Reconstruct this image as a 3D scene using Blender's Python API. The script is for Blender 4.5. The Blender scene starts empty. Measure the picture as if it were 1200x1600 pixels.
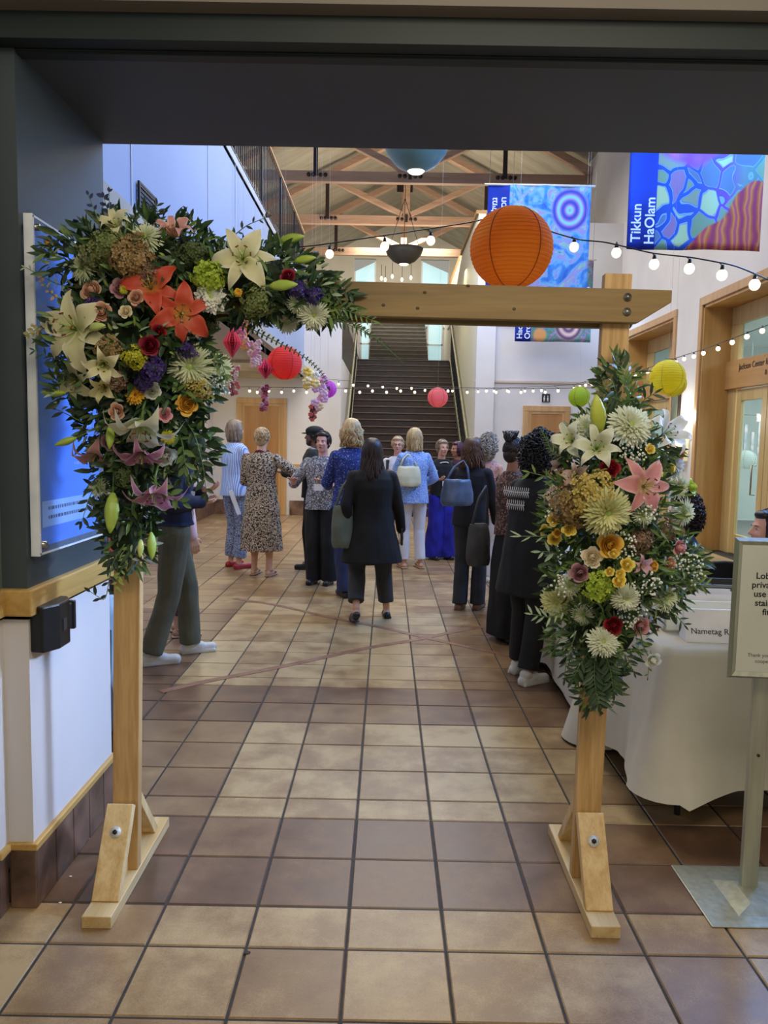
import bpy, math, random
from math import sin, cos, pi, radians, sqrt
from mathutils import Vector, Matrix, Quaternion, noise
import numpy as np
random.seed(7)
S = bpy.context.scene
C = S.collection
# ------------------------------------------------------------------ camera
CF, CH, CP, CR, CY = 1213.0, 1.546, .0915, .0177, -.0025
_F = Vector((sin(CY)*cos(CP), cos(CY)*cos(CP), -sin(CP)))
_R0 = Vector((cos(CY), -sin(CY), 0)); _U0 = _R0.cross(_F)
_R = cos(CR)*_R0 + sin(CR)*_U0
_U = -sin(CR)*_R0 + cos(CR)*_U0
cd = bpy.data.cameras.new('camera'); cam = bpy.data.objects.new('camera', cd); C.objects.link(cam)
cd.sensor_fit = 'VERTICAL'; cd.sensor_height = 24.0; cd.sensor_width = 18.0
cd.lens = 24.0*CF/1600; cd.clip_end = 200; cd.clip_start = .05
cam.matrix_world = Matrix(((_R.x, _U.x, -_F.x, 0), (_R.y, _U.y, -_F.y, 0), (_R.z, _U.z, -_F.z, CH), (0, 0, 0, 1)))
S.camera = cam
def at(x, y, Y):
    "world point seen at photo pixel x,y at distance Y"
    d = _F + _R*((x-600)/CF) + _U*((800-y)/CF)
    return Vector((0, 0, CH)) + d*(Y/d.y)
# ------------------------------------------------------------------ light
S.view_settings.view_transform = 'Standard'; S.view_settings.look = 'None'
S.view_settings.gamma = 1; S.view_settings.use_curve_mapping = False
S.view_settings.exposure = 0.0
w = bpy.data.worlds.new('world'); S.world = w; w.use_nodes = True
w.node_tree.nodes['Background'].inputs[0].default_value = (1, .94, .82, 1)
w.node_tree.nodes['Background'].inputs[1].default_value = .34
def area(name, loc, target, sx, sy, watts, col):
    l = bpy.data.lights.new(name, 'AREA'); l.shape = 'RECTANGLE'; l.size = sx; l.size_y = sy
    l.energy = watts; l.color = col
    o = bpy.data.objects.new(name, l); C.objects.link(o); o.location = loc
    o.rotation_euler = (Vector(target)-Vector(loc)).to_track_quat('-Z', 'Y').to_euler()
    return o
def point(name, loc, watts, col, r=.05):
    l = bpy.data.lights.new(name, 'POINT'); l.energy = watts; l.color = col; l.shadow_soft_size = r
    o = bpy.data.objects.new(name, l); C.objects.link(o); o.location = loc
    return o
area('foyer_light', (.55, .35, 3.1), (.35, 2.9, .7), 1.4, .7, 34, (1, .87, .68))
area('hall_light', (.5, 8, 7.2), (.5, 8, 0), 3, 6, 290, (1, .94, .84))
area('hall_light', (.5, 14, 7.2), (.5, 14, 0), 3, 4, 260, (1, .94, .84))
area('stair_light', (.4, 26, 8.2), (.4, 28, 3), 3, 3, 330, (1, .95, .85))
area('upper_blue_fill', (4.45, 7.0, 5.9), (-2.4, 7.0, 4.2), 4.2, 1.6, 620, (.14, .40, 1))  # added blue lamp high on the right, no window modelled there
area('balcony_blue_fill', (-2.75, 15, 7.0), (-3.5, 15, 5.0), .8, 16, 300, (.45, .62, 1))  # added bluish lamp to brighten the wall behind the railing
d_ = area('pillar_blue_fill', (2.9, 3.4, 2.60), (-1.13, 2.75, .95), .6, .4, 15, (.42, .6, 1)); d_.data.spread = radians(50)  # added narrow blue lamp tinting the pillar side, no window behind it
area('aisle_light', (-2.6, 13.2, 2.74), (-2.6, 13.2, 0), .9, 2.5, 38, (1, .88, .66))
area('aisle_light', (-2.6, 7, 2.74), (-2.6, 7, 0), .9, 4, 35, (.9, .92, 1))
area('roof_wash', (.5, 21, 5.6), (.5, 22.5, 10), 4, 4, 240, (1, .9, .75))
area('glass_room_light', (7.2, 10.5, 3.2), (7.2, 10.5, 0), 3, 6, 330, (.97, 1, .98))
area('stair_wall_light', (1.1, 18.5, 5.3), (1.75, 18.5, 3.4), .4, 3, 22, (1, .93, .55))
area('end_window_light', (.4, 36, 9.5), (.4, 34, 6), 4, 3, 200, (.7, .9, 1))
# ------------------------------------------------------------------ materials
MATS = {}
def srgb(h):
    if isinstance(h, str):
        h = h.lstrip('#'); c = [int(h[i:i+2], 16)/255 for i in (0, 2, 4)]
    else: c = h
    return tuple((v/12.92 if v <= .04045 else ((v+.055)/1.055)**2.4) for v in c)+(1,)
def newmat(name):
    m = bpy.data.materials.new(name); m.use_nodes = True
    nt = m.node_tree; b = nt.nodes['Principled BSDF']
    return m, nt, b
def mat(name, c1, c2=None, scale=8, rough=.6, metal=0, bump=0, stretch=(1, 1, 1), emit=0, trans=0, lo=.35, hi=.65, kind='noise', detail=4, bscale=None, spec=None, subsurf=0, distort=0):
    "procedural two colour material"
    if name in MATS: return MATS[name]
    m, nt, b = newmat(name); N = nt.nodes; L = nt.links
    c1 = srgb(c1)
    c2 = srgb(c2) if c2 is not None else tuple(min(1, v*.86) for v in c1[:3])+(1,)
    tc = N.new('ShaderNodeTexCoord'); mp = N.new('ShaderNodeMapping'); mp.inputs['Scale'].default_value = stretch
    L.new(tc.outputs['Object'], mp.inputs[0])
    if kind == 'noise':
        t = N.new('ShaderNodeTexNoise'); t.inputs['Scale'].default_value = scale; t.inputs['Detail'].default_value = detail
        t.inputs['Distortion'].default_value = distort
        fac = t.outputs['Fac']
    elif kind == 'voronoi':
        t = N.new('ShaderNodeTexVoronoi'); t.inputs['Scale'].default_value = scale; fac = t.outputs['Distance']
    elif kind == 'wave':
        t = N.new('ShaderNodeTexWave'); t.inputs['Scale'].default_value = scale; t.inputs['Distortion'].default_value = distort
        t.inputs['Detail'].default_value = detail; fac = t.outputs['Fac']
    L.new(mp.outputs[0], t.inputs['Vector'])
    r = N.new('ShaderNodeValToRGB'); r.color_ramp.elements[0].position = lo; r.color_ramp.elements[1].position = hi
    r.color_ramp.elements[0].color = c1; r.color_ramp.elements[1].color = c2
    L.new(fac, r.inputs[0]); L.new(r.outputs[0], b.inputs['Base Color'])
    b.inputs['Roughness'].default_value = rough; b.inputs['Metallic'].default_value = metal
    if spec is not None: b.inputs['Specular IOR Level'].default_value = spec
    if emit:
        L.new(r.outputs[0], b.inputs['Emission Color']); b.inputs['Emission Strength'].default_value = emit
    if trans: b.inputs['Transmission Weight'].default_value = trans
    if subsurf:
        b.inputs['Subsurface Weight'].default_value = subsurf; b.inputs['Subsurface Radius'].default_value = (.01, .006, .003)
    if bump:
        t2 = N.new('ShaderNodeTexNoise'); t2.inputs['Scale'].default_value = bscale or scale*4; t2.inputs['Detail'].default_value = 3
        L.new(mp.outputs[0], t2.inputs['Vector'])
        bp = N.new('ShaderNodeBump'); bp.inputs['Strength'].default_value = bump; bp.inputs['Distance'].default_value = .01
        L.new(t2.outputs['Fac'], bp.inputs['Height']); L.new(bp.outputs[0], b.inputs['Normal'])
    MATS[name] = m; return m
def wood(name, c1, c2, axis='Z', scale=22, rough=.55):
    if name in MATS: return MATS[name]
    st = {'X': (.07, 1, 1), 'Y': (1, .07, 1), 'Z': (1, 1, .07)}[axis]
    m, nt, b = newmat(name); N = nt.nodes; L = nt.links
    tc = N.new('ShaderNodeTexCoord'); mp = N.new('ShaderNodeMapping'); mp.inputs['Scale'].default_value = st
    L.new(tc.outputs['Object'], mp.inputs[0])
    t = N.new('ShaderNodeTexNoise'); t.inputs['Scale'].default_value = scale; t.inputs['Detail'].default_value = 6; t.inputs['Distortion'].default_value = .6
    L.new(mp.outputs[0], t.inputs['Vector'])
    g = N.new('ShaderNodeTexNoise'); g.inputs['Scale'].default_value = scale*7; g.inputs['Detail'].default_value = 2
    L.new(mp.outputs[0], g.inputs['Vector'])
    mx = N.new('ShaderNodeMath'); mx.operation = 'MULTIPLY_ADD'; mx.inputs[1].default_value = .35
    L.new(g.outputs['Fac'], mx.inputs[0]); L.new(t.outputs['Fac'], mx.inputs[2])
    r = N.new('ShaderNodeValToRGB'); r.color_ramp.elements[0].position = .5; r.color_ramp.elements[1].position = .85
    r.color_ramp.elements[0].color = srgb(c1); r.color_ramp.elements[1].color = srgb(c2)
    L.new(mx.outputs[0], r.inputs[0]); L.new(r.outputs[0], b.inputs['Base Color']); b.inputs['Roughness'].default_value = rough
    MATS[name] = m; return m
def petalmat(name, base, mid, tip, edge=None, rough=.55, speck=None):
    "colour along the petal (uv y) and towards its margins (uv x)"
    if name in MATS: return MATS[name]
    m, nt, b = newmat(name); N = nt.nodes; L = nt.links
    uv = N.new('ShaderNodeUVMap'); sx = N.new('ShaderNodeSeparateXYZ'); L.new(uv.outputs[0], sx.inputs[0])
    r = N.new('ShaderNodeValToRGB'); e = r.color_ramp.elements; e[0].position = .0; e[0].color = srgb(base)
    e[1].position = 1; e[1].color = srgb(tip); k = e.new(.35); k.color = srgb(mid)
    L.new(sx.outputs['Y'], r.inputs[0]); out = r.outputs[0]
    if edge:
        a = N.new('ShaderNodeMath'); a.operation = 'SUBTRACT'; a.inputs[1].default_value = .5; L.new(sx.outputs['X'], a.inputs[0])
        c = N.new('ShaderNodeMath'); c.operation = 'ABSOLUTE'; L.new(a.outputs[0], c.inputs[0])
        rr = N.new('ShaderNodeMapRange'); rr.inputs[1].default_value = .28; rr.inputs[2].default_value = .5; L.new(c.outputs[0], rr.inputs[0])
        mx = N.new('ShaderNodeMix'); mx.data_type = 'RGBA'; L.new(rr.outputs[0], mx.inputs['Factor']); L.new(out, mx.inputs['A'])
        mx.inputs['B'].default_value = srgb(edge); out = mx.outputs['Result']
    if speck:
        v = N.new('ShaderNodeTexVoronoi'); v.inputs['Scale'].default_value = 90; tc = N.new('ShaderNodeTexCoord'); L.new(tc.outputs['Object'], v.inputs['Vector'])
        rr = N.new('ShaderNodeMapRange'); rr.inputs[1].default_value = .22; rr.inputs[2].default_value = .14; L.new(v.outputs['Distance'], rr.inputs[0])
        mx = N.new('ShaderNodeMix'); mx.data_type = 'RGBA'; L.new(rr.outputs[0], mx.inputs['Factor']); L.new(out, mx.inputs['A'])
        mx.inputs['B'].default_value = srgb(speck); out = mx.outputs['Result']
    L.new(out, b.inputs['Base Color']); b.inputs['Roughness'].default_value = rough
    tr = N.new('ShaderNodeBsdfTranslucent'); L.new(out, tr.inputs[0])
    ms = N.new('ShaderNodeMixShader'); ms.inputs[0].default_value = .28
    L.new(b.outputs[0], ms.inputs[1]); L.new(tr.outputs[0], ms.inputs[2])
    L.new(ms.outputs[0], N['Material Output'].inputs[0])
    MATS[name] = m; return m
def glassmat(name, col, alpha=.25, rough=.05):
    if name in MATS: return MATS[name]
    m, nt, b = newmat(name); N = nt.nodes; L = nt.links
    b.inputs['Base Color'].default_value = srgb(col); b.inputs['Roughness'].default_value = rough
    t = N.new('ShaderNodeBsdfTransparent'); t.inputs[0].default_value = srgb(col)
    nz = N.new('ShaderNodeTexNoise'); nz.inputs['Scale'].default_value = 1.5
    mr = N.new('ShaderNodeMapRange'); mr.inputs[3].default_value = alpha*.8; mr.inputs[4].default_value = alpha*1.2; L.new(nz.outputs['Fac'], mr.inputs[0])
    ms = N.new('ShaderNodeMixShader'); L.new(mr.outputs[0], ms.inputs[0])
    L.new(t.outputs[0], ms.inputs[1]); L.new(b.outputs[0], ms.inputs[2]); L.new(ms.outputs[0], N['Material Output'].inputs[0])
    MATS[name] = m; return m
# ------------------------------------------------------------------ mesh helpers
class MB:
    def __init__(s): s.v = []; s.f = []; s.uv = {}
    def add(s, vs, fs, uvs=None):
        o = len(s.v); s.v += [tuple(p) for p in vs]
        for i, f in enumerate(fs):
            s.f.append(tuple(a+o for a in f))
        if uvs:
            for i, u in enumerate(uvs): s.uv[o+i] = u
        return s
    def box(s, c, d, rot=None, top=1.0):
        x, y, z = d[0]/2, d[1]/2, d[2]/2
        vs = [Vector(p) for p in ((-x, -y, -z), (x, -y, -z), (x, y, -z), (-x, y, -z), (-x*top, -y*top, z), (x*top, -y*top, z), (x*top, y*top, z), (-x*top, y*top, z))]
        if rot is not None: vs = [rot @ v for v in vs]
        c = Vector(c)
        return s.add([v+c for v in vs], [(0, 3, 2, 1), (4, 5, 6, 7), (0, 1, 5, 4), (1, 2, 6, 5), (2, 3, 7, 6), (3, 0, 4, 7)])
    def bx(s, x0, x1, y0, y1, z0, z1):
        return s.box(((x0+x1)/2, (y0+y1)/2, (z0+z1)/2), (abs(x1-x0), abs(y1-y0), abs(z1-z0)))
    def beam(s, a, b, wd, ht, up=Vector((0, 0, 1))):
        a, b = Vector(a), Vector(b); d = (b-a); l = d.length; d.normalize()
        sd = d.cross(up)
        if sd.length < 1e-4: sd = Vector((1, 0, 0))
        sd.normalize(); u = sd.cross(d).normalized()
        M = Matrix((sd, d, u)).transposed()
        return s.box((a+b)/2, (wd, l, ht), M)
    def tube(s, pts, r, n=8, cap=True, flat=1.0, flatdir=None):
        pts = [Vector(p) for p in pts]; k = len(pts)
        rs = r if hasattr(r, '__len__') else [r]*k
        t = (pts[1]-pts[0]).normalized()
        a = Vector(flatdir) if flatdir is not None else (Vector((0, 0, 1)) if abs(t.z) < .9 else Vector((1, 0, 0)))
        vs = []; fs = []
        nrm = (a - a.dot(t)*t).normalized()
        for i in range(k):
            if i == 0: t = pts[1]-pts[0]
            elif i == k-1: t = pts[-1]-pts[-2]
            else: t = pts[i+1]-pts[i-1]
            if t.length < 1e-9: t = Vector((0, 0, 1))
            t.normalize()
            q = nrm - nrm.dot(t)*t
            if q.length > 1e-6: nrm = q.normalized()
            bn = t.cross(nrm)
            for j in range(n):
                th = 2*pi*j/n
                vs.append(pts[i] + (nrm*cos(th)*flat + bn*sin(th))*rs[i])
        for i in range(k-1):
            for j in range(n):
                j2 = (j+1) % n
                fs.append((i*n+j, i*n+j2, (i+1)*n+j2, (i+1)*n+j))
        if cap:
            fs.append(tuple(range(n-1, -1, -1))); fs.append(tuple((k-1)*n+j for j in range(n)))
        return s.add(vs, fs)
    def cone(s, a, b, ra, rb, n=14):
        "capsule with two radii"
        a, b = Vector(a), Vector(b); d = b-a
        if d.length < 1e-6: return s.ell(a, (ra, ra, ra))
        d.normalize(); P = []; R = []
        for i in range(5):
            t = -pi/2 + i*pi/2/4; P.append(a + d*sin(t)*ra); R.append(max(1e-4, cos(t)*ra))
        for i in range(5):
            t = i*pi/2/4; P.append(b + d*sin(t)*rb); R.append(max(1e-4, cos(t)*rb))
        return s.tube(P, R, n)
    def limb(s, pts, rs, n=14):
        for i in range(len(pts)-1): s.cone(pts[i], pts[i+1], rs[i], rs[i+1], n)
        return s
    def ell(s, c, r, nu=16, nv=10, rot=None):
        c = Vector(c); vs = []; fs = []
        for i in range(nv+1):
            ph = -pi/2 + pi*i/nv
            for j in range(nu):
                th = 2*pi*j/nu
                p = Vector((r[0]*cos(ph)*cos(th), r[1]*cos(ph)*sin(th), r[2]*sin(ph)))
                if rot is not None: p = rot @ p
                vs.append(p+c)
        for i in range(nv):
            for j in range(nu):
                fs.append((i*nu+j, i*nu+(j+1) % nu, (i+1)*nu+(j+1) % nu, (i+1)*nu+j))
        return s.add(vs, fs)
    def loft(s, rings, n=24, cap=True, fold=None):
        "rings: (cx,cy,z,rx,ry); fold(th,t) multiplies radius"
        vs = []; fs = []; k = len(rings)
        for i, (cx, cy, z, rx, ry) in enumerate(rings):
            for j in range(n):
                th = 2*pi*j/n; m = fold(th, i/(k-1)) if fold else 1
                vs.append((cx+rx*cos(th)*m, cy+ry*sin(th)*m, z))
        for i in range(k-1):
            for j in range(n):
                fs.append((i*n+j, i*n+(j+1) % n, (i+1)*n+(j+1) % n, (i+1)*n+j))
        if cap:
            fs.append(tuple(range(n-1, -1, -1))); fs.append(tuple((k-1)*n+j for j in range(n)))
        return s.add(vs, fs)
    def lathe(s, prof, c=(0, 0, 0), n=24, cap=False):
        return s.loft([(c[0], c[1], c[2]+z, r, r) for r, z in prof], n, cap)
    def grid(s, fn, nu, nv):
        vs = []; fs = []; uv = []
        for i in range(nv+1):
            for j in range(nu+1):
                vs.append(fn(j/nu, i/nv)); uv.append((j/nu, i/nv))
        for i in range(nv):
            for j in range(nu):
                a = i*(nu+1)+j; fs.append((a, a+1, a+nu+2, a+nu+1))
        return s.add(vs, fs, uv)
    def prism(s, poly, fn0, fn1):
        "poly: 2d points; fn0/fn1 map them to the two end faces"
        n = len(poly); vs = [fn0(*p) for p in poly]+[fn1(*p) for p in poly]
        fs = [tuple(range(n-1, -1, -1)), tuple(range(n, 2*n))]
        for i in range(n): fs.append((i, (i+1) % n, n+(i+1) % n, n+i))
        return s.add(vs, fs)
    def build(s, name, m, parent=None, smooth=True, bevel=0, loc=None, solid=0):
        me = bpy.data.meshes.new(name); me.from_pydata(s.v, [], s.f); me.validate(clean_customdata=False)
        if m: me.materials.append(m)
        if smooth: me.polygons.foreach_set('use_smooth', [True]*len(me.polygons))
        if s.uv:
            ul = me.uv_layers.new(name='UVMap'); ar = np.zeros(len(me.loops)*2, dtype=np.float32)
            vi = np.zeros(len(me.loops), dtype=np.int32); me.loops.foreach_get('vertex_index', vi)
            tab = np.zeros((len(s.v), 2), dtype=np.float32)
            for k_, u in s.uv.items(): tab[k_] = u
            ul.data.foreach_set('uv', tab[vi].ravel())
        o = bpy.data.objects.new(name, me); C.objects.link(o)
        if parent: o.parent = parent
        if loc is not None: o.location = loc
        if bevel:
            b = o.modifiers.new('bevel', 'BEVEL'); b.width = bevel; b.segments = 2; b.limit_method = 'ANGLE'; b.angle_limit = radians(50)
        if solid:
            b = o.modifiers.new('solid', 'SOLIDIFY'); b.thickness = solid; b.offset = 0
        return o
def remesh(mb, name, m, parent, voxel=.008, sm=3, wrinkle=0, wscale=14, cutfn=None):
    "union of overlapping closed shapes as one continuous surface"
    me = bpy.data.meshes.new('tmp'); me.from_pydata(mb.v, [], mb.f); me.validate()
    o = bpy.data.objects.new('tmp', me); C.objects.link(o)
    md = o.modifiers.new('r', 'REMESH'); md.mode = 'VOXEL'; md.voxel_size = voxel
    if sm:
        s2 = o.modifiers.new('s', 'SMOOTH'); s2.factor = .5; s2.iterations = sm
    dg = bpy.context.evaluated_depsgraph_get(); dg.update()
    me2 = bpy.data.meshes.new_from_object(o.evaluated_get(dg))
    bpy.data.objects.remove(o); bpy.data.meshes.remove(me)
    me2.name = name; me2.materials.clear()
    if m: me2.materials.append(m)
    if wrinkle:
        n = len(me2.vertices); co = np.zeros(n*3, dtype=np.float32); me2.vertices.foreach_get('co', co); co = co.reshape(-1, 3)
        nr = np.zeros(n*3, dtype=np.float32); me2.vertex_normals.foreach_get('vector', nr); nr = nr.reshape(-1, 3)
        off = random.random()*50
        d = np.array([noise.noise(Vector((p[0]*wscale+off, p[1]*wscale, p[2]*wscale*.45))) for p in co], dtype=np.float32)
        co += nr*(d*wrinkle)[:, None]; me2.vertices.foreach_set('co', co.ravel())
    me2.polygons.foreach_set('use_smooth', [True]*len(me2.polygons))
    o = bpy.data.objects.new(name, me2); C.objects.link(o)
    if parent: o.parent = parent
    return o
def tag(o, label=None, cat=None, group=None, kind=None):
    if label: o['label'] = label
    if cat: o['category'] = cat
    if group: o['group'] = group
    if kind: o['kind'] = kind
    return o
def empty(name, loc=(0, 0, 0), label=None, cat=None, group=None, rz=0, kind=None):
    o = bpy.data.objects.new(name, None); o.empty_display_size = .05; C.objects.link(o)
    o.location = loc; o.rotation_euler = (0, 0, rz)
    return tag(o, label, cat, group, kind)
def struct(o): o['kind'] = 'structure'; return o
def text(name, body, size, M, m, parent=None, ext=.0008, align='LEFT', spacing=1.0, bold=0):
    cu = bpy.data.curves.new('t', 'FONT'); cu.body = body; cu.size = size; cu.extrude = ext; cu.align_x = align
    cu.space_line = spacing; cu.offset = bold
    o = bpy.data.objects.new('t', cu); C.objects.link(o)
    dg = bpy.context.evaluated_depsgraph_get(); dg.update()
    me = bpy.data.meshes.new_from_object(o.evaluated_get(dg)); bpy.data.objects.remove(o)
    me.name = name; me.materials.clear(); me.materials.append(m)
    o = bpy.data.objects.new(name, me); C.objects.link(o)
    if parent: o.parent = parent
    o.matrix_local = M
    return o
def frame(origin, xdir, ydir):
    x = Vector(xdir).normalized(); y = Vector(ydir); y = (y-y.dot(x)*x).normalized(); z = x.cross(y)
    M = Matrix((x, y, z)).transposed().to_4x4(); M.translation = Vector(origin); return M
# ================================================================== SETTING
white = mat('white_paint', '#dcd8d6', '#d2cecc', 1.2, .75)
bluelit = mat('blue_light_tinted_paint', '#98a6c4', '#909ebc', .6, .7)  # blue light on the upper left wall is mixed into its paint
green = mat('dark_green_paint', '#3d474a', '#353f42', 1.5, .55)
slate = mat('slate_paint', '#4c545a', '#454c52', 1.5, .6)
bevel_wood = wood('maple_trim', '#c9a45f', '#b38c48', 'Y', 14, .4)
maple = wood('maple_casing', '#c69f6a', '#b68c58', 'Z', 9, .45)
doorwood = wood('door_veneer', '#b3824a', '#a06e38', 'Z', 7, .45)
# floor: grout slab plus bevelled tiles
grout = mat('grout', '#3c3834', '#2f2c2a', 30, .8)
m, nt, b = newmat('terracotta_tile'); N = nt.nodes; L = nt.links
at_ = N.new('ShaderNodeAttribute'); at_.attribute_name = 'tone'; tc = N.new('ShaderNodeTexCoord')
nz = N.new('ShaderNodeTexNoise'); nz.inputs['Scale'].default_value = 5; nz.inputs['Detail'].default_value = 7; nz.inputs['Roughness'].default_value = .62
L.new(tc.outputs['Object'], nz.inputs['Vector'])
fine = N.new('ShaderNodeTexNoise'); fine.inputs['Scale'].default_value = 160; fine.inputs['Detail'].default_value = 2; L.new(tc.outputs['Object'], fine.inputs['Vector'])
ad = N.new('ShaderNodeMath'); ad.operation = 'MULTIPLY_ADD'; ad.inputs[1].default_value = .72; L.new(nz.outputs['Fac'], ad.inputs[0]); L.new(at_.outputs['Fac'], ad.inputs[2])
a2 = N.new('ShaderNodeMath'); a2.operation = 'MULTIPLY_ADD'; a2.inputs[1].default_value = .16; L.new(fine.outputs['Fac'], a2.inputs[0]); L.new(ad.outputs[0], a2.inputs[2])
cr = N.new('ShaderNodeValToRGB'); e = cr.color_ramp.elements; e[0].position = .30; e[0].color = srgb('#4a392c'); e[1].position = 1.0; e[1].color = srgb('#b39a70')
e.new(.55).color = srgb('#6c503c'); e.new(.82).color = srgb('#8f7351')
L.new(a2.outputs[0], cr.inputs[0]); L.new(cr.outputs[0], b.inputs['Base Color'])
rr = N.new('ShaderNodeMapRange'); rr.inputs[3].default_value = .22; rr.inputs[4].default_value = .5; L.new(nz.outputs['Fac'], rr.inputs[0]); L.new(rr.outputs[0], b.inputs['Roughness'])
bp = N.new('ShaderNodeBump'); bp.inputs['Strength'].default_value = .12; bp.inputs['Distance'].default_value = .004; L.new(nz.outputs['Fac'], bp.inputs['Height']); L.new(bp.outputs[0], b.inputs['Normal'])
TILE = m
struct(MB().bx(-4.2, 5.1, -1.2, 36, -.12, -.004).build('floor', grout, smooth=False))
ys = [1.942, 2.236, 2.448, 2.749, 3.052, 3.229, 3.524, 3.829, 4.132, 4.443, 4.75, 4.925, 5.23]
yy = 1.942
lo_ = []
while yy > -1.1:
    yy -= .302; lo_.append(yy)
ys = lo_[::-1]+ys
k = 0
while ys[-1] < 15.9:
    k += 1; ys.append(ys[-1] + (.176 if k % 6 == 0 else .302))
X0 = -.098; vs = []; fs = []; tone = []; g = .0042
R_ = random.Random(3)
for i in range(len(ys)-1):
    y0, y1 = ys[i], ys[i+1]; ym = (y0+y1)/2
    for j in range(-13, 17):
        x0 = X0+j*.305; x1 = x0+.305; xm = (x0+x1)/2
        if x0 < -3.9 or x1 > 4.95: continue
        if ym < 2.44: t = .42
        elif ym < 3.06: t = .15
        elif ym < 4.15: t = .46
        elif ym < 4.75: t = .20
        else: t = .34
        if ym < 4.9 and (xm < -.72 or xm > 1.05) and ym > 2.45: t -= .14
        if 4.75 < ym < 7.4 and -1.3 < xm < .45: t = .50
        if ym > 4.75 and xm > .72 and ym < 8: t = .18
        if ym > 7.4: t = .38
        if ym > 4.75 and xm < -1.3: t = .34 if ym > 7 else .14
        t += R_.uniform(-.09, .09)
        b0 = len(vs); d = .0035
        vs += [(x0+g, y0+g, -.004), (x1-g, y0+g, -.004), (x1-g, y1-g, -.004), (x0+g, y1-g, -.004),
               (x0+g+d, y0+g+d, 0), (x1-g-d, y0+g+d, 0), (x1-g-d, y1-g-d, 0), (x0+g+d, y1-g-d, 0)]
        fs += [(b0+4, b0+5, b0+6, b0+7), (b0, b0+1, b0+5, b0+4), (b0+1, b0+2, b0+6, b0+5), (b0+2, b0+3, b0+7, b0+6), (b0+3, b0, b0+4, b0+7)]
        tone += [t]*8
me = bpy.data.meshes.new('floor_tiles'); me.from_pydata(vs, [], fs); me.materials.append(TILE)
a = me.attributes.new('tone', 'FLOAT', 'POINT'); a.data.foreach_set('value', tone)
o = bpy.data.objects.new('floor', me); C.objects.link(o); struct(o)
inlay = mat('inlay_brick', '#7b523f', '#93705a', 9, .45)
def band(pts, wd, nm, zt=.0022):
    P = []
    for i in range(len(pts)-1):
        for q in range(8):
            t = q/8; P.append((pts[i][0]*(1-t)+pts[i+1][0]*t, pts[i][1]*(1-t)+pts[i+1][1]*t))
    for _ in range(6):
        P = [P[0]]+[tuple((P[i-1][k]+2*P[i][k]+P[i+1][k])/4 for k in (0, 1)) for i in range(1, len(P)-1)]+[P[-1]]
    mb = MB(); up = []
    for i, p in enumerate(P):
        q = Vector(P[min(i+1, len(P)-1)])-Vector(P[max(i-1, 0)]); n = Vector((-q.y, q.x)).normalized()
        up.append((Vector(p)+n*wd/2, Vector(p)-n*wd/2))
    v = []; f = []
    for a_, b_ in up: v += [(a_.x, a_.y, zt), (b_.x, b_.y, zt), (a_.x, a_.y, -.01), (b_.x, b_.y, -.01)]
    for i in range(len(up)-1):
        k0 = i*4; k1 = k0+4
        f += [(k0, k1, k1+1, k0+1), (k0+2, k0, k1, k1+2), (k0+1, k0+3, k1+3, k1+1)]
    mb.add(v, f); struct(mb.build(nm, inlay, smooth=False))
band([(-1.35, 4.6), (-1.167, 4.788), (-.692, 5.167), (-.116, 5.70), (.253, 5.952), (.722, 6.361), (1.485, 6.823), (2.2, 7.2)], .06, 'floor_inlay')
band([(-1.45, 7.4), (-1.02, 7.149), (-.417, 6.621), (.001, 6.328), (.38, 5.98), (.723, 5.704), (1.2, 5.35), (1.8, 4.9)], .055, 'floor_inlay', .0026)
# pillar / entry side wall
struct(MB().bx(-1.75, -1.13, 2.42, 3.14, .96, 2.75).build('wall_entry', green, smooth=False))
struct(MB().bx(-2.6, -1.21, 2.36, 2.42, .96, 2.75).build('wall_entry_upper', mat('grey_green_paint', '#68706a', '#5c645f', 2, .6), smooth=False))
struct(MB().bx(-1.75, -1.13, 2.42, 3.14, .2, .97).bx(-2.6, -1.21, 2.36, 2.42, .2, .97).build('wall_entry_wainscot', white, smooth=False))
tr = MB().bx(-1.75, -1.105, 2.39, 3.17, .975, 1.06).bx(-2.6, -1.185, 2.335, 2.395, .975, 1.06)
struct(tr.build('trim_1', bevel_wood, smooth=False, bevel=.006))
tr = MB().bx(-1.75, -1.112, 2.405, 3.155, .198, .222).bx(-2.6, -1.195, 2.342, 2.405, .198, .222)
struct(tr.build('trim_2', bevel_wood, smooth=False, bevel=.004))
tb = mat('base_tile', '#8a6a58', '#4a372c', 5.5, .4, bump=.1)
mb = MB()
yq = 2.412
while yq < 3.12:
    mb.bx(-1.2, -1.118, yq+.002, min(yq+.148, 3.147), 0, .198); yq += .15
xq = -1.118
for xa, xb, yf in ((-1.205, -1.12, 2.408), (-1.36, -1.208, 2.348), (-1.512, -1.364, 2.348), (-1.7, -1.516, 2.348), (-2.6, -1.704, 2.348)): mb.bx(xa, xb, yf, yf+.06, 0, .198)
struct(mb.build('baseboard_entry', tb, smooth=False, bevel=.004))
# header beam over the opening, sloping soffit exactly level
struct(MB().bx(-4.5, 5.6, 2.42, 3.17, 2.69, 4.6).build('wall_header', slate, smooth=False))
struct(MB().bx(-4.5, 5.6, 2.36, 2.425, 2.69, 2.765).bx(-4.5, 5.6, 2.43, 2.47, 2.68, 2.70).build('trim_3', mat('dark_teal_trim', '#1a2626', '#152020', 2, .55), smooth=False))
struct(MB().bx(-4.5, 5.6, 2.30, 2.42, 2.765, 4.6).bx(-4.5, 5.6, 2.24, 2.30, 2.90, 4.6).build('wall_header_upper', mat('beige_paint', '#7a7269', '#716a61', 1, .7), smooth=False))
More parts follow.
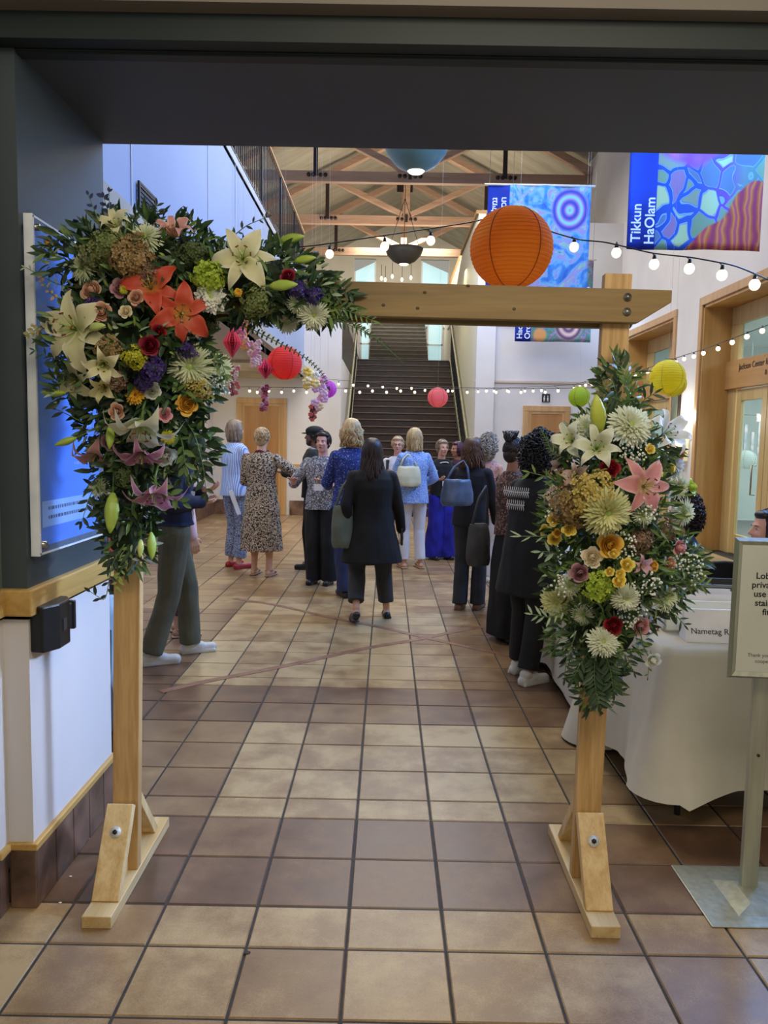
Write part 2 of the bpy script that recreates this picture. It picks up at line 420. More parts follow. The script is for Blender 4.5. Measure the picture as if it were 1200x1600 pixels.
# left: aisle wall, soffit, upper wall with balcony
struct(MB().bx(-3.75, -3.53, 3.1, 16, 0, 7.9).build('wall_left', white, smooth=False))
struct(MB().bx(-3.75, -3.53, 16, 31, 4.3, 8.1).build('wall_upper_left', white, smooth=False))
struct(MB().bx(-3.56, -1.6, 3.1, 15.9, 2.8, 2.96).build('ceiling_aisle', mat('soffit_paint', '#b3aca0', '#a8a196', 1.5, .7), smooth=False))
mb = MB().bx(-1.83, -1.7, 3.17, 15.9, 2.8, 4.58)
struct(mb.build('wall_left_upper', bluelit, smooth=False))
mb = MB()
for yj in (4.62, 5.22, 7.4, 8.7, 10.6): mb.bx(-1.702, -1.694, yj, yj+.018, 2.8, 4.58)
mb.bx(-1.702, -1.690, 3.17, 15.9, 4.5, 4.58)
struct(mb.build('trim_4', mat('joint_grey', '#b9bdc8', '#aeb2bc', 3, .7), smooth=False))
struct(MB().bx(-3.6, -1.7, 3.2, 15.9, 4.46, 4.58).build('floor_balcony', white, smooth=False))
# grille on the upper wall
gx = empty('ventilation_grille', (-1.69, 5.35, 3.02), 'dark louvred vent grille on the blue lit upper wall behind the flowers', 'vent')
mb = MB()
for i in range(14): mb.bx(0, .012, -.0, .34, .03*i-.2, .03*i-.188)
mb.build('louvre', mat('dark_metal', '#2a2c30', '#222428', 20, .45, .6), gx, smooth=False)
MB().bx(0, .014, -.02, .0, -.22, .22).bx(0, .014, .34, .36, -.22, .22).bx(0, .014, 0, .34, -.22, -.205).bx(0, .014, 0, .34, .205, .22).build('grille_frame', MATS['dark_metal'], gx, smooth=False)
def balustrade(label, y0, y1, x, z0, z1f, step=.13):
    r = empty('balcony_railing', (x, y0, z0), label, 'railing')
    dk = MATS['dark_metal']
    mb = MB(); n = int((y1-y0)/step)
    for i in range(n+1):
        y = i*step
        mb.box((0, y, .5*1.0), (.011, .011, 1.0))
    mb.build('baluster', dk, r, smooth=False)['kind'] = 'stuff'
    for i in range(0, n+1, 14): MB().box((0, i*step, .5), (.03, .03, 1.0)).build('post', dk, r, smooth=False)
    MB().box((0, (y1-y0)/2, 1.0), (.06, y1-y0, .035)).build('handrail', wood('rail_wood', '#b08a5c', '#957044', 'Y', 12), r, smooth=False, bevel=.005)
    MB().box((0, (y1-y0)/2, .06), (.02, y1-y0, .02)).build('bottom_rail', dk, r, smooth=False)
    return r
balustrade('long dark balcony railing with a wooden handrail above the blue lit wall', 3.3, 15.7, -1.72, 4.58, 5.6)
# left wall base, rail, fixtures
struct(MB().bx(-3.53, -3.5, 3.1, 15.8, 0, .3).build('baseboard_left', tb, smooth=False, bevel=.004))
struct(MB().bx(-3.53, -3.505, 12.2, 15.8, .95, 1.03).build('trim_5', bevel_wood, smooth=False))
# far wall left of stairs
struct(MB().bx(-3.75, -.95, 15.8, 16, 0, 4.58).build('wall_far_left', white, smooth=False))
struct(MB().bx(-1.97, -.95, 15.77, 15.8, 0, .3).bx(-3.53, -3.12, 15.77, 15.8, 0, .3).build('baseboard_far', tb, smooth=False, bevel=.004))
struct(MB().bx(-1.97, -.95, 15.77, 15.8, .97, 1.04).build('trim_6', bevel_wood, smooth=False))
struct(MB().bx(-3.5, -1.72, 15.2, 15.35, 2.72, 2.8).bx(-3.5, -1.72, 13.9, 14.0, 2.75, 2.8).bx(-3.5, -1.72, 12.6, 12.7, 2.75, 2.8).build('trim_7', mat('soffit_trim', '#bcae94', '#b3a58b', 3, .6), smooth=False))
def flat_door(nm, x0, x1, h, y, lab=None):
    r = empty(nm, (x0, y, 0), kind='structure')
    W = x1-x0; c = .11
    MB().bx(0, c, -.045, 0, 0, h-c-.001).bx(W-c, W, -.045, 0, 0, h-c-.001).bx(0, W, -.045, 0, h-c, h).build('casing', maple, r, smooth=False, bevel=.006)
    MB().bx(c+.05, W-c-.05, -.018, 0, 0, h-c-.05).build('door_leaf', doorwood, r, smooth=False)
    MB().bx(c+.001, c+.05, -.03, 0, 0, h-c-.051).bx(W-c-.05, W-c-.001, -.03, 0, 0, h-c-.051).bx(c+.001, W-c-.001, -.03, 0, h-c-.05, h-c-.001).build('door_stop', maple, r, smooth=False)
    MB().tube([(W-c-.12, -.02, 1.0), (W-c-.12, -.07, 1.0), (W-c-.24, -.07, 1.0)], .011).ell((W-c-.12, -.02, 1), (.03, .01, .03)).build('door_handle', mat('satin_steel', '#a8a49a', '#8d897f', 30, .3, .9), r)
    return r
flat_door('door_1', -3.05, -2.04, 2.36, 15.8)
# far wall right of stairs
struct(MB().bx(1.75, 4.8, 15.8, 16, 0, 5.9).build('wall_far_right', white, smooth=False))
struct(MB().bx(1.75, 2.12, 15.70, 15.8, 0, 3.95).build('wall_stair_pier', white, smooth=False))
struct(MB().bx(1.7, 4.6, 15.74, 15.8, 3.95, 4.03).bx(1.7, 4.6, 15.76, 15.8, 2.75, 2.79).build('trim_8', mat('pinkish_trim', '#c9b9a6', '#bfae9a', 3, .6), smooth=False))
flat_door('door_2', 2.73, 3.68, 2.3, 15.8)
struct(MB().bx(2.12, 2.73, 15.77, 15.8, 0, .3).bx(3.68, 4.6, 15.77, 15.8, 0, .3).build('baseboard_far', tb, smooth=False, bevel=.004))
rs = empty('restroom_sign', (3.18, 15.79, 2.46), 'small square black and white pictogram sign above the far right door', 'sign')
MB().box((0, -.005, 0), (.16, .012, .17)).build('sign_plate', mat('sign_black', '#1d1b1a', '#262422', 20, .5), rs, smooth=False)
mb = MB()
for sx in (-.035, .035):
    mb.box((sx, -.013, -.01), (.03, .004, .05), top=.6 if sx > 0 else 1); mb.ell((sx, -.013, .035), (.012, .003, .012)); mb.box((sx-.008, -.013, -.05), (.009, .004, .04)); mb.box((sx+.008, -.013, -.05), (.009, .004, .04))
mb.build('pictogram', mat('sign_white', '#e8e4da', '#dcd8ce', 20, .5), rs, smooth=False)
# stair side walls
struct(MB().bx(1.75, 1.9, 16, 25, 0, 6.1).build('wall_stair_right', mat('ribbed_cream_paint', '#ddd8c0', '#c8c2a4', 14, .6, kind='wave', stretch=(.001, 1, .001), lo=.2, hi=.8, detail=0), smooth=False))
struct(MB().bx(1.70, 1.95, 16, 25, 6.1, 6.17).build('trim_9', MATS['rail_wood'], smooth=False))
struct(MB().bx(-1.05, -.95, 16, 22, 0, 3.2).build('wall_stair_left', white, smooth=False))
struct(MB().bx(-3.7, -1.0, 16.0, 31, 4.3, 4.58).build('floor_upper_left', white, smooth=False))
# right wall with two recessed door openings
struct(MB().bx(4.6, 5.05, 2.4, 7.8, 0, 3.72).bx(4.6, 5.05, 11.6, 12.75, 0, 3.72).bx(4.6, 5.05, 15.3, 31, 0, 3.72).bx(4.6, 5.05, 2.4, 31, 3.72, 8.2).build('wall_right', white, smooth=False))
paleglass = glassmat('pale_glass', '#eaf6f8', .08)
def glazed(nm, ya, yb, inner0):
    r = empty(nm, (4.6, ya, 0), kind='structure'); L_ = yb-ya
    # casing on wall face, deep reveal, inner frame
    MB().bx(-.03, 0, -.11, 0, 0, 3.599).bx(-.03, 0, L_, L_+.11, 0, 3.599).bx(-.03, 0, -.11, L_+.11, 3.6, 3.72).build('casing', maple, r, smooth=False, bevel=.006)
    MB().bx(0, .42, 0, .04, 0, 3.6).bx(0, .42, L_-.04, L_, 0, 3.6).bx(0, .42, 0, L_, 3.56, 3.6).build('reveal', wood('maple_reveal', '#c79c5e', '#b18444', 'Z', 6, .45), r, smooth=False)
    fr = wood('maple_frame', '#cbb27c', '#bda068', 'Z', 8, .45); X = .40
    mb = MB()
    for a_, b_ in ((0, .3), (L_-.34, L_)): mb.bx(X, X+.08, a_+.045, b_-.045, 0, 3.299)
    mb.bx(X, X+.08, .045, L_-.045, 3.3, 3.555)
    nb = max(2, round((L_-.64)/1.0)); pw = (L_-.64)/nb
    for i in range(1, nb): mb.bx(X, X+.08, .3+i*pw-.07, .3+i*pw+.07, 0, 3.299)
    mb.build('frame', fr, r, smooth=False, bevel=.006)
    MB().bx(X-.05, X+.1, 0.02, L_-.02, 2.38, 2.78).build('transom_board', wood('maple_board', '#c39a66', '#b58a55', 'Y', 6, .45), r, smooth=False, bevel=.006)
    for i in range(nb):
        y0 = .3+i*pw+.07*(i > 0); y1 = .3+(i+1)*pw-.07*(i < nb-1)
        MB().bx(X+.03, X+.045, y0, y1, 2.78, 3.3).build('transom_glass', paleglass, r, smooth=False)
        lf = MB().bx(X+.0, X+.05, y0+.01, y0+.15, .02, 2.36).bx(X+.0, X+.05, y1-.15, y1-.01, .02, 2.36).bx(X, X+.05, y0+.151, y1-.151, 2.2, 2.36).bx(X, X+.05, y0+.151, y1-.151, .02, .3).build('door_leaf', fr, r, smooth=False, bevel=.004)
        MB().bx(X+.02, X+.03, y0+.15, y1-.15, .3, 2.2).build('glass', paleglass, lf, smooth=False)
        MB().tube([(X, y0+.2, .9), (X-.06, y0+.2, .9), (X-.06, y0+.2, 1.3), (X, y0+.2, 1.3)], .012).build('door_handle', MATS['satin_steel'], lf)
    return r
d3 = glazed('door_3', 8.0, 11.6, 0)
d4 = glazed('door_4', 12.75, 15.3, 0)
letm = mat('dark_lettering', '#3c2a1a', '#463020', 20, .6)
text('door_lettering', 'Jackson Center for Lifelong Learning', .12, frame((.345, 3.12, 2.63), (0, -1, 0), (0, 0, 1)), letm, d3, .001)
text('door_lettering', '& Library', .10, frame((.345, 2.35, 2.50), (0, -1, 0), (0, 0, 1)), letm, d3, .001)
# glazed room beyond
struct(MB().bx(5.05, 9.2, 6, 16.5, -.1, -.004).build('floor_glazed_room', mat('grey_carpet', '#8a8782', '#7b7873', 30, .9), smooth=False))
struct(MB().bx(9.0, 9.2, 6, 16.5, 0, 3.7).bx(5.05, 9.2, 16.4, 16.6, 0, 3.7).bx(5.05, 9.2, 5.9, 6, 0, 3.7).build('wall_glazed_room', mat('pale_blue_paint', '#dde4e0', '#d2dad6', 1, .7), smooth=False))
struct(MB().bx(5.05, 9.2, 6, 16.5, 3.62, 3.72).build('ceiling_glazed_room', mat('ceiling_white', '#e4ecec', '#d9e2e2', 1, .7), smooth=False))
# roof and trusses
roofm = mat('roof_board', '#a09884', '#8c8472', 1.1, .8, stretch=(1, 3, 1))
xc = .42
mb = MB()
for sgn in (-1, 1):
    xe = xc+sgn*4.6; ze = 10.15-4.6*.5
    mb.prism([(xc, 10.15), (xe, ze), (xe, ze+.12), (xc, 10.27)], lambda x, z: (x, 3.0, z), lambda x, z: (x, 31.2, z))
struct(mb.build('ceiling', roofm, smooth=False))
beamw = wood('truss_fir', '#b8967c', '#9a785e', 'X', 5, .5)
darkst = mat('black_steel', '#3a2a24', '#2b201c', 20, .5, .3)
def truss(Y, lab):
    r = empty('roof_truss', (xc, Y, 7.6), lab, 'roof truss', 'timber roof trusses over the hall')
    MB().box((0, 0, 0), (8.6, .16, .24)).build('bottom_chord', beamw, r, smooth=False, bevel=.008)
    for sg in (-1, 1):
        MB().beam((sg*4.35, 0, .10), (sg*.02, 0, 2.28), .16, .24, Vector((0, 1, 0))).build('rafter', beamw, r, smooth=False, bevel=.008)
        MB().beam((sg*.12, -.02, .16), (sg*2.18, -.02, 1.12), .14, .16, Vector((0, 1, 0))).build('brace', beamw, r, smooth=False, bevel=.008)
        MB().box((sg*2.18, -.09, .55), (.10, .04, 1.1)).build('hanger', darkst, r, smooth=False)
        mb = MB()
        for dx in (-.17, -.07, .07, .17): mb.lathe([(.0001, -.13), (.045, -.13), (.045, -.08), (.0001, -.08)], n=10)
        mb = MB()
        for xx in (sg*2.18-.16, sg*2.18-.05, sg*2.18+.12, sg*2.18+.23) + ((sg*.12, sg*.24) ):
            mb.tube([(xx, -.12, .02), (xx, -.07, .02)], .045, 10)
        mb.build('bolt', darkst, r)
    MB().box((0, 0, 1.1), (.18, .14, 2.1)).build('king_post', beamw, r, smooth=False, bevel=.008)
    MB().box((0, -.09, 2.0), (.5, .03, .28)).box((0, -.09, .05), (.07, .03, .2)).build('gusset_plate', darkst, r, smooth=False)
for Y, lab in ((11.4, 'timber roof truss hidden nearest above the opening'), (15, 'second timber roof truss from the front, mostly above the opening edge'), (18.6, 'front visible timber roof truss with long bottom beam'), (22.1, 'middle visible timber roof truss behind the front one'), (25.7, 'rear timber roof truss closest to the gable windows')):
    if Y > 16: truss(Y, lab)
# gable end with windows
struct(MB().bx(-4.3, -1.4, 31, 31.2, 4, 10).bx(2.3, 5.2, 31, 31.2, 4, 10).bx(-1.4, 2.3, 31, 31.2, 8.6, 10.4).build('wall_gable', mat('tan_wall', '#cac3b2', '#beb7a5', 1, .8), smooth=False))
struct(MB().bx(-.55, 1.2, 31.0, 31.15, 6, 8.6).build('wall_gable_centre', MATS['tan_wall'], smooth=False))
for i, (a_, b_) in enumerate(((-1.4, -.55), (1.2, 2.3))):
    o = empty('window_%d' % (i+1), (a_, 31.0, 7), kind='structure'); W = b_-a_
    hl, hr = (1.1, 1.5) if i == 0 else (1.55, 1.1)
    MB().prism([(0, -1), (W, -1), (W, hr), (0, hl)], lambda x, z: (x, .05, z), lambda x, z: (x, .07, z)).build('pane', mat('daylight_pane', '#bfe3ea', '#a9d3dd', .7, .3, emit=.55), o, smooth=False)
    MB().bx(0, .06, 0, .1, -1, hl).bx(W-.06, W, 0, .1, -1, hr).bx(0, W, 0, .1, -1, -.94).build('window_frame', mat('window_white', '#e6e6e0', '#dadad4', 3, .5), o, smooth=False)
struct(MB().bx(-4.3, 5.2, 31, 31.2, 0, 4.2).bx(-1.4, 2.3, 31.1, 31.2, 4, 6.1).build('wall_end', white, smooth=False))
struct(MB().prism([(-3.7, 4.58), (-1.0, 4.58), (-1.0, 4.6), (-3.7, 4.6)], lambda x, z: (x, 16, z), lambda x, z: (x, 31, z)).build('floor_upper', white, smooth=False))
# staircase
nos = mat('stair_brown', '#3c2a1d', '#2c1f16', 6, .45)
stg = empty('staircase', (.42, 15.9, 0), 'wide dark brown main staircase rising from the hall floor to the landing', 'staircase')
mb = MB(); me2 = MB(); n = 22
for i in range(n):
    y = i*.277; z = 3.78*(i+1)/n
    mb.bx(-1.3, 1.25, y, y+.30, z-3.78/n, z-.03); me2.bx(-1.3, 1.25, y-.025, y+.30, z-.03, z)
mb.build('riser', nos, stg, smooth=False); me2.build('tread', mat('stair_tread', '#5a4230', '#4a3526', 5, .4), stg, smooth=False, bevel=.006)
struct(MB().bx(-.95, 1.75, 21.95, 24.0, 3.6, 3.78).build('floor_landing', MATS['stair_tread'], smooth=False))
st2 = empty('staircase', (.32, 24, 3.78), 'narrower grey upper staircase flight continuing above the landing', 'staircase')
mb = MB(); me2 = MB(); n = 20
for i in range(n):
    y = i*.30; z = 3.2*(i+1)/n
    mb.bx(-.93, .9, y, y+.33, z-.16, z-.03); me2.bx(-.93, .9, y-.025, y+.33, z-.03, z)
mb.build('riser', mat('upper_riser', '#4a443c', '#3d3831', 6, .5), st2, smooth=False); me2.build('tread', mat('upper_tread', '#7a7264', '#696253', 5, .5), st2, smooth=False)
# landing windows either side of upper flight
for i, (xa, xb) in enumerate(((-.93, -.62), (1.24, 1.74))):
    o = empty('window_%d' % (i+3), (xa, 25.6, 3.7), kind='structure'); W = xb-xa
    MB().bx(0, W, .03, .05, 0, 2.6).build('pane', MATS['daylight_pane'], o, smooth=False)
    MB().bx(0, .04, 0, .08, 0, 2.6).bx(W-.04, W, 0, .08, 0, 2.6).bx(0, W, 0, .08, .95, 1.0).bx(0, W, 0, .08, 2.55, 2.6).build('window_frame', MATS['window_white'], o, smooth=False)
railm = mat('brass_rail', '#a39f80', '#8d896c', 12, .4, .3)
def stair_rail(x, lab, sg):
    r = empty('stair_railing', (x, 15.2, 0), lab, 'railing')
    P = [(sg*.36, -1.1, .72), (0, .3, .95), (0, 6.5, 4.75), (0, 7.6, 4.78)]
    MB().tube(P, .032, 8).tube([(sg*.36, -1.1, .66), (sg*.36, -1.1, .05)], .03).build('handrail', railm, r)
    MB().tube([(0, .9, .35), (0, 6.6, 3.84)], .02, 6).tube([(sg*.05, .6, .2), (sg*.05, 6.6, 3.9)], .035, 6).build('stringer', railm, r)
    mb = MB()
    for i in range(34):
        y = .8+i*.17; zt = .95+(y-.3)/6.2*3.8; mb.box((0, y, zt-.42), (.014, .014, .84))
    mb.build('baluster', MATS['dark_metal'], r, smooth=False)
    MB().beam((sg*.02, .3, .93), (sg*.36, -1.1, .7), .06, .03).build('lower_rail', railm, r, smooth=False)
stair_rail(-.88, 'slanted railing with dark balusters on the left side of the main staircase', -1)
stair_rail(1.70, 'slanted railing with dark balusters on the right side of the main staircase', 1)
for k in range(2):
    o = empty('rail_bracket', (1.72, 20.4, 4.95+.55*k), ('upper' if k else 'lower')+' black bracket arm on the cream wall beside the stairs', 'bracket')
    MB().tube([(0, 0, 0), (-.42, 0, 0)], .018, 6).build('arm', darkst, o); MB().ell((0, 0, 0), (.03, .09, .09)).ell((-.42, 0, 0), (.05, .03, .05)).build('end_plate', darkst, o)
# ================================================================== ARCH
pine = wood('pine_post', '#d8b47c', '#ae854e', 'Z', 16, .55)
pine2 = wood('pine_foot', '#ecd09a', '#cca66a', 'Z', 20, .55)
pinex = wood('pine_beam', '#927848', '#6e5832', 'X', 12, .55)
piney = wood('pine_foot_board', '#dcc494', '#c2a26a', 'Y', 14, .55)
zinc = mat('zinc_bolt', '#b9b7b0', '#8f8d86', 60, .3, .9)
arch = empty('wooden_arch', (-.08, 2.63, 0), 'rough pine arch of two posts and a top beam, standing on angled timber feet', 'arch')
def A(x, y, z): return (x+.08, y-2.63, z)
for sg, xb, xt in ((-1, -.888, -.852), (1, .715, .742)):
    foot = MB().bx(*(xb+.08-.047, xb+.08+.047), 2.31-2.63, 2.965-2.63, 0, .04).build('foot_board', piney, arch, smooth=False, bevel=.003)
    MB().beam(A(xb, 2.60, .04), A(xt, 2.60, 2.02 if sg < 0 else 2.10), .089, .04, Vector((0, 1, 0))).build('post', pine, arch, smooth=False, bevel=.003)
    b1 = MB().beam(A(xb, 2.40, .035), A(xb, 2.555, .29), .089, .034, Vector((0, 1, 0)))
    b1.build('brace', pine2, arch, smooth=False, bevel=.003)
    MB().beam(A(xb, 2.86, .035), A(xb, 2.64, .30), .06, .034, Vector((0, 1, 0))).build('brace', pine2, arch, smooth=False, bevel=.003)
    MB().prism([(-.14, .04), (.0, .04), (.0, .27), (-.03, .27)], lambda y, z: A(xb-.012, 2.60+y, z), lambda y, z: A(xb+.012, 2.60+y, z)).build('gusset', pine2, arch, smooth=False)
    nv = Vector((0, -.255, .155)).normalized(); nv = Vector((0, -.855, .52)).normalized(); c = Vector(A(xb+.0, 2.508, .2127))+nv*.0172
    w_ = MB().tube([c, c+nv*.004], .019, 20).build('washer', mat('steel_washer', '#ecebe4', '#c9c8c0', 60, .5, .25), arch)
    MB().tube([c+nv*.004, c+nv*.013], .008, 6).build('bolt_head', darkst, w_)
bm = empty('beam_pivot', (0, 0, 0)); bpy.data.objects.remove(bm)
z0 = 2.063; z1 = 2.043
poly = [(-1.02, z0), (.905, z1), (.905, z1-.038), (.80, z1-.105), (-1.02, z0-.112)]
MB().prism(poly, lambda x, z: A(x, 2.545, z), lambda x, z: A(x, 2.58, z)).build('top_beam', pinex, arch, smooth=False, bevel=.003)
MB().prism([(-1.0, z0-.01), (.86, z1-.01), (.80, z1-.112), (-1.0, z0-.118)], lambda x, z: A(x, 2.622, z), lambda x, z: A(x, 2.655, z)).build('top_beam', pinex, arch, smooth=False, bevel=.003)
for zz in (2.018, 1.972):
    for q in (0,):
        p = Vector(A(.762, 2.543, zz)); MB().tube([p, p+Vector((0, -.008, 0))], .009, 6).tube([p, p+Vector((0, -.002, 0))], .013, 14).build('beam_bolt', zinc, arch)
kn = mat('knot', '#4c3a20', '#3c2d18', 30, .6)
for kx, kz in ((.112, 2.022), (.09, 1.972), (.40, 1.975), (.25, 2.045), (-.02, 1.98)):
    MB().ell(A(kx, 2.5448, kz), (.006, .0006, .005), 10, 6).build('knot', kn, arch)
# small litter on the tiles
for (x, y, lab) in ((138, 1311, 'small white petal on the tiles beside the brown base tiles'), (94, 1411, 'tiny white stem scrap near the left pillar base'), (110, 1370, 'tiny pale scrap between pillar and left foot')):
    d = (_F + _R*((x-600)/CF) + _U*((800-y)/CF)); t = -CH/d.z; p = Vector((0, 0, CH))+d*t
    tag(MB().ell((0, 0, 0), (.006, .004, .0016), 8, 5).build('fallen_petal', mat('petal_white', '#efe9dd', '#ded7c6', 30, .6), loc=(p.x, p.y, .0016)), lab, 'petal', None)
tag(MB().ell((0, 0, 0), (.011, .009, .001), 12, 5).build('floor_stain', mat('stain', '#3a2c22', '#2b201a', 30, .7), loc=(-.395, 2.21, .0008)), 'small dark spot on the front tile left of centre', 'stain')
# ================================================================== POSTER ON PILLAR SIDE
po = empty('notice_board', (-1.13, 2.74, 1.69), 'tall blue notice panel behind clear acrylic on the dark pillar beside the flowers', 'notice board')
pm = mat('poster_blue', '#2b84e2', '#4aa0f2', 2.2, .35, lo=.3, hi=.7)
MB().bx(0.012, .018, -.262, .262, -.505, .505).build('printed_panel', pm, po, smooth=False)
MB().bx(.026, .032, -.295, .292, -.525, .525).build('acrylic_sheet', glassmat('acrylic', '#e6f2ff', .10), po, smooth=False, bevel=.002)
MB().bx(.0185, .0195, -.262, .262, .22, .505).build('sky_photo', mat('poster_sky', '#7fa9e8', '#4c7fd8', 3, .4), po, smooth=False)
MB().bx(.033, .034, -.297, -.290, -.525, .525).bx(.033, .034, -.297, .293, -.527, -.520).bx(.033, .034, -.297, .293, .520, .527).bx(.005, .033, -.299, -.294, -.53, .53).build('acrylic_edge', mat('edge_white', '#e9eef2', '#d5dde4', 10, .3), po, smooth=False)
for yy_ in (-.27, .27):
    for zz in (-.495, .495):
        MB().tube([(0, yy_, zz), (.042, yy_, zz)], .011, 12).build('standoff', zinc, po)
MB().bx(.0185, .0195, -.245, .235, -.445, -.36).build('caption_strip', mat('caption_pale', '#d4e0f4', '#c8d6ee', 9, .5), po, smooth=False)
rr_ = random.Random(5); mb = MB()
for i in range(13):
    z = .05-.027*i; ww = rr_.uniform(.10, .19); y = -ww/2+.11
    while y < ww/2+.11:
        l = rr_.uniform(.008, .026); mb.bx(.0186, .0192, y, y+l, z, z+.010); y += l+.007
mb.build('text_line', mat('faded_text', '#a8d0fa', '#94c2f4', 40, .5), po, smooth=False)
mb = MB()
for i in range(2):
    z = -.39-.030*i; y = -.20
    while y < .2:
        l = rr_.uniform(.006, .02); mb.bx(.0197, .0201, y, y+l, z, z+.011); y += l+.006
mb.build('caption_text', mat('caption_dark', '#44536e', '#3a4860', 40, .5), po, smooth=False)
# belt unit
bb = empty('wall_belt_unit', (-1.13, 2.52, .925), 'black wall-mounted retractable barrier belt unit below the wooden rail', 'belt barrier')
blk = mat('black_plastic', '#17181a', '#101113', 20, .4)
MB().prism([(0, -.09), (.045, -.1), (.075, -.04), (.075, .04), (.05, .09), (0, .1)], lambda x, y: (x, y, -.075), lambda x, y: (x, y, .075)).build('housing', blk, bb, smooth=False, bevel=.006)
MB().bx(.02, .05, .09, .135, -.045, .045).bx(.015, .055, .125, .145, -.05, .05).build('belt_clip', blk, bb, smooth=False, bevel=.004)
MB().bx(.0755, .077, -.015, .012, -.02, .02).build('label', mat('grey_label', '#3a3c40', '#303236', 40, .4), bb, smooth=False)
# draped clothing behind the pillar and coral bag
ck = empty('draped_jacket', (-1.42, 3.75, 0), 'light blue and slate jacket draped over a low stand behind the pillar edge', 'jacket')
def drape(x0, mt, nm, zt, zb, r):
    mb = MB().loft([(x0, 0, zb, r*1.0, r*.9), (x0, 0, zb+.1, r*1.1, r), (x0+.015, 0, .4, r*.95, r*.9), (x0+.02, 0, zt-.08, r*1.0, r), (x0, 0, zt, r*.5, r*.5)], 28, True, lambda th, t: 1+.08*sin(5*th+3*t)+.04*sin(11*th))
    mb.build(nm, mt, ck)
drape(.0, mat('slate_denim', '#4c5a66', '#39454f', 9, .8), 'slate_cloth', .70, .12, .155)
drape(.055, mat('pale_blue_cloth', '#a9c3dc', '#91afce', 6, .8), 'pale_sleeve', .76, .3, .115)
MB().bx(-.12, .12, -.1, .1, 0, .14).tube([(0, 0, 0), (0, 0, .7)], .02).build('stand', darkst, ck, smooth=False)
cb = empty('paper_bag', (-1.48, 4.15, .78), 'coral orange paper bag standing on a small dark cabinet behind the left arch post', 'bag')
MB().loft([(0, 0, 0, .10, .06), (0, 0, .14, .105, .06), (0, 0, .24, .10, .05)], 4, True).build('bag_body', mat('coral_paper', '#ef6a4a', '#e25a3d', 6, .7), cb, smooth=False)
MB().tube([(-.04, 0, .22), (-.035, 0, .3), (0, 0, .33), (.035, 0, .3), (.04, 0, .22)], .005, 6).build('handle', MATS['coral_paper'], cb)
cbt = empty('side_cabinet', (-1.56, 4.15, 0), 'small dark cabinet under the coral bag behind the pillar', 'cabinet')
MB().bx(-.18, .17, -.16, .16, .05, .76).build('carcass', mat('dark_walnut', '#3a2a24', '#2b1f1a', 7, .5), cbt, smooth=False, bevel=.006)
MB().bx(-.19, .18, -.17, .17, .745, .775).build('top', MATS['dark_walnut'], cbt, smooth=False, bevel=.004)
MB().bx(-.17, .16, -.15, .15, 0, .06).build('plinth', blk, cbt, smooth=False)
MB().bx(-.15, .14, -.168, -.16, .1, .7).build('door', MATS['dark_walnut'], cbt, smooth=False, bevel=.004)
# ================================================================== TABLES
cloth = mat('white_tablecloth', '#d2ccba', '#c4bda9', 3, .85, bump=.15, bscale=9)
def table(x0, x1, y0, y1, lab, lab2, seed, hem=.05):
    r = empty('folding_table', ((x0+x1)/2, (y0+y1)/2, 0), lab, 'table')
    W = (x1-x0)/2; D = (y1-y0)/2
    MB().bx(-W+.02, W-.02, -D+.02, D-.02, .70, .735).build('tabletop', mat('table_plastic', '#c8c4ba', '#bcb8ae', 4, .6), r, smooth=False)
    for sx in (-1, 1):
        for sy in (-1, 1): MB().tube([(sx*(W-.12), sy*(D-.1), .7), (sx*(W-.12), sy*(D-.1), 0)], .014).build('leg', MATS['grey_label'], r)
    rd = random.Random(seed); P = []
    per = []
    st = .03; rc = .035
    def corner(cx, cy, a0):
        for q in range(7): a = a0+q*pi/12; per.append((cx+rc*cos(a), cy+rc*sin(a), cos(a), sin(a), 1.0))
    def line(ax, ay, bx_, by_, nx, ny):
        L_ = sqrt((bx_-ax)**2+(by_-ay)**2); n = max(1, int(L_/st))
        for q in range(1, n): per.append((ax+(bx_-ax)*q/n, ay+(by_-ay)*q/n, nx, ny, 0))
    line(-W+rc, -D, W-rc, -D, 0, -1); corner(W-rc, -D+rc, -pi/2)
    line(W, -D+rc, W, D-rc, 1, 0); corner(W-rc, D-rc, 0)
    line(W-rc, D, -W+rc, D, 0, 1); corner(-W+rc, D-rc, pi/2)
    line(-W, D-rc, -W, -D+rc, -1, 0); corner(-W+rc, -D+rc, pi)
    n = len(per); ph = [rd.uniform(0, 6) for _ in range(4)]
    vs = []; fs = []; NR = 14
    s = 0
    for i in range(n):
        px, py, nx, ny, cn = per[i]
        s += sqrt((px-per[i-1][0])**2+(py-per[i-1][1])**2) if i else 0
        f = .5+.5*sin(s*11+ph[0]+1.3*sin(s*3.1+ph[1])); f2 = sin(s*23+ph[2])*.25
        dist = max(0, 1-min(abs(abs(px)-W)+abs(abs(py)-D), .3)/.3)
        for k in range(NR+1):
            t = k/NR
            out = .012+t**1.2*(.05*f*(.35+.9*dist)+.012*f2+.015) + t**1.5*.10*dist
            z = .742-t*(.742-hem) - (t*.03*sin(s*4+ph[3])) - t*.02*dist
            if k == 0: out = 0.004; z = .742
            vs.append((px+nx*out, py+ny*out, max(.012, z)))
    for i in range(n):
        i2 = (i+1) % n
        for k in range(NR): fs.append((i*(NR+1)+k, i*(NR+1)+k+1, i2*(NR+1)+k+1, i2*(NR+1)+k))
    fs.append(tuple(i*(NR+1) for i in range(n)))
    mb = MB(); mb.add(vs, fs); o = mb.build('tablecloth', cloth, loc=((x0+x1)/2, (y0+y1)/2, 0))
    tag(o, lab2, 'tablecloth')
    return r
table(1.13, 2.95, 3.05, 3.78, 'folding table nearest the sign stand, under a white cloth', 'white cloth draped over the front table beside the sign stand', 3, .14)
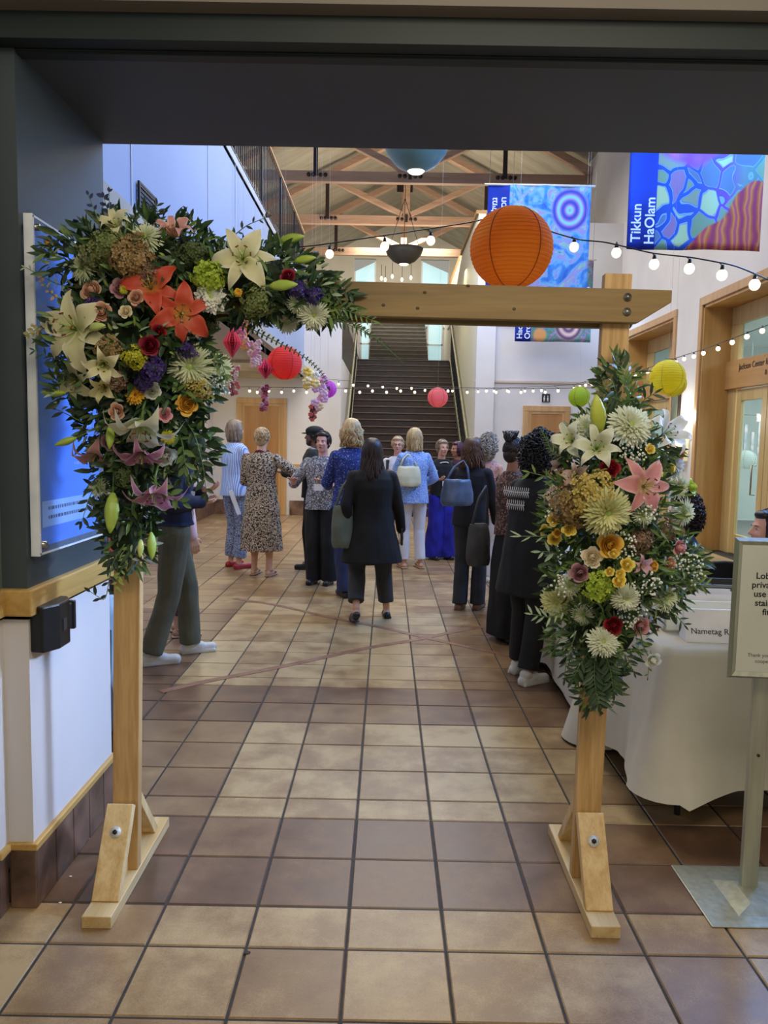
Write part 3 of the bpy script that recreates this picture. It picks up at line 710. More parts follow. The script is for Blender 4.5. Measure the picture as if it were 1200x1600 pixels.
table(1.12, 1.70, 3.95, 5.40, 'folding table behind the right flower post, under a white cloth', 'white cloth hanging over the middle table behind the right flowers', 5, .05)
table(1.14, 1.88, 5.46, 6.90, 'farthest folding table beside the person in the black coat', 'white cloth over the farthest table, beside the white sneakers', 9, .05)
# items on the front table
blackt = mat('black_text', '#15151a', '#1d1d22', 40, .6); paper = mat('paper', '#e9e8ea', '#dddcdf', 8, .7)
TZ = .742
nt_ = empty('name_tag_box', (1.245, 3.14, TZ), 'white card sign reading Nametag Return propped on the front table', 'card sign', rz=radians(-4))
MB().prism([(0, 0), (.10, .0), (.06, .13), (.05, .13)], lambda y, z: (0, y, z), lambda y, z: (.36, y, z)).build('card', paper, nt_, smooth=False, bevel=.002)
nx_ = Vector((0, -.15, .05)).normalized()
text('card_text', 'Nametag Return', .034, frame((.022, .012, .034), (1, 0, 0), (0, .05, .13)), blackt, nt_, .0006)
tr_ = empty('paper_tray', (1.36, 3.40, TZ), 'open white tray full of upright name cards behind the nametag sign', 'tray', rz=radians(-4))
MB().bx(-.14, .2, -.10, -.09, 0, .14).bx(-.14, .2, .09, .10, 0, .16).bx(-.14, -.13, -.1, .1, 0, .12).bx(.19, .2, -.1, .1, 0, .12).bx(-.14, .2, -.1, .1, 0, .01).build('tray_box', mat('cream_card', '#e6e4d2', '#dad8c4', 8, .7), tr_, smooth=False)
mb = MB()
for i in range(14): mb.box((.03+.004*(i % 3), -.08+i*.012, .10), (.29, .002, .13), Matrix.Rotation(radians(-14), 3, 'X'))
o = mb.build('name_cards', paper, tr_, smooth=False); o['kind'] = 'stuff'
bn = empty('storage_bin', (1.62, 3.62, TZ), 'dark grey open storage box at the back of the front table', 'box', rz=radians(-6))
MB().bx(-.26, .26, -.10, -.09, 0, .17).bx(-.26, .26, .1, .11, 0, .17).bx(-.26, -.25, -.1, .11, 0, .17).bx(.25, .26, -.1, .11, 0, .17).bx(-.26, .26, -.1, .11, 0, .01).build('box_body', mat('charcoal_box', '#46474a', '#3c3d40', 6, .6), bn, smooth=False, bevel=.004)
MB().bx(-.265, .265, -.105, -.095, .16, .172).build('box_rim', mat('pale_rim', '#7d7d80', '#727275', 6, .5), bn, smooth=False)
gb = empty('glass_bowl', (1.30, 4.05, TZ), 'low clear glass bowl on the dark mat beside the flowers', 'bowl')
MB().lathe([(.05, 0), (.10, .03), (.12, .08), (.115, .08), (.095, .035), (.045, .01)], n=28).build('bowl', glassmat('bowl_glass', '#cfe0ee', .35), gb)
MB().lathe([(.035, 0), (.05, .0), (.05, .006), (.035, .006)], n=20).build('foot', MATS['bowl_glass'], gb)
tag(MB().bx(-.2, .2, -.12, .12, 0, .006).build('table_mat', blk, loc=(1.38, 3.58, TZ), smooth=False, bevel=.002), 'flat black folder lying under the glass bowl area', 'folder')
pens = empty('marker_pen', (1.16, 3.30, TZ+.008), 'red and white marker lying at the corner of the front table', 'pen', rz=.9)
MB().tube([(-.06, 0, 0), (.04, 0, 0)], .008, 10).build('barrel', paper, pens); MB().tube([(.04, 0, 0), (.065, 0, 0)], .0085, 10).build('cap', mat('pen_red', '#b03038', '#9c2830', 20, .4), pens)
for i, (x, y, a) in enumerate(((1.34, 4.4, .2), (1.45, 4.7, -.3), (1.4, 5.0, .1))):
    tag(MB().bx(-.11, .11, -.14, .14, 0, .012).build('paper_stack', paper, loc=(x, y, TZ), smooth=False), ['stack of white sheets at the near end of the middle table', 'stack of white sheets in the middle of the middle table', 'stack of white sheets toward the far end of the middle table'][i], 'papers')
def chair(x, y, rz, lab):
    r = empty('banquet_chair', (x, y, 0), lab, 'chair', rz=rz)
    bf = mat('black_fabric', '#17181c', '#0f1013', 20, .9)
    MB().box((0, 0, .45), (.44, .43, .06)).build('seat', bf, r, smooth=False, bevel=.02)
    poly = [(-.21, .55), (.21, .55), (.215, .78)]+[(.215*cos(a*pi/10), .80+.09*sin(a*pi/10)) for a in range(11)]+[(-.215, .78)]
    MB().prism(poly, lambda a_, z: (a_, -.20, z), lambda a_, z: (a_, -.245, z)).build('backrest', bf, r, smooth=False, bevel=.01)
    for sx in (-.2, .2):
        MB().tube([(sx, .19, .44), (sx, .2, 0)], .012).build('leg', MATS['grey_label'], r)
        MB().tube([(sx, -.22, .85), (sx, -.2, .45), (sx, -.24, 0)], .012).build('leg', MATS['grey_label'], r)
    return r
chair(1.96, 4.66, 0, 'empty black chair with a rounded back behind the tables')
chair(2.28, 4.18, radians(90), 'black chair under the seated woman in profile by the sign')
chair(2.30, 5.30, radians(90), 'black chair under the person sitting behind the flowers')
# ================================================================== SIGN STAND
ss = empty('sign_stand', (1.285, 2.58, 0), 'silver framed lobby notice on a pole stand at the right edge', 'sign stand')
al = mat('brushed_aluminium', '#b9bba9', '#a6a898', 40, .38, .55, stretch=(1, 1, .1))
MB().prism([(-.21, -.205), (.42, -.205), (.42, .16), (-.21, .16)], lambda x, y: (x, y, 0), lambda x, y: (x, y, .006)).build('base_plate', al, ss, smooth=False, bevel=.003)
MB().box((.05, -.04, .016), (.30, .22, .022), top=.6).build('base_boss', al, ss, smooth=False, bevel=.003)
MB().box((.0, .0, .42), (.058, .025, .84)).build('pole', al, ss, smooth=False, bevel=.005)
MB().tube([(.0, -.013, .50), (.0, -.017, .50)], .005).build('screw', darkst, ss)
sf = Vector((-.145, -.06, .785)); W_, H_ = .40, .468
fr_ = MB()
for a_, b_ in (((0, 0), (W_, 0)), ((0, H_), (W_, H_)), ((0, 0), (0, H_)), ((W_, 0), (W_, H_))):
    pass
def bevframe(mb, W, H, t, d):
    o_ = [(0, 0), (W, 0), (W, H), (0, H)]; i_ = [(t, t), (W-t, t), (W-t, H-t), (t, H-t)]; m_ = [(t*.4, t*.4), (W-t*.4, t*.4), (W-t*.4, H-t*.4), (t*.4, H-t*.4)]
    vs = [(x, 0, z) for x, z in o_]+[(x, -d, z) for x, z in m_]+[(x, -d*.3, z) for x, z in i_]
    fs = []
    for a in (0, 4):
        for k in range(4): fs.append((a+k, a+(k+1) % 4, a+4+(k+1) % 4, a+4+k))
    fs.append((3, 2, 1, 0)); mb.add(vs, fs); return mb
o = bevframe(MB(), W_, H_, .026, .016).build('frame', al, ss, smooth=False); o.location = sf; o.rotation_euler.z = radians(-5)
o2 = MB().bx(.024, W_-.024, -.007, -.003, .024, H_-.024).build('notice_sheet', mat('sheet_grey', '#c9ccc0', '#bfc2b6', 3, .5), o, smooth=False)
lines = ['Lobby closed for a', 'private event. Please', 'use the elevator or', 'stairs to reach the', 'fitness center.']
text('notice_text', '\n'.join(lines), .029, frame((W_/2-.020, -.0075, .335), (1, 0, 0), (0, 0, 1)), blackt, o2, .0004, 'CENTER', 1.03, .0004)
text('notice_text', 'Thank you for your\ncooperation', .0165, frame((W_/2-.075, -.0075, .075), (1, 0, 0), (0, 0, 1)), mat('grey_text', '#6c6e68', '#62645e', 30, .6), o2, .0004, 'CENTER', 1.2)
# ================================================================== BANNERS
def bannermat(name, kind):
    m, nt, b = newmat(name); N = nt.nodes; L = nt.links
    uv = N.new('ShaderNodeUVMap'); mp = N.new('ShaderNodeMapping'); L.new(uv.outputs[0], mp.inputs[0]); sx = N.new('ShaderNodeSeparateXYZ'); L.new(uv.outputs[0], sx.inputs[0])
    dn = N.new('ShaderNodeTexNoise'); dn.inputs['Scale'].default_value = 3; L.new(uv.outputs[0], dn.inputs['Vector'])
    vm = N.new('ShaderNodeVectorMath'); vm.operation = 'MULTIPLY_ADD'; vm.inputs[1].default_value = (.25,)*3; L.new(dn.outputs['Color'], vm.inputs[0]); L.new(uv.outputs[0], vm.inputs[2])
    def ramp(fac, cols, interp='LINEAR'):
        r = N.new('ShaderNodeValToRGB'); r.color_ramp.interpolation = interp; e = r.color_ramp.elements
        e[0].position, e[0].color = cols[0][0], srgb(cols[0][1]); e[1].position, e[1].color = cols[-1][0], srgb(cols[-1][1])
        for p, c in cols[1:-1]: k = e.new(p); k.color = srgb(c)
        L.new(fac, r.inputs[0]); return r.outputs[0]
    def mix(fac, a, b_):
        x = N.new('ShaderNodeMix'); x.data_type = 'RGBA'
        for s_, v_ in (('Factor', fac), ('A', a), ('B', b_)):
            if isinstance(v_, (float, int)): x.inputs[s_].default_value = v_
            elif isinstance(v_, tuple): x.inputs[s_].default_value = v_
            else: L.new(v_, x.inputs[s_])
        return x.outputs['Result']
    def rng(sock, lo, hi):
        r = N.new('ShaderNodeMapRange'); r.inputs[1].default_value = lo; r.inputs[2].default_value = hi; L.new(sock, r.inputs[0]); return r.outputs[0]
    if kind == 'A':
        v = N.new('ShaderNodeTexVoronoi'); v.feature = 'F1'; v.inputs['Scale'].default_value = 6.4; L.new(vm.outputs[0], v.inputs['Vector'])
        ve = N.new('ShaderNodeTexVoronoi'); ve.feature = 'DISTANCE_TO_EDGE'; ve.inputs['Scale'].default_value = 6.4; L.new(vm.outputs[0], ve.inputs['Vector'])
        sc = N.new('ShaderNodeSeparateColor'); L.new(v.outputs['Color'], sc.inputs[0])
        leaf = ramp(sc.outputs[0], [(0, '#8fb79a'), (.3, '#c3dfb4'), (.5, '#6f93b8'), (.7, '#9db7a6'), (.85, '#a48ab8'), (1, '#b9d6c0')], 'CONSTANT')
        bg = ramp(sx.outputs['X'], [(0, '#2450c0'), (.5, '#3f6fd8'), (.72, '#8a5cc0'), (.85, '#7fa5b4'), (1, '#5fa39a')])
        col = mix(rng(ve.outputs['Distance'], .075, .11), bg, leaf)
        ring = N.new('ShaderNodeMath'); ring.operation = 'COMPARE'; ring.inputs[1].default_value = .075; ring.inputs[2].default_value = .012; L.new(ve.outputs['Distance'], ring.inputs[0])
        col = mix(ring.outputs[0], col, srgb('#8fc4ee'))
        # warm corner lower right, pink zone at the top
        s2 = N.new('ShaderNodeSeparateXYZ'); L.new(vm.outputs[0], s2.inputs[0]); ad = N.new('ShaderNodeMath'); ad.operation = 'SUBTRACT'; L.new(s2.outputs['X'], ad.inputs[0]); L.new(s2.outputs['Y'], ad.inputs[1])
        wv = N.new('ShaderNodeTexWave'); wv.inputs['Scale'].default_value = 3; wv.inputs['Distortion'].default_value = 6; L.new(uv.outputs[0], wv.inputs['Vector'])
        warm = ramp(wv.outputs['Fac'], [(0, '#b0446c'), (.4, '#d0704a'), (.75, '#e2a04c'), (1, '#c85a72')])
        w1 = N.new('ShaderNodeMath'); w1.operation = 'MULTIPLY'; L.new(rng(ad.outputs[0], .46, .475), w1.inputs[0]); L.new(rng(s2.outputs['Y'], .55, .54), w1.inputs[1]); col = mix(w1.outputs[0], col, warm)
        dd = N.new('ShaderNodeVectorMath'); dd.operation = 'DISTANCE'; dd.inputs[1].default_value = (.56, .95, 0); L.new(vm.outputs[0], dd.inputs[0])
        pk = ramp(v.outputs['Distance'], [(0, '#e48fc4'), (.5, '#a070d4'), (1, '#c050a8')])
        col = mix(rng(dd.outputs['Value'], .34, .30), col, pk)
    else:
        n1 = N.new('ShaderNodeTexNoise'); n1.inputs['Scale'].default_value = 4.2 if kind == 'B' else 6; n1.inputs['Detail'].default_value = 4; n1.inputs['Distortion'].default_value = 2.2; L.new(uv.outputs[0], n1.inputs['Vector'])
        if kind == 'B': cols = [(.25, '#3a62d8'), (.42, '#58a8ee'), (.5, '#8fd0f2'), (.56, '#b9a2ea'), (.62, '#a6e4d0'), (.75, '#4f86e4')]
        else: cols = [(.25, '#3a5fb0'), (.42, '#6fb0a8'), (.5, '#4f9a8c'), (.56, '#b87ab0'), (.62, '#88b8c8'), (.75, '#5a6cb8')]
        col = ramp(n1.outputs['Fac'], cols)
        dd = N.new('ShaderNodeVectorMath'); dd.operation = 'DISTANCE'; dd.inputs[1].default_value = (.80, .80, 0) if kind == 'B' else (.70, .20, 0); L.new(uv.outputs[0], dd.inputs[0])
        rw = N.new('ShaderNodeMath'); rw.operation = 'SINE'
        ml = N.new('ShaderNodeMath'); ml.operation = 'MULTIPLY'; ml.inputs[1].default_value = 70; L.new(dd.outputs['Value'], ml.inputs[0]); L.new(ml.outputs[0], rw.inputs[0])
        rings = ramp(rng(rw.outputs[0], -1, 1), [(0, '#4a62d0' if kind == 'B' else '#6a5a86'), (.5, '#b48ae0' if kind == 'B' else '#c9a0a8'), (1, '#9fe8f0' if kind == 'B' else '#e8d8d0')])
        col = mix(rng(dd.outputs['Value'], .20, .16), col, rings)
        if kind == 'C':
            d2 = N.new('ShaderNodeVectorMath'); d2.operation = 'DISTANCE'; d2.inputs[1].default_value = (.33, .08, 0); L.new(uv.outputs[0], d2.inputs[0])
            col = mix(rng(d2.outputs['Value'], .10, .07), col, srgb('#e6b070'))
    strip = ramp(sx.outputs['Y'], [(0, '#182f9c'), (.4, '#2a55d6'), (1, '#1f40b8')])
    col = mix(rng(sx.outputs['X'], .212, .208), col, strip)
    L.new(col, b.inputs['Base Color']); b.inputs['Roughness'].default_value = .8
    tr = N.new('ShaderNodeBsdfTranslucent'); L.new(col, tr.inputs[0]); ms = N.new('ShaderNodeMixShader'); ms.inputs[0].default_value = .35
    L.new(b.outputs[0], ms.inputs[1]); L.new(tr.outputs[0], ms.inputs[2]); L.new(ms.outputs[0], N['Material Output'].inputs[0])
    return m
def roofz(x): return 10.12-.5*abs(x-.42)
letw = mat('banner_white', '#e6eefc', '#dde6f6', 20, .7)
def banner(x0, W, z0, H, Y, kind, lab, words):
    r = empty('hanging_banner', (x0, Y, z0), lab, 'banner')
    mb = MB(); mb.grid(lambda u, v: (u*W, .025*sin(u*7+v*2)*(1-v*.6)+.012*sin(u*19), v*H), 40, 20)
    mb.build('cloth', bannermat('banner_art_'+kind.lower(), kind), r, solid=.003)
    MB().tube([(-.05, 0, H), (W+.05, 0, H)], .016, 8).build('top_rod', MATS['sign_white'], r)
    for x in (.02, W-.02): MB().tube([(x, 0, H), (x+.01, 0, roofz(x0+x)-z0)], .004, 5).build('hanging_wire', zinc, r)
    for (s_, z_, xx, size) in words:
        text('banner_lettering', s_, size, frame((xx, -.045, z_), (0, 0, 1), (-1, 0, 0)), letw, r, .001, bold=.002)
    return r
banner(2.54, 1.44, 3.65, 1.65, 8.6, 'A', 'large blue banner with leaf shapes lettered Tikkun HaOlam, nearest of the hanging banners', [('Tikkun', .06, .125, .145), ('HaOlam', .04, .27, .145)])
hb = [(chr(0x05EA)+chr(0x05D5)+chr(0x05DC)+chr(0x05D9)+chr(0x05DE)+chr(0x05D2), 1.16, .125, .105), (chr(0x05DD)+chr(0x05D9)+chr(0x05D3)+chr(0x05E1)+chr(0x05D7), 1.16, .25, .105)]
banner(1.345, 1.44, 3.50, 1.63, 11.2, 'B', 'blue swirling banner with white Hebrew lettering behind the big orange lantern', hb)
banner(2.42, 1.46, 3.5, 1.55, 15.2, 'C', 'farthest blue green banner showing below the arch beam, lettered Hachnasat Orchim', [('Hachnasat', .04, .13, .15), ('Orchim', .04, .28, .15)])
# ================================================================== LANTERNS
def lantmat(name, c, c2):
    if name in MATS: return MATS[name]
    m = mat(name, c, c2, 4, .75); nt = m.node_tree; N = nt.nodes; L = nt.links; b = N['Principled BSDF']
    src = b.inputs['Base Color'].links[0].from_socket
    tr = N.new('ShaderNodeBsdfTranslucent'); L.new(src, tr.inputs[0]); ms = N.new('ShaderNodeMixShader'); ms.inputs[0].default_value = .62
    L.new(b.outputs[0], ms.inputs[1]); L.new(tr.outputs[0], ms.inputs[2]); L.new(ms.outputs[0], N['Material Output'].inputs[0])
    return m
def lantern(loc, r, m, lab, ribs=22, wire=1.0):
    o = empty('paper_lantern', loc, lab, 'lantern')
    prof = []; n = ribs*4
    a0 = .22
    for i in range(n+1):
        ph = -pi/2+a0+(pi-2*a0)*i/n; k = 1-.022*abs(cos(pi*i/4))
        prof.append((r*cos(ph)*k, r*.96*sin(ph)*k))
    MB().lathe(prof, n=48).build('paper_shade', m, o)
    mb = MB()
    for i in range(0, ribs+1):
        ph = -pi/2+a0+(pi-2*a0)*(i)/ribs; rr2 = r*cos(ph)*.985
        mb.tube([(rr2*cos(a), rr2*sin(a), r*.96*sin(ph)) for a in [2*pi*q/24 for q in range(25)]], r*.006, 4)
    mb.build('wire_rib', m, o)
    mb = MB()
    for a in (.9, .9+pi, 2.15, 2.15+pi):
        pts = [(r*1.003*cos(p)*cos(a), r*1.003*cos(p)*sin(a), r*.963*sin(p)) for p in [-1.3+2.6*q/16 for q in range(17)]]
        mb.tube(pts, r*.012, 5)
    mb.build('paper_seam', mat(m.name+'_seam', *{'lantern_orange': ('#b5560c', '#a34c08')}.get(m.name, ('#c8c060', '#b8b050')) if m.name in ('lantern_orange', 'lantern_yellow') else ('#b04040', '#a03838'), 6, .8), o)
    MB().tube([(0, 0, -r*.9), (0, 0, r*.95)], r*.012, 5).tube([(-.2*r, 0, r*.93), (0, 0, r*.99), (.2*r, 0, r*.93)], r*.012, 5).build('wire_frame', zinc, o)
    MB().tube([(0, 0, r*.97), (0, 0, (3.62 if loc[0] > 5 else roofz(loc[0]))-loc[2])], .0008, 4).build('hanging_thread', paper, o)
    return o
p = at(799, 388, 4.1)
lantern(p, .213, lantmat('lantern_orange', '#ffb347', '#ffa938'), 'large bright orange paper lantern hanging just above the arch beam', 26, 2.0)
p = at(1043, 589, 6.5); lantern(p, .145, lantmat('lantern_yellow', '#fff05a', '#fae848'), 'round yellow paper lantern by the wooden door casing', 18, .14)
p = at(1052, 600, 9.0); lantern(p, .15, lantmat('lantern_pale_yellow', '#f4ea6a', '#ece15a'), 'pale yellow paper lantern mostly hidden behind the nearer yellow one', 18, .2)
p = at(905, 620, 9.6); lantern(p, .132, lantmat('lantern_green', '#cfe25a', '#c4d84e'), 'lime green paper lantern left of the right post', 16, .1)
p = at(684, 621, 11.2); lantern(p, .148, lantmat('lantern_pink', '#ffa6a8', '#fb9aa0'), 'small pink paper lantern hanging in front of the dark stairs', 16, .12)
p = at(445, 567, 7.0); lantern(p, .155, lantmat('lantern_red', '#ff7068', '#f8655e'), 'coral red paper lantern under the left side flowers', 18, .4)
p = at(512, 608, 8.2); lantern(p, .095, lantmat('lantern_violet', '#ea86ea', '#e07ae2'), 'small violet paper lantern at the end of the paper flower garland', 12, .4)
# honeycomb diamonds
def honeycomb(loc, h, r, m, lab):
    o = empty('honeycomb_ornament', loc, lab, 'paper ornament'); mb = MB(); n = 18
    for k in range(n):
        a = 2*pi*k/n; ca, sa = cos(a), sin(a); nrm = Vector((-sa, ca, 0))*.0008
        v = [Vector((0, 0, h)), Vector((r*ca, r*sa, .05*h)), Vector((r*ca*.95, r*sa*.95, -.1*h)), Vector((0, 0, -h))]
        mb.add([q+nrm for q in v]+[q-nrm for q in v], [(0, 1, 2, 3), (7, 6, 5, 4), (0, 4, 5, 1), (1, 5, 6, 2), (2, 6, 7, 3)])
    for z in range(-5, 6):
        zz = z*h/6; rad = r*(1-abs(zz)/h)*.93
        mb.lathe([(rad*.2, zz), (rad, zz+.002), (rad*.2, zz+.004)], n=36)
    mb.build('paper_comb', m, o, smooth=False)
    MB().tube([(0, 0, h), (0, 0, roofz(loc[0])-loc[2])], .0007, 4).build('thread', paper, o)
    return o
hp = lantmat('honeycomb_pink', '#ffa0aa', '#fb96a2')
honeycomb(at(363, 535, 6.2), .125, .075, hp, 'coral pink honeycomb diamond hanging below the left flowers')
honeycomb(at(415, 576, 6.9), .095, .075, lantmat('honeycomb_rose', '#ffa0be', '#fa94b6'), 'rose honeycomb diamond just left of the red lantern')
# hanging flower strands
def strand(x, y0, y1, Y, cols, lab, n=16, rpx=7):
    p = at(x, y0, Y); q = at(x, y1, Y); L_ = (p-q).length
    o = empty('flower_strand', p, lab, 'garland'); rd = random.Random(x)
    MB().tube([(0, 0, roofz(p.x)-p.z), (0, 0, -L_)], .0007, 4).build('thread', paper, o)
    for ci, c in enumerate(cols):
        mb = MB()
        for i in range(ci, int(n*1.6), len(cols)):
            z = -L_*i/(n*1.6); cx, cy = rd.uniform(-1, 1)*rpx/CF*Y*.62, rd.uniform(-1, 1)*.03
            for k in range(5):
                a = k*1.257+i; R = .42*rpx/CF*Y
                mb.ell((cx+R*.55*cos(a), cy, z+R*.55*sin(a)), (R*.55, R*.25, R*.5), 7, 5)
        mb.build('paper_blossom', mat('strand_%s' % c, '#'+c, None, 12, .8), o)
strand(366, 572, 618, 6.2, ['a04a50', 'e8c8b8', 'd87878'], 'dangling strand of red and cream blossoms under the pink diamond', 18, 9)
strand(413, 604, 642, 6.9, ['8a3a48', 'e6b8c0', 'c86878'], 'dangling strand of dark red blossoms under the rose diamond', 16, 9)
strand(491, 630, 658, 8.2, ['6a2c34', 'd86a58'], 'short dangling strand of dark red blossoms below the tissue flowers', 9, 9)
strand(380, 500, 545, 6.4, ['f4b060', 'f6c8a0', 'f0a0b0'], 'peach and orange tissue blossoms right of the coral diamond', 14, 12)
strand(398, 535, 572, 6.6, ['f6c8c8', 'f0a8b8', 'f4d8c0'], 'pale pink tissue blossoms left of the red lantern', 12, 12)
strand(372, 488, 520, 6.3, ['f07090', 'f4a0b8'], 'bright pink tissue blossoms tucked under the flower arch', 10, 12)
strand(486, 580, 604, 8.0, ['f6d060', 'f8e0a0', 'f4f0e8'], 'yellow and white tissue blossoms left of the violet lantern', 12, 15)
strand(500, 590, 640, 8.1, ['f4c8e0', 'e8b0d8', 'f6d8a0'], 'pale pink tissue blossoms hanging under the yellow ones', 12, 14)
# ================================================================== STRING LIGHTS
bulbg = mat('lit_bulb', '#fff0d0', '#ffe9c0', 4, .2, emit=1.7)
def stringlights(pts, bulbs, r0, lab, hang=.03):
    "pts: pixel x,y,Y path of the cord; bulbs: fractional pixel x positions"
    P = [at(*p) for p in pts]
    Q = []
    for i in range(len(P)-1):
        for k in range(8): Q.append(P[i].lerp(P[i+1], k/8))
    Q.append(P[-1])
    for _ in range(3): Q = [Q[0]]+[(Q[i-1]+Q[i]*2+Q[i+1])/4 for i in range(1, len(Q)-1)]+[Q[-1]]
    o = empty('string_lights', Q[0], lab, 'string lights'); O = Q[0]
    MB().tube([q-O for q in Q], .0035, 5).build('cord', blk, o)
    for (x, y, Y) in bulbs:
        c = at(x, y, Y)
        top = min(Q, key=lambda q: (Vector((q.x, q.y))-Vector((c.x, c.y))).length)
        c2 = Vector((c.x, c.y, c.z))
        r = r0*(.72 if Y > 5 else .9)
        b_ = MB().ell((0, 0, 0), (r, r, r*1.08), 14, 9).build('bulb', bulbg, o, loc=c2-O)
        MB().tube([(0, 0, r*.9), (0, 0, r*1.2), (0, 0, r*1.9)], [r*.45, r*.42, r*.3], 8).tube([(0, 0, r*1.8), Vector((0, 0, max(r*1.9, top.z-c.z)))+Vector((top.x-c.x, top.y-c.y, 0))], r*.12, 4).build('socket', blk, b_)
    return o
stringlights([(320, 385, 4.6), (470, 387, 4.5), (600, 368, 4.3), (740, 347, 4.1), (799, 330, 4.1)], [(515, 397, 4.45), (601, 385, 4.3), (673, 376, 4.2)], .026, 'upper string lights left of the orange lantern, three globe bulbs')
stringlights([(799, 330, 4.1), (860, 362, 4.1), (905, 375, 4.0), (945, 378, 3.9), (1020, 396, 3.8), (1080, 402, 3.6), (1150, 415, 3.5), (1230, 450, 3.4)],
             [(897, 386, 4.05), (963, 395, 3.9), (1022, 413, 3.8), (1077, 420, 3.65), (1128, 430, 3.55), (1179, 445, 3.45)], .026, 'upper string lights right of the orange lantern, six globe bulbs')
bl = [(1191, 517, 5.6), (1167, 526, 5.8), (1144, 535, 6.1), (1122, 545, 6.5), (1099, 552, 6.9), (1084, 557, 7.3), (1069, 561, 7.7), (1056, 566, 8.1), (1012, 581, 8.5), (1004, 584, 8.7), (993, 588, 9), (925, 600, 10), (915, 602, 10.2), (906, 604, 10.4), (897, 607, 10.6), (872, 610, 11), (846, 610, 11.2), (820, 611, 11.4), (795, 612, 11.6), (772, 611, 11.7), (747, 612, 11.8), (707, 611, 11.9), (664, 610, 11.9), (643, 607, 11.9), (620, 607, 11.8), (598, 605, 11.8), (575, 603, 11.7), (552, 602, 11.6), (529, 600, 11.5)]
stringlights([(1230, 497, 5.2)]+[(x, y-6, Y) for x, y, Y in bl[::2]]+[(505, 592, 11.4)], bl, .026, 'long string lights sweeping from the right door across the hall')
bl = [(x, 611+(2 if i % 2 else 0), 10.6) for i, x in enumerate((390, 402, 420, 440, 459, 479, 540, 562, 582, 604, 626, 648, 700, 730, 760, 775, 793, 814, 833, 852, 872))]
stringlights([(350, 604, 10.6), (500, 606, 10.6), (700, 608, 10.7), (930, 606, 10.6)], bl, .026, 'straight string lights across the hall just above the heads')
# ================================================================== PENDANTS
def pendant(loc, r, h, m, lab, wires):
    o = empty('pendant_lamp', loc, lab, 'pendant lamp')
    prof = [(r*.26, 0), (r*.6, h*.22), (r*.88, h*.6), (r, h), (r*.97, h), (r*.85, h*.62), (r*.57, h*.26), (r*.24, h*.05)]
    MB().lathe(prof, n=40).build('bowl_shade', m, o)
    MB().lathe([(.0005, -h*.06), (r*.2, -h*.05), (r*.26, h*.02), (.0005, h*.02)], n=28).build('diffuser', mat('lamp_diffuser', '#fff6d8', '#fff2cc', 3, .4, emit=2.2), o)
    mb = MB()
    for k in range(3):
        a = k*2.094+.5; mb.tube([(r*cos(a)*.97, r*sin(a)*.97, h), (0, 0, h+wires*.45), (0, 0, roofz(loc[0])-loc[2])], .008, 5)
    mb.build('suspension_wire', darkst, o)
    return o
pendant(at(650, 268, 10), .42, .36, glassmat('teal_glass', '#6a8880', .8, .3), 'teal glass bowl pendant lamp near the top edge of the opening', 1.8)
pendant(at(631, 413, 19), .46, .36, mat('dark_bowl', '#4c463e', '#403b34', 5, .6), 'dark bowl pendant lamp hanging far back in front of the gable', 2.6)
SP = ['leftmost', 'second from left', 'third from left', 'fourth from left', 'rightmost']
for i, (x, y) in enumerate(((596, 435), (602, 437), (613, 432), (628, 437), (642, 434))):
    c = at(x, y, 29.5); o = empty('ceiling_spot', c, 'tiny glowing lamp under the gable, %s of the row of five' % SP[i], 'lamp', 'row of tiny lamps under the gable')
    MB().ell((0, 0, 0), (.05, .05, .08), 10, 6).build('glow', MATS['lamp_diffuser'], o); MB().tube([(0, 0, .05), (0, 0, .5)], .01, 5).build('stem', darkst, o)
# wall fixtures
sc = empty('wall_sconce', (4.58, 12.05, 1.50), 'cream half-round wall sconce glowing between the two glazed doors', 'wall lamp')
MB().loft([(-.0, 0, -.18, .10, .13), (-.0, 0, .17, .13, .16)], 20).build('shade', mat('cream_glow', '#f2e8c0', '#ece2b6', 4, .5, emit=.5), sc)
MB().bx(-.01, .02, -.05, .05, -.14, .1).build('back_plate', railm, sc, smooth=False)
point('sconce_lamp', (4.36, 12.05, 2.0), 14, (1, .93, .75), .06)
sc = empty('framed_plaque', (4.585, 12.45, 2.25), 'tall dark plaque on the white pier behind the yellow lantern', 'plaque')
MB().bx(-.03, .0, -.16, .16, -.40, .40).build('frame', darkst, sc, smooth=False, bevel=.005); MB().bx(-.035, -.03, -.12, .12, -.36, .36).build('panel', mat('plaque_green', '#6c7664', '#5d6756', 5, .4), sc, smooth=False)
sc = empty('wall_sconce', (-3.5, 13.6, 1.95), 'tall dark wall sconce on the left aisle wall', 'wall lamp')
MB().bx(.03, .12, -.10, .10, -.28, .28).build('cover', mat('bronze_cover', '#6d675a', '#5f594d', 8, .5, .3), sc, smooth=False, bevel=.006); MB().bx(0, .03, -.08, .08, -.2, .2).build('back_plate', darkst, sc, smooth=False)
point('sconce_lamp', (-3.3, 13.6, 2.45), 10, (1, .9, .55), .05)
sc = empty('wall_cabinet', (-3.5, 12.1, 1.02), 'brown wooden wall panel on the left aisle wall', 'wall panel')
MB().bx(0, .12, -.22, .22, -.32, .32).build('carcass', wood('brown_panel', '#6d5033', '#5a4028', 'Z', 8), sc, smooth=False, bevel=.006); MB().bx(.12, .135, -.19, .19, -.29, .29).build('door', MATS['brown_panel'], sc, smooth=False, bevel=.004)
sc = empty('wall_notice', (-3.5, 14.0, 1.47), 'narrow grey notice on the left aisle wall', 'notice')
MB().bx(0, .02, -.18, .18, -.2, .2).build('frame', mat('grey_notice_frame', '#8a8580', '#7c7772', 8, .6), sc, smooth=False); MB().bx(.02, .025, -.15, .15, -.17, .17).build('sheet', mat('grey_notice', '#9a9694', '#908c8a', 8, .6), sc, smooth=False)
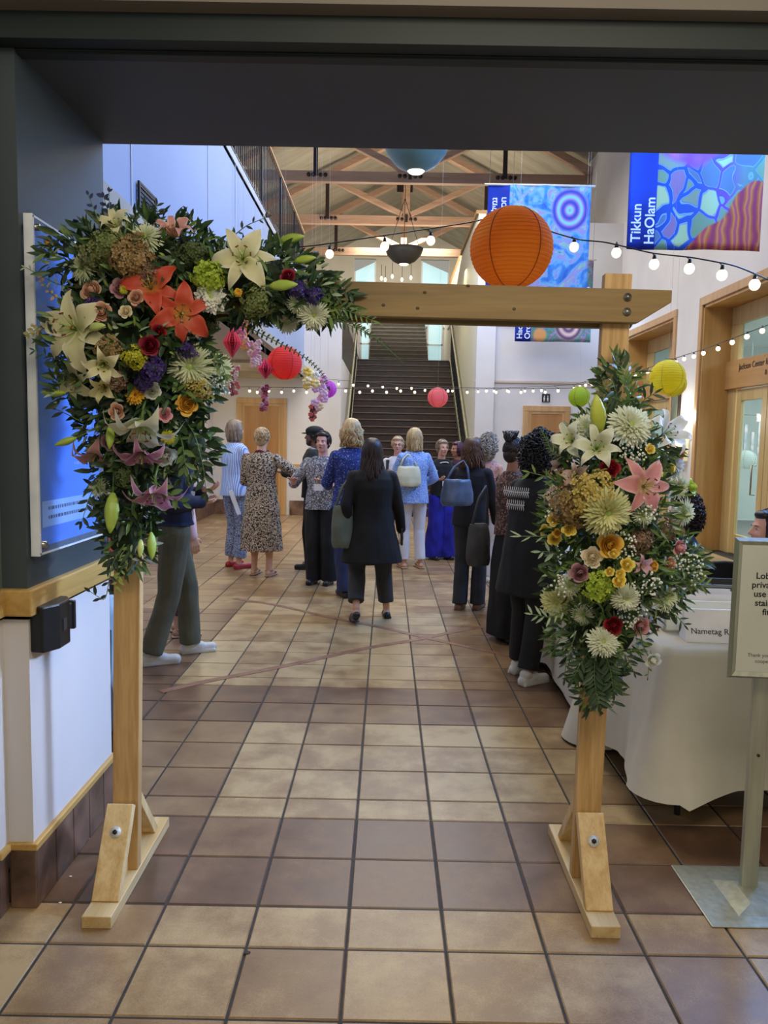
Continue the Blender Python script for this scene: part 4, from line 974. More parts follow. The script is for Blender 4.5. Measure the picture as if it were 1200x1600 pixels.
# glazed room contents
cabn = empty('cabinet', (6.6, 11.8, 0), 'dark maroon cabinet seen through the right door glass', 'cabinet')
MB().bx(-.4, .4, -.4, .4, .05, 1.25).build('carcass', mat('maroon', '#3c1420', '#2e0f18', 5, .5), cabn, smooth=False, bevel=.008); MB().bx(-.42, .42, -.42, .42, 1.25, 1.29).build('top', MATS['maroon'], cabn, smooth=False); MB().bx(-.38, .38, -.415, -.4, .1, 1.2).build('door', MATS['maroon'], cabn, smooth=False)
p = at(1098, 722, 1.0)
gl = lantern(at(1166, 718, 12.6), .16, lantmat('lantern_white', '#e4ece8', '#d8e2de'), 'white round lantern seen through the right door glass', 14, .2)
rackl = empty('display_rack', (6.6, 13.5, 0), 'white display rack with hanging items seen through the right door glass', 'rack')
MB().tube([(-1, 0, 0), (-1, 0, 2.1), (1, 0, 2.1), (1, 0, 0)], .02).build('rack_frame', MATS['window_white'], rackl)
mb = MB()
rdk = random.Random(8)
for i in range(16): mb.box((-.9+i*.12, rdk.uniform(-.03, .03), 1.65+rdk.uniform(-.1, .1)), (.05, .02, rdk.uniform(.4, .8)))
mb.build('hanging_item', mat('mixed_items', '#d8c6c8', '#8a9aa4', 9, .7), rackl, smooth=False)
rt = empty('round_table', (6.2, 10.6, 0), 'pale round table with red flowers seen through the right door glass', 'table')
MB().lathe([(.001, .95), (.4, .95), (.42, .97), (.4, .99), (.001, .99)], n=30).build('table_top', MATS['window_white'], rt); MB().tube([(0, 0, 0), (0, 0, .95)], .04).lathe([(.25, 0), (.05, .05)], n=20).build('pedestal', darkst, rt)
fl = empty('flower_bowl', (6.2, 10.6, .99), 'bowl of red flowers on the pale table behind the door glass', 'flowers')
MB().lathe([(.05, 0), (.1, .05), (.11, .09)], n=20).build('bowl', MATS['window_white'], fl)
mb = MB()
for i in range(16): a = i*2.4; mb.ell((.1*sqrt(i/16)*cos(a), .1*sqrt(i/16)*sin(a), .11), (.035, .035, .03), 8, 6)
mb.build('blooms', mat('red_blooms', '#d8485c', '#c03a4c', 20, .6), fl)
# ================================================================== PEOPLE
SKIN = {'light': mat('skin_light', '#d9a88c', '#cf9a7e', 9, .5, subsurf=.1), 'pink': mat('skin_pink', '#e2ab98', '#d59a86', 9, .5, subsurf=.1), 'brown': mat('skin_brown', '#7a5240', '#6b4636', 9, .5), 'tan': mat('skin_tan', '#b98468', '#ad775b', 9, .5, subsurf=.1)}
lipm = mat('lips', '#a8564e', '#9c4c44', 30, .4); eyew = mat('eye_white', '#e8e4e0', '#dedad6', 30, .3); eyeb = mat('eye_dark', '#2c1f1a', '#201612', 30, .3)
def hairmat(name, a, b):
    return mat(name, a, b, 26, .42, kind='noise', stretch=(1, 1, .12), lo=.3, hi=.7)
def ik(a, t, l1, l2, hint):
    a, t = Vector(a), Vector(t); d = t-a; L_ = min(d.length, (l1+l2)*.995); d = d.normalized()
    t2 = a+d*L_; x = (l1*l1-l2*l2+L_*L_)/(2*L_); h = sqrt(max(0, l1*l1-x*x))
    hh = Vector(hint); hh = (hh-hh.dot(d)*d).normalized()
    return a+d*x+hh*h, t2
def person(x, y, yaw, h, label, skin='light', top=None, bottom=None, hair=None, shoes=None, armL=None, armR=None, footL=(-.10, .02), footR=(.10, -.02),
           heel=None, headyaw=0, tilt=0, lean=0, build=1.0, sit=False, vox=.0065, handL='relax', handR='relax', jacket=None, curl=.6):
    s = h/1.70; b = build
    root = empty('person', (x, y, 0), label, 'person', rz=radians(yaw))
    V = lambda *a: Vector(a)*s
    dz = -.43 if sit else 0
    off = Vector((0, lean, 0))
    # joints
    hipz = .90+dz; HL, HR = V(-.085*b, 0, hipz), V(.085*b, 0, hipz)
    def foot(f, lift=0): return V(f[0], f[1], .075+lift)
    hz = heel or (0, 0)
    AL, AR = foot(footL, hz[0]), foot(footR, hz[1])
    if sit: KL, KR = V(-.11, .42, .47), V(.11, .42, .47); AL, AR = V(-.11, .42, .08), V(.11, .42, .08)
    else:
        KL, AL = ik(HL, AL, .43*s, .40*s, (0, 1, 0)); KR, AR = ik(HR, AR, .43*s, .40*s, (0, 1, 0))
    SL, SR = V(-.158*b, -.01, 1.350+dz)+off*s, V(.158*b, -.01, 1.350+dz)+off*s
    tL = V(*(armL or (-.24, .06, .80))); tR = V(*(armR or (.24, .06, .80)))
    if sit: tL.z += dz*s; tR.z += dz*s
    EL, WL = ik(SL, tL, .275*s, .245*s, (-.5, -.6, -.5)); ER, WR = ik(SR, tR, .275*s, .245*s, (.5, -.6, -.5))
    # ---- body
    mb = MB()
    mb.ell(V(0, 0, .93+dz), V(.150*b, .105, .12)); mb.ell(V(0, .0, 1.08+dz)+off*s*.4, V(.125*b, .092, .14)); mb.ell(V(0, 0, 1.27+dz)+off*s*.8, V(.150*b, .098, .16)); mb.ell(V(0, -.01, 1.375+dz)+off*s, V(.145*b, .055, .045))
    for H_, K_, A_ in ((HL, KL, AL), (HR, KR, AR)):
        lg = .82 if bottom and not bottom.get('skirt') else 1
        mb.limb([H_, K_, A_], [.078*s*b*lg, .050*s*lg, .034*s*(lg if not (bottom or {}).get('crop') else .95)])
        mb.ell(K_*.55+A_*.45+V(0, -.015*lg, 0), V(.048*lg, .05*lg, .10))
    for i, (A_, hl) in enumerate(((AL, hz[0]), (AR, hz[1]))):
        toe = Vector((A_.x*1.12, A_.y+.145*s, .03*s))
        if hl: toe = Vector((A_.x, A_.y+.12*s, .028*s))
        mb.cone(A_+V(0, -.02, -.04), toe, .034*s, .026*s)
    hands = []
    for sg, S_, E_, W_, ht in ((-1, SL, EL, WL, handL), (1, SR, ER, WR, handR)):
        mb.limb([S_, E_, W_], [.046*s*b, .036*s, .025*s])
        d = (W_-E_).normalized()
        side = Vector((sg, 0, 0)) if abs(d.x) < .8 else Vector((0, 0, 1))
        pn = d.cross(Vector((0, 1, 0)) if abs(d.y) < .7 else Vector((0, 0, 1)))      # across fingers
        if pn.length < .1: pn = Vector((1, 0, 0))
        if ht == 'relax' and abs(d.z) > .75: across = Vector((0, 1, 0))
        else: across = pn.normalized()
        across = (across-across.dot(d)*d).normalized()
        pal = across.cross(d).normalized()
        if pal.x*sg > 0 and abs(d.z) > .6: pal = -pal
        P0 = W_; P1 = W_+d*.085*s
        for q in (-1, -.33, .33, 1): mb.cone(P0+across*q*.014*s, P1+across*q*.030*s, .016*s, .0135*s, 8)
        for k, (q, ln) in enumerate(((-1, .056), (-.33, .068), (.33, .074), (1, .062))):
            b0 = P1+across*q*.030*s; c_ = curl if ht != 'open' else .12
            d1 = (d*cos(c_*.5)+pal*sin(c_*.5)).normalized(); d2 = (d*cos(c_*1.4)+pal*sin(c_*1.4)).normalized()
            spread = across*q*(.25 if ht == 'open' else .04); d1 = (d1+spread).normalized(); d2 = (d2+spread).normalized()
            m1 = b0+d1*ln*.55*s; mb.cone(b0, m1, .0098*s, .0092*s, 8); mb.cone(m1, m1+d2*ln*.5*s, .0092*s, .0078*s, 8)
        t0 = P0+d*.025*s+across*.022*s
        t1 = t0+(d*.6+across*.75+pal*.25).normalized()*.036*s; mb.cone(t0, t1, .0125*s, .011*s, 8); mb.cone(t1, t1+(d*.85+across*.35+pal*.3).normalized()*.030*s, .0105*s, .0085*s, 8)
    # ---- head
    nb_ = V(0, -.012, 1.41+dz)+off*s; hc = V(0, .012, 1.585+dz)+off*s*1.1
    mb.cone(nb_, hc+V(0, -.012, -.06), .056*s, .050*s)
    RH = Matrix.Rotation(radians(headyaw), 3, 'Z') @ Matrix.Rotation(radians(tilt), 3, 'X')
    def hp_(*a): return hc + RH @ V(*a)
    def he(c, r, rx=0): mb.ell(hp_(*c), V(*r), 18, 12, RH @ Matrix.Rotation(rx, 3, 'X'))
    he((0, -.012, .02), (.073, .092, .092)); he((0, .022, -.035), (.058, .068, .072)); he((0, .052, -.085), (.030, .028, .026)); he((0, .02, -.07), (.052, .052, .045))
    he((-.034, .066, -.025), (.022, .02, .022)); he((.034, .066, -.025), (.022, .02, .022))   # cheeks
    he((0, .075, .022), (.045, .012, .010))                                                    # brow ridge
    mb.cone(hp_(0, .083, .012), hp_(0, .103, -.022), .0085*s, .0125*s, 10)
    he((-.011, .093, -.026), (.008, .009, .007)); he((.011, .093, -.026), (.008, .009, .007))
    he((0, .083, -.056), (.022, .012, .012))
    for sg in (-1, 1): he((sg*.075, -.004, -.008), (.009, .019, .030)); he((sg*.080, -.012, .004), (.008, .014, .018))
    body = remesh(mb, 'body', SKIN[skin], root, vox, 2)
    mb = MB(); mb.ell(hp_(0, .0915, -.052), V(.021, .007, .0042), 14, 8, RH); mb.ell(hp_(0, .090, -.059), V(.017, .0075, .0045), 14, 8, RH); mb.build('lips', lipm, root)
    for sg in (-1, 1):
        e_ = MB().ell(hp_(sg*.030, .0725, .004), V(.0120, .0070, .0052), 12, 8, RH).build('eye', eyew, root)
        MB().ell(hp_(sg*.030, .0778, .004), V(.0050, .0026, .0048), 10, 6, RH).build('pupil', eyeb, e_)
        MB().tube([hp_(sg*.016, .0850, .020), hp_(sg*.030, .0850, .0245), hp_(sg*.045, .0770, .021)], [.0022*s, .003*s, .0016*s], 6).build('eyebrow', hair[1] if hair else eyeb, root)
    # ---- hair
    if hair:
        style, hm, ln = hair; rd = random.Random(int(abs(x*100)+y*10))
        mb = MB(); H = V(.082, .098, .104)
        def scalp(th, ph): # th 0 = back(-y), ph from top
            return Vector((H.x*sin(ph)*sin(th), -H.y*sin(ph)*cos(th)-.012*s, H.z*cos(ph)+.018*s))
        face = radians(118)
        if style != 'bald':
            hmb = MB()
            hmb.ell(hp_(0, -.022, .030), V(.081, .088, .091), 24, 16, RH)
            hmb.ell(hp_(0, -.045, -.015), V(.074, .062, .075), 24, 14, RH)
            hmb.ell(hp_(0, .035, .082), V(.058, .042, .030), 20, 10, RH)
            hmb.ell(hp_(-.062, .0, .02), V(.022, .042, .055), 14, 10, RH); hmb.ell(hp_(.062, .0, .02), V(.022, .042, .055), 14, 10, RH)
            mb.v = hmb.v; mb.f = hmb.f
        if style in ('bob', 'long', 'pony', 'wavy'):
            L0 = ln*s; n = 130
            for i in range(n):
                th = face*(2*(i+.5)/n-1)+rd.uniform(-.05, .05)
                P = [hp_(*(scalp(th, p)/s)) for p in (.15, .6, 1.05, 1.45)]
                last = P[-1]; k = 7; ca = rd.uniform(-1, 1)
                wv = .012 if style != 'wavy' else .028
                out = Vector((sin(th), -cos(th), 0)); out = RH @ out
                for q in range(1, k+1):
                    t = q/k; l2 = L0*(.86+.14*abs(ca)); z = last.z-l2*t
                    sw = Vector((sin(t*7+ca*5)*wv, cos(t*6+ca*9)*wv*.6, 0))*s
                    shoulder = out*(.035*s*min(1, max(0, t*l2/s-.10)*6)) if l2 > .2*s else out*0
                    inn = -out*(.018*s*t*t if style == 'bob' else .0)
                    P.append(Vector((last.x, last.y, z))+sw+shoulder+inn)
                r0 = rd.uniform(.008, .013)*s
                mb.tube(P, [r0*.6, r0, r0, r0]+[r0*(1-.6*(q/k)**2) for q in range(1, k+1)], 5)
        elif style == 'curly':
            for i in range(int(520)):
                th = rd.uniform(-pi, pi); ph = rd.uniform(0, 2.1 if abs(th) < 2.0 else .75)
                c = scalp(th, ph)*(1+rd.uniform(.0, ln)); c = hp_(*(c/s))
                rr3 = rd.uniform(.010, .017)*s
                ax = Vector((rd.uniform(-1, 1), rd.uniform(-1, 1), rd.uniform(-1, 1))).normalized()
                pts = [c + (Quaternion(ax, q*1.25) @ ax.orthogonal())*rr3 + ax*q*.004*s for q in range(6)]
                mb.tube(pts, .0048*s, 4)
            if ln > .3:
                mb.ell(hp_(0, -.05, -.02), V(.105, .085, .12), 20, 14, RH)
                for i in range(480):
                    th = rd.uniform(-2.1, 2.1); ph = rd.uniform(.3, 3.0); jj = rd.uniform(.98, 1.14)
                    c = hp_(.105*sin(ph)*sin(th)*jj, -.05-.085*sin(ph)*cos(th)*jj, -.02+.12*cos(ph)*jj); rr3 = rd.uniform(.010, .016)*s; ax = Vector((rd.uniform(-1, 1), rd.uniform(-1, 1), rd.uniform(-1, 1))).normalized()
                    mb.tube([c + (Quaternion(ax, q*1.25) @ ax.orthogonal())*rr3 + ax*q*.004*s for q in range(6)], .0048*s, 4)
        elif style in ('short', 'bun', 'cap'):
            for i in range(420):
                th = rd.uniform(-2.3, 2.3); ph = rd.uniform(.0, 1.75 if abs(th) < 1.9 else .9)
                if style == 'cap' and ph < 1.1: continue
                c = scalp(th, ph); d = c.normalized(); tn = Vector((d.z*sin(th), -d.z*cos(th), -sin(ph))).normalized()
                if style == 'bun': tn = -tn
                P = [hp_(*((c*.97)/s)), hp_(*((c*1.02+tn*.016*s)/s)), hp_(*((c*1.0+tn*.034*s)/s))]
                mb.tube(P, [.007*s, .0065*s, .002*s], 4)
            if style == 'bun':
                mb.ell(hp_(0, -.05, .135), V(.048, .048, .040), 16, 10, RH)
                for i in range(60):
                    a = rd.uniform(0, 6.28); mb.tube([hp_(.05*cos(a)*cos(q*.5+i), -.05+.05*sin(a+q*.7), .135+.042*sin(q+i)) for q in range(4)], .006*s, 4)
        if style == 'pony':
            pass
        ho = mb.build('hair', hm, root)
        if style == 'cap':
            cm = mat('cap_black', '#14181a', '#0e1113', 12, .8)
            cp = MB().ell(hp_(0, -.012, .062), V(.098, .112, .062), 24, 12, RH); cp.ell(hp_(0, -.012, .03), V(.090, .106, .034), 24, 10, RH)
            cp.ell(hp_(0, .09, .035), V(.062, .06, .009), 20, 8, RH)
            cp.build('cap', cm, root)
            bd = MB().ell(hp_(0, .045, -.082), V(.052, .048, .038), 18, 12, RH).ell(hp_(0, .035, -.06), V(.060, .042, .035), 18, 12, RH)
            bd.build('beard', hairmat('hair_black', '#1a1512', '#2b221d'), root)
    # ---- garments
    def torso(mb, m, hem, flare, grow, neck=1.43, bell=0):
        g = grow; R = []
        zs = [hem, hem+.02, .93, 1.0, 1.08, 1.16, 1.25, 1.33, 1.385, 1.42, neck]
        prof = {.93: (.158, .115), 1.0: (.148, .108), 1.08: (.135, .102), 1.16: (.140, .106), 1.25: (.156, .112), 1.33: (.160, .102), 1.385: (.132, .074), 1.42: (.085, .060)}
        for z in sorted(set([z_ for z_ in zs if z_ >= hem])):
            if z in prof: rx, ry = prof[z]
            elif z >= neck: rx, ry = .064, .056
            else:
                t = min(1, (.95-z)/.5) if z < .95 else 0
                base = (.158, .115) if z < .95 else (.145, .106); rx, ry = base[0]+flare*t*2, base[1]+flare*t*2
            if z < .93: t = (.93-z); rx = .158+flare*t; ry = .115+flare*t*.9
            yb = (lean*min(1, max(0, (z-.95)/.45)))
            R.append((0, yb*s, (z+dz)*s, (rx*b+g)*s, (ry+g)*s))
        mb.loft(R, 28, True)
    def sleeve(mb, S_, E_, W_, r, upto=1.0, cuff=1.0):
        if upto >= 1: W2 = W_-(W_-E_).normalized()*.0*s; mb.limb([S_, E_, W2], [(.047+r)*s*b, (.043+r)*s, (.033+r)*s*cuff])
        elif upto > .5: t = (upto-.5)*2; mb.limb([S_, E_], [(.047+r)*s*b, (.045+r)*s]); mb.tube([E_, E_.lerp(W_, t)], [(.045+r)*s, (.044+r)*s*cuff], 14)
        else: mb.limb([S_, S_.lerp(E_, upto*2)], [(.047+r)*s*b, (.050+r)*s*cuff])
    if bottom:
        m = bottom['mat']; mb = MB()
        if bottom.get('skirt'):
            hem = bottom['hem']; nf = bottom.get('folds', 9); fl = bottom.get('flare', .1)
            R = []
            for i in range(9):
                t = i/8; z = 1.04*(1-t)+hem*t
                R.append((0, 0, z*s, (.135*b+.05*min(1, t*3)+fl*t)*s, (.105+.03*min(1, t*3)+fl*t)*s))
            mb.loft(R[::-1], 56, True, lambda th, t: 1+(1-t)*.07*sin(nf*th+2*sin(th*2)))
        else:
            r0, r1, r2 = bottom.get('r', (.092, .066, .060)); crop = bottom.get('crop', 0)
            mb.ell(V(0, 0, .93+dz), V(.162*b, .120, .125)); mb.ell(V(0, 0, 1.02+dz), V(.148*b, .108, .06))
            for H_, K_, A_ in ((HL, KL, AL), (HR, KR, AR)):
                E2 = K_.lerp(A_, 1-crop) if crop else A_+Vector((0, 0, -bottom.get('drop', .01)*s))
                mb.limb([H_+V(0, 0, -.02), K_], [r0*s*b, r1*s]); mb.tube([K_, E2], [r1*s, r2*s], 16)
        remesh(mb, bottom.get('name', 'trousers'), m, root, .008, 2, bottom.get('wr', .006)*s, 16)
    if top:
        m = top['mat']; mb = MB(); torso(mb, m, top.get('hem', .90), top.get('flare', .06), top.get('grow', .010), top.get('neck', 1.43))
        if top.get('dress'):
            hem = top['dress']; R = []
            for i in range(9):
                t = i/8; z = 1.06*(1-t)+hem*t; R.append((0, 0, z*s, (.14*b+.045*min(1, t*2.5)+top.get('dflare', .05)*t)*s, (.11+.035*min(1, t*2.5)+top.get('dflare', .05)*t)*s))
            mb.loft(R[::-1], 56, True, lambda th, t: 1+(1-t)*.05*sin(11*th+sin(3*th)))
        sr = top.get('sr', .0); up = top.get('sleeve', 1.0)
        if up > 0:
            sleeve(mb, SL, EL, WL, sr, up, top.get('cuff', 1)); sleeve(mb, SR, ER, WR, sr, up, top.get('cuff', 1))
        mb.ell(V(0, -.005, 1.372+dz)+off*s, V(.158*b, .068, .046))
        remesh(mb, top.get('name', 'shirt'), m, root, .008, 2, top.get('wr', .007)*s, 13)
        if top.get('scarf'):
            MB().tube([V(.07*cos(a), .07*sin(a)-.0, 1.43+.012*sin(3*a)+dz) for a in [q*2*pi/16 for q in range(17)]], .017*s, 8).build('collar', top['scarf'], root)
    if shoes and not sit:
        m, kind = shoes
        for A_, hl in ((AL, hz[0]), (AR, hz[1])):
            mb = MB(); gz = hl
            hx = Vector((A_.x, A_.y-.035*s, max(.030*s, gz*s*.9+.03*s))); tx = Vector((A_.x*1.12, A_.y+.155*s, .028*s)); mx_ = hx.lerp(tx, .5)
            if kind == 'sneaker':
                mb.cone(hx, tx, .040*s, .036*s); mb.ell(mx_+V(0, -.01, .014), V(.038, .07, .038)); mb.ell(A_+V(0, -.01, -.01), V(.042, .048, .045))
                mb.box((hx+tx)/2+Vector((0, 0, -.018*s)), (.078*s, .24*s, .022*s), top=.96)
            elif kind == 'flat':
                mb.cone(hx, tx, .038*s, .036*s); mb.ell(mx_+V(0, .02, .006), V(.040, .07, .026)); mb.box((hx+tx)/2+Vector((0, 0, -.020*s)), (.07*s, .23*s, .014*s))
            elif kind == 'boot':
                mb.cone(hx, tx, .040*s, .033*s); mb.limb([A_+V(0, -.005, -.02), A_+V(0, -.01, .07)], [.046*s, .05*s])
                mb.box(hx+Vector((0, 0, -.016*s)), (.06*s, .07*s, .03*s))
            elif kind == 'sandal':
                mb.box((hx+tx)/2+Vector((0, 0, -.020*s)), (.072*s, .245*s, .014*s)); mb.cone(tx+V(-.035, -.05, .012), tx+V(.035, -.05, .012), .014*s, .014*s); mb.cone(mx_+V(-.035, -.03, .04), mx_+V(.035, -.03, .04), .012*s, .012*s); mb.cone(hx+V(-.03, .02, .035), hx+V(.03, .02, .035), .012*s, .012*s)
            o = remesh(mb, 'shoe', m, root, .006, 1)
    return dict(root=root, s=s, hc=hc, RH=RH, WL=WL, WR=WR, SL=SL, SR=SR, EL=EL, ER=ER, hp=hp_, V=V)
def fabric(name, a, b=None, scale=7, rough=.85): return mat(name, a, b, scale, rough, bump=.2, bscale=90)
def pattern(name, cols, scale, feature='F1', stretch=(1, 1, 1)):
    if name in MATS: return MATS[name]
    m, nt, b = newmat(name); N = nt.nodes; L = nt.links
    tc = N.new('ShaderNodeTexCoord'); mp = N.new('ShaderNodeMapping'); mp.inputs['Scale'].default_value = stretch; L.new(tc.outputs['Object'], mp.inputs[0])
    nz = N.new('ShaderNodeTexNoise'); nz.inputs['Scale'].default_value = scale*.5; L.new(mp.outputs[0], nz.inputs['Vector'])
    vm = N.new('ShaderNodeVectorMath'); vm.operation = 'MULTIPLY_ADD'; vm.inputs[1].default_value = (.05,)*3; L.new(nz.outputs['Color'], vm.inputs[0]); L.new(mp.outputs[0], vm.inputs[2])
    v = N.new('ShaderNodeTexVoronoi'); v.feature = feature; v.inputs['Scale'].default_value = scale; L.new(vm.outputs[0], v.inputs['Vector'])
    r = N.new('ShaderNodeValToRGB'); r.color_ramp.interpolation = 'CONSTANT'; e = r.color_ramp.elements
    e[0].position, e[0].color = cols[0][0], srgb(cols[0][1]); e[1].position, e[1].color = cols[-1][0], srgb(cols[-1][1])
    for p_, c in cols[1:-1]: k = e.new(p_); k.color = srgb(c)
    L.new(v.outputs['Distance'], r.inputs[0]); L.new(r.outputs[0], b.inputs['Base Color']); b.inputs['Roughness'].default_value = .85
    MATS[name] = m; return m
leopard = pattern('leopard_print', [(0, '#6a584c'), (.26, '#d8c8b0'), (.40, '#b09a82'), (.52, '#2e2826')], 68)
bluewhite_p = pattern('blue_white_floral', [(0, '#dfe6f2'), (.30, '#4a74cc'), (.5, '#8fb0e8')], 50)
bwfloral = pattern('black_white_floral', [(0, '#20222a'), (.34, '#d8d8dc'), (.5, '#5a5e6c')], 46)
navyspot = pattern('navy_spotted', [(0, '#b8c4e6'), (.20, '#2a3c8c'), (.5, '#20306e')], 60)
greyprint = pattern('navy_white_print', [(0, '#cfd6e2'), (.30, '#3a4668'), (.55, '#8a94ac')], 54)
knit = pattern('brown_speckled_knit', [(0, '#a8806c'), (.3, '#6a4c42'), (.5, '#3c2c28')], 60)
stripe = mat('blue_stripe', '#c4d2f0', '#6f90d2', 16, .85, kind='wave', lo=.4, hi=.6, detail=1, distort=1)
black = fabric('black_cloth', '#121214', '#1a1a1d'); blackc = fabric('black_coat', '#161618', '#0e0e10'); charcoal = fabric('charcoal_cloth', '#3a3c3e', '#2e3032')
navy = fabric('navy_cloth', '#1c2342', '#151a33'); olive = fabric('olive_chino', '#6b6a56', '#5c5b49'); white_c = fabric('white_cloth', '#dcdcE4'.lower(), '#cfd0da'); royal = fabric('royal_blue_cloth', '#2424a4', '#1a1a86')
jeansm = fabric('blue_jeans', '#2e3a64', '#232c4e'); greyj = fabric('dark_grey_jeans', '#33363c', '#282a30'); darkdenim = fabric('dark_denim', '#3a4048', '#2c3138')
whiteleather = mat('white_leather', '#dcdad4', '#cfcdc6', 9, .45); redl = mat('red_leather', '#b02a2c', '#9c2022', 9, .4); blkl = mat('black_leather', '#151518', '#1f1f22', 9, .35); brownl = mat('brown_leather', '#7a5844', '#6a4a38', 9, .45); beigel = mat('beige_leather', '#b89c84', '#a88c74', 9, .5)
hb_brown = hairmat('hair_brown', '#4a3024', '#6b4a34'); h_dark = hairmat('hair_dark', '#1a1210', '#3a2822'); h_blonde = hairmat('hair_blonde', '#a98a5c', '#d8c090'); h_dblonde = hairmat('hair_dark_blonde', '#6e5a48', '#a8927a'); h_grey = hairmat('hair_ash', '#8a8078', '#c4b8a8'); h_sb = hairmat('hair_short_blonde', '#a88a64', '#cfb68c'); h_plum = hairmat('hair_plum', '#3a1c34', '#502848'); h_black = hairmat('hair_black2', '#0e0d10', '#1a181c')
# 1 man in navy sweater
P = person(-1.47, 5.32, -66, 1.74, 'person in a navy sweater, olive trousers and white shoes holding papers, behind the left post', 'light',
    dict(mat=navy, hem=.93, grow=.03, sr=.012), dict(mat=olive, r=(.10, .078, .075)), ('short', h_dark, 0), (whiteleather, 'sneaker'), armL=(-.06, .20, 1.14), armR=(.08, .17, 1.08), footL=(-.10, .13), footR=(.10, -.16), build=1.08)
pp = empty('paper_sheet', at(293, 790, 5.25), 'white paper sheet held up by the person in the navy sweater', 'paper', rz=radians(25)); MB().box((0, 0, 0), (.085, .003, .20), Matrix.Rotation(.1, 3, 'Y')).build('sheet', paper, pp, smooth=False)
# 2 person behind
person(-1.62, 6.0, -60, 1.62, 'person in a pale pink top and brown cropped trousers, mostly hidden behind the navy sweater', 'light',
    dict(mat=fabric('pale_pink_cloth', '#e8c4c8', '#dcb4ba'), hem=.80, grow=.03, sr=.01), dict(mat=fabric('brown_trousers', '#5a4438', '#4a372d'), crop=.25), ('bob', hb_brown, .12), (beigel, 'sandal'))
# 3 striped shirt woman
P = person(-1.80, 9.2, -42, 1.76, 'person in a blue striped shirt, patterned trousers and red shoes, left of the group', 'light',
    dict(mat=stripe, hem=.84, flare=.10, grow=.03, sr=.02, neck=1.44), dict(mat=greyprint, r=(.095, .075, .082), crop=.14), ('bob', h_dblonde, .17), (redl, 'flat'), armR=(.12, .30, 1.10), armL=(-.20, .15, .82))
pz = empty('folded_program', (-1.76, 9.0, .80), 'white folded pamphlet held low by the person in the striped shirt', 'pamphlet', rz=.4); MB().box((0, 0, 0), (.05, .012, .30), Matrix.Rotation(-.35, 3, 'Y')).build('pamphlet', paper, pz, smooth=False)
# 4 leopard dress
person(-1.40, 8.7, -14, 1.66, 'person with short blond hair in a long leopard print dress, seen from behind', 'light',
    dict(mat=leopard, dress=.30, dflare=.05, grow=.02, sleeve=.62, sr=.014, scarf=fabric('dark_red_ribbon', '#5a1c24', '#4a141c'), name='dress', wr=.012), None, ('short', h_sb, 0), (beigel, 'sandal'), armR=(.44, .30, 1.20), armL=(-.12, .26, 1.06), handR='open', build=1.1)
# 5 cap man
person(-.86, 9.25, 82, 1.70, 'bearded person in a black cap and dark jacket, in profile facing left', 'brown',
    dict(mat=mat('dark_camouflage', '#181a18', '#2c3028', 9, .85), hem=.86, grow=.035, sr=.018, scarf=fabric('grey_shirt', '#a8a8aa', '#98989a')), dict(mat=black), ('cap', h_black, 0), (blkl, 'sneaker'), armL=(-.16, .32, 1.15), armR=(.16, .32, 1.12), build=1.08)
# 6 bw floral shirt
P = person(-.68, 8.28, 166, 1.63, 'smiling person in a black and white floral shirt and black trousers facing the camera', 'pink',
    dict(mat=bwfloral, hem=.84, grow=.025, sleeve=.5, sr=.012), dict(mat=black, r=(.105, .09, .092), drop=.03), ('short', h_dark, 0), (blkl, 'flat'), armL=(-.14, .30, 1.16), armR=(.24, .28, 1.17), handL='open', handR='open', build=1.12, footL=(-.09, 0), footR=(.09, 0))
def badge(P, lab=None, col=paper):
    V = P['V']; MB().tube([V(-.06, .05, 1.43), V(-.05, .115, 1.30), V(0, .145, 1.13), V(.05, .115, 1.30), V(.06, .05, 1.43)], .0035).build('lanyard', blackt, P['root']); MB().box(V(0, .150, 1.09), (.10, .004, .07)).build('name_badge', col, P['root'], smooth=False)
badge(P)
V = P['V']; MB().loft([(0, -.11*1, .82, .22, .05), (0, -.11, 1.0, .21, .06), (0, -.11, 1.35, .20, .06)], 20).build('backing_cardigan', black, P['root'])
# 7 blonde in blue spotted jacket
person(-.35, 7.62, 24, 1.75, 'person with long blond hair in a blue spotted jacket and jeans, seen from behind', 'light',
    dict(mat=navyspot, hem=.86, grow=.025, sr=.012), dict(mat=jeansm, r=(.095, .076, .078), drop=.02), ('wavy', h_blonde, .18), (blkl, 'boot'), armL=(-.12, .30, 1.05), armR=(.20, .22, 1.0), footL=(-.06, -.04), footR=(.07, .06))
# 8 walking woman
P8 = person(-.12, 6.58, 8, 1.56, 'person with very long dark hair walking in a black coat and cropped grey trousers', 'light',
    dict(mat=blackc, hem=.56, flare=.22, grow=.035, sr=.012, name='coat'), dict(mat=charcoal, r=(.10, .082, .076), crop=.18), ('long', h_dark, .33), (blkl, 'flat'), armR=(.30, .10, .82), armL=(-.24, -.02, .85), footL=(-.15, -.16), footR=(.17, .12), heel=(.075, 0), headyaw=-25, build=1.1)
def handbag(loc, w_, h_, d_, m, lab, strapto=None, rz=0, sag=0):
    o = empty('handbag', loc, lab, 'bag', rz=rz)
    remesh(MB().loft([(0, 0, -h_/2, w_*.42, d_*.5), (0, 0, -h_*.35, w_*.5, d_*.55), (0, 0, 0, w_*.5, d_*.5), (0, 0, h_*.4, w_*.44, d_*.3), (0, 0, h_/2, w_*.42, d_*.15)], 24, True), 'bag_body', m, o, .009, 2, .008)
    q = strapto or (0, 0, h_*1.5)
    MB().tube([(-w_*.36, 0, h_*.4), (-w_*.2+q[0]*.6, q[1]*.7, q[2]*.8), (q[0], q[1], q[2]), (w_*.2+q[0]*.6, q[1]*.7, q[2]*.8), (w_*.36, 0, h_*.4)], .012, 6).build('strap', m, o)
    return o
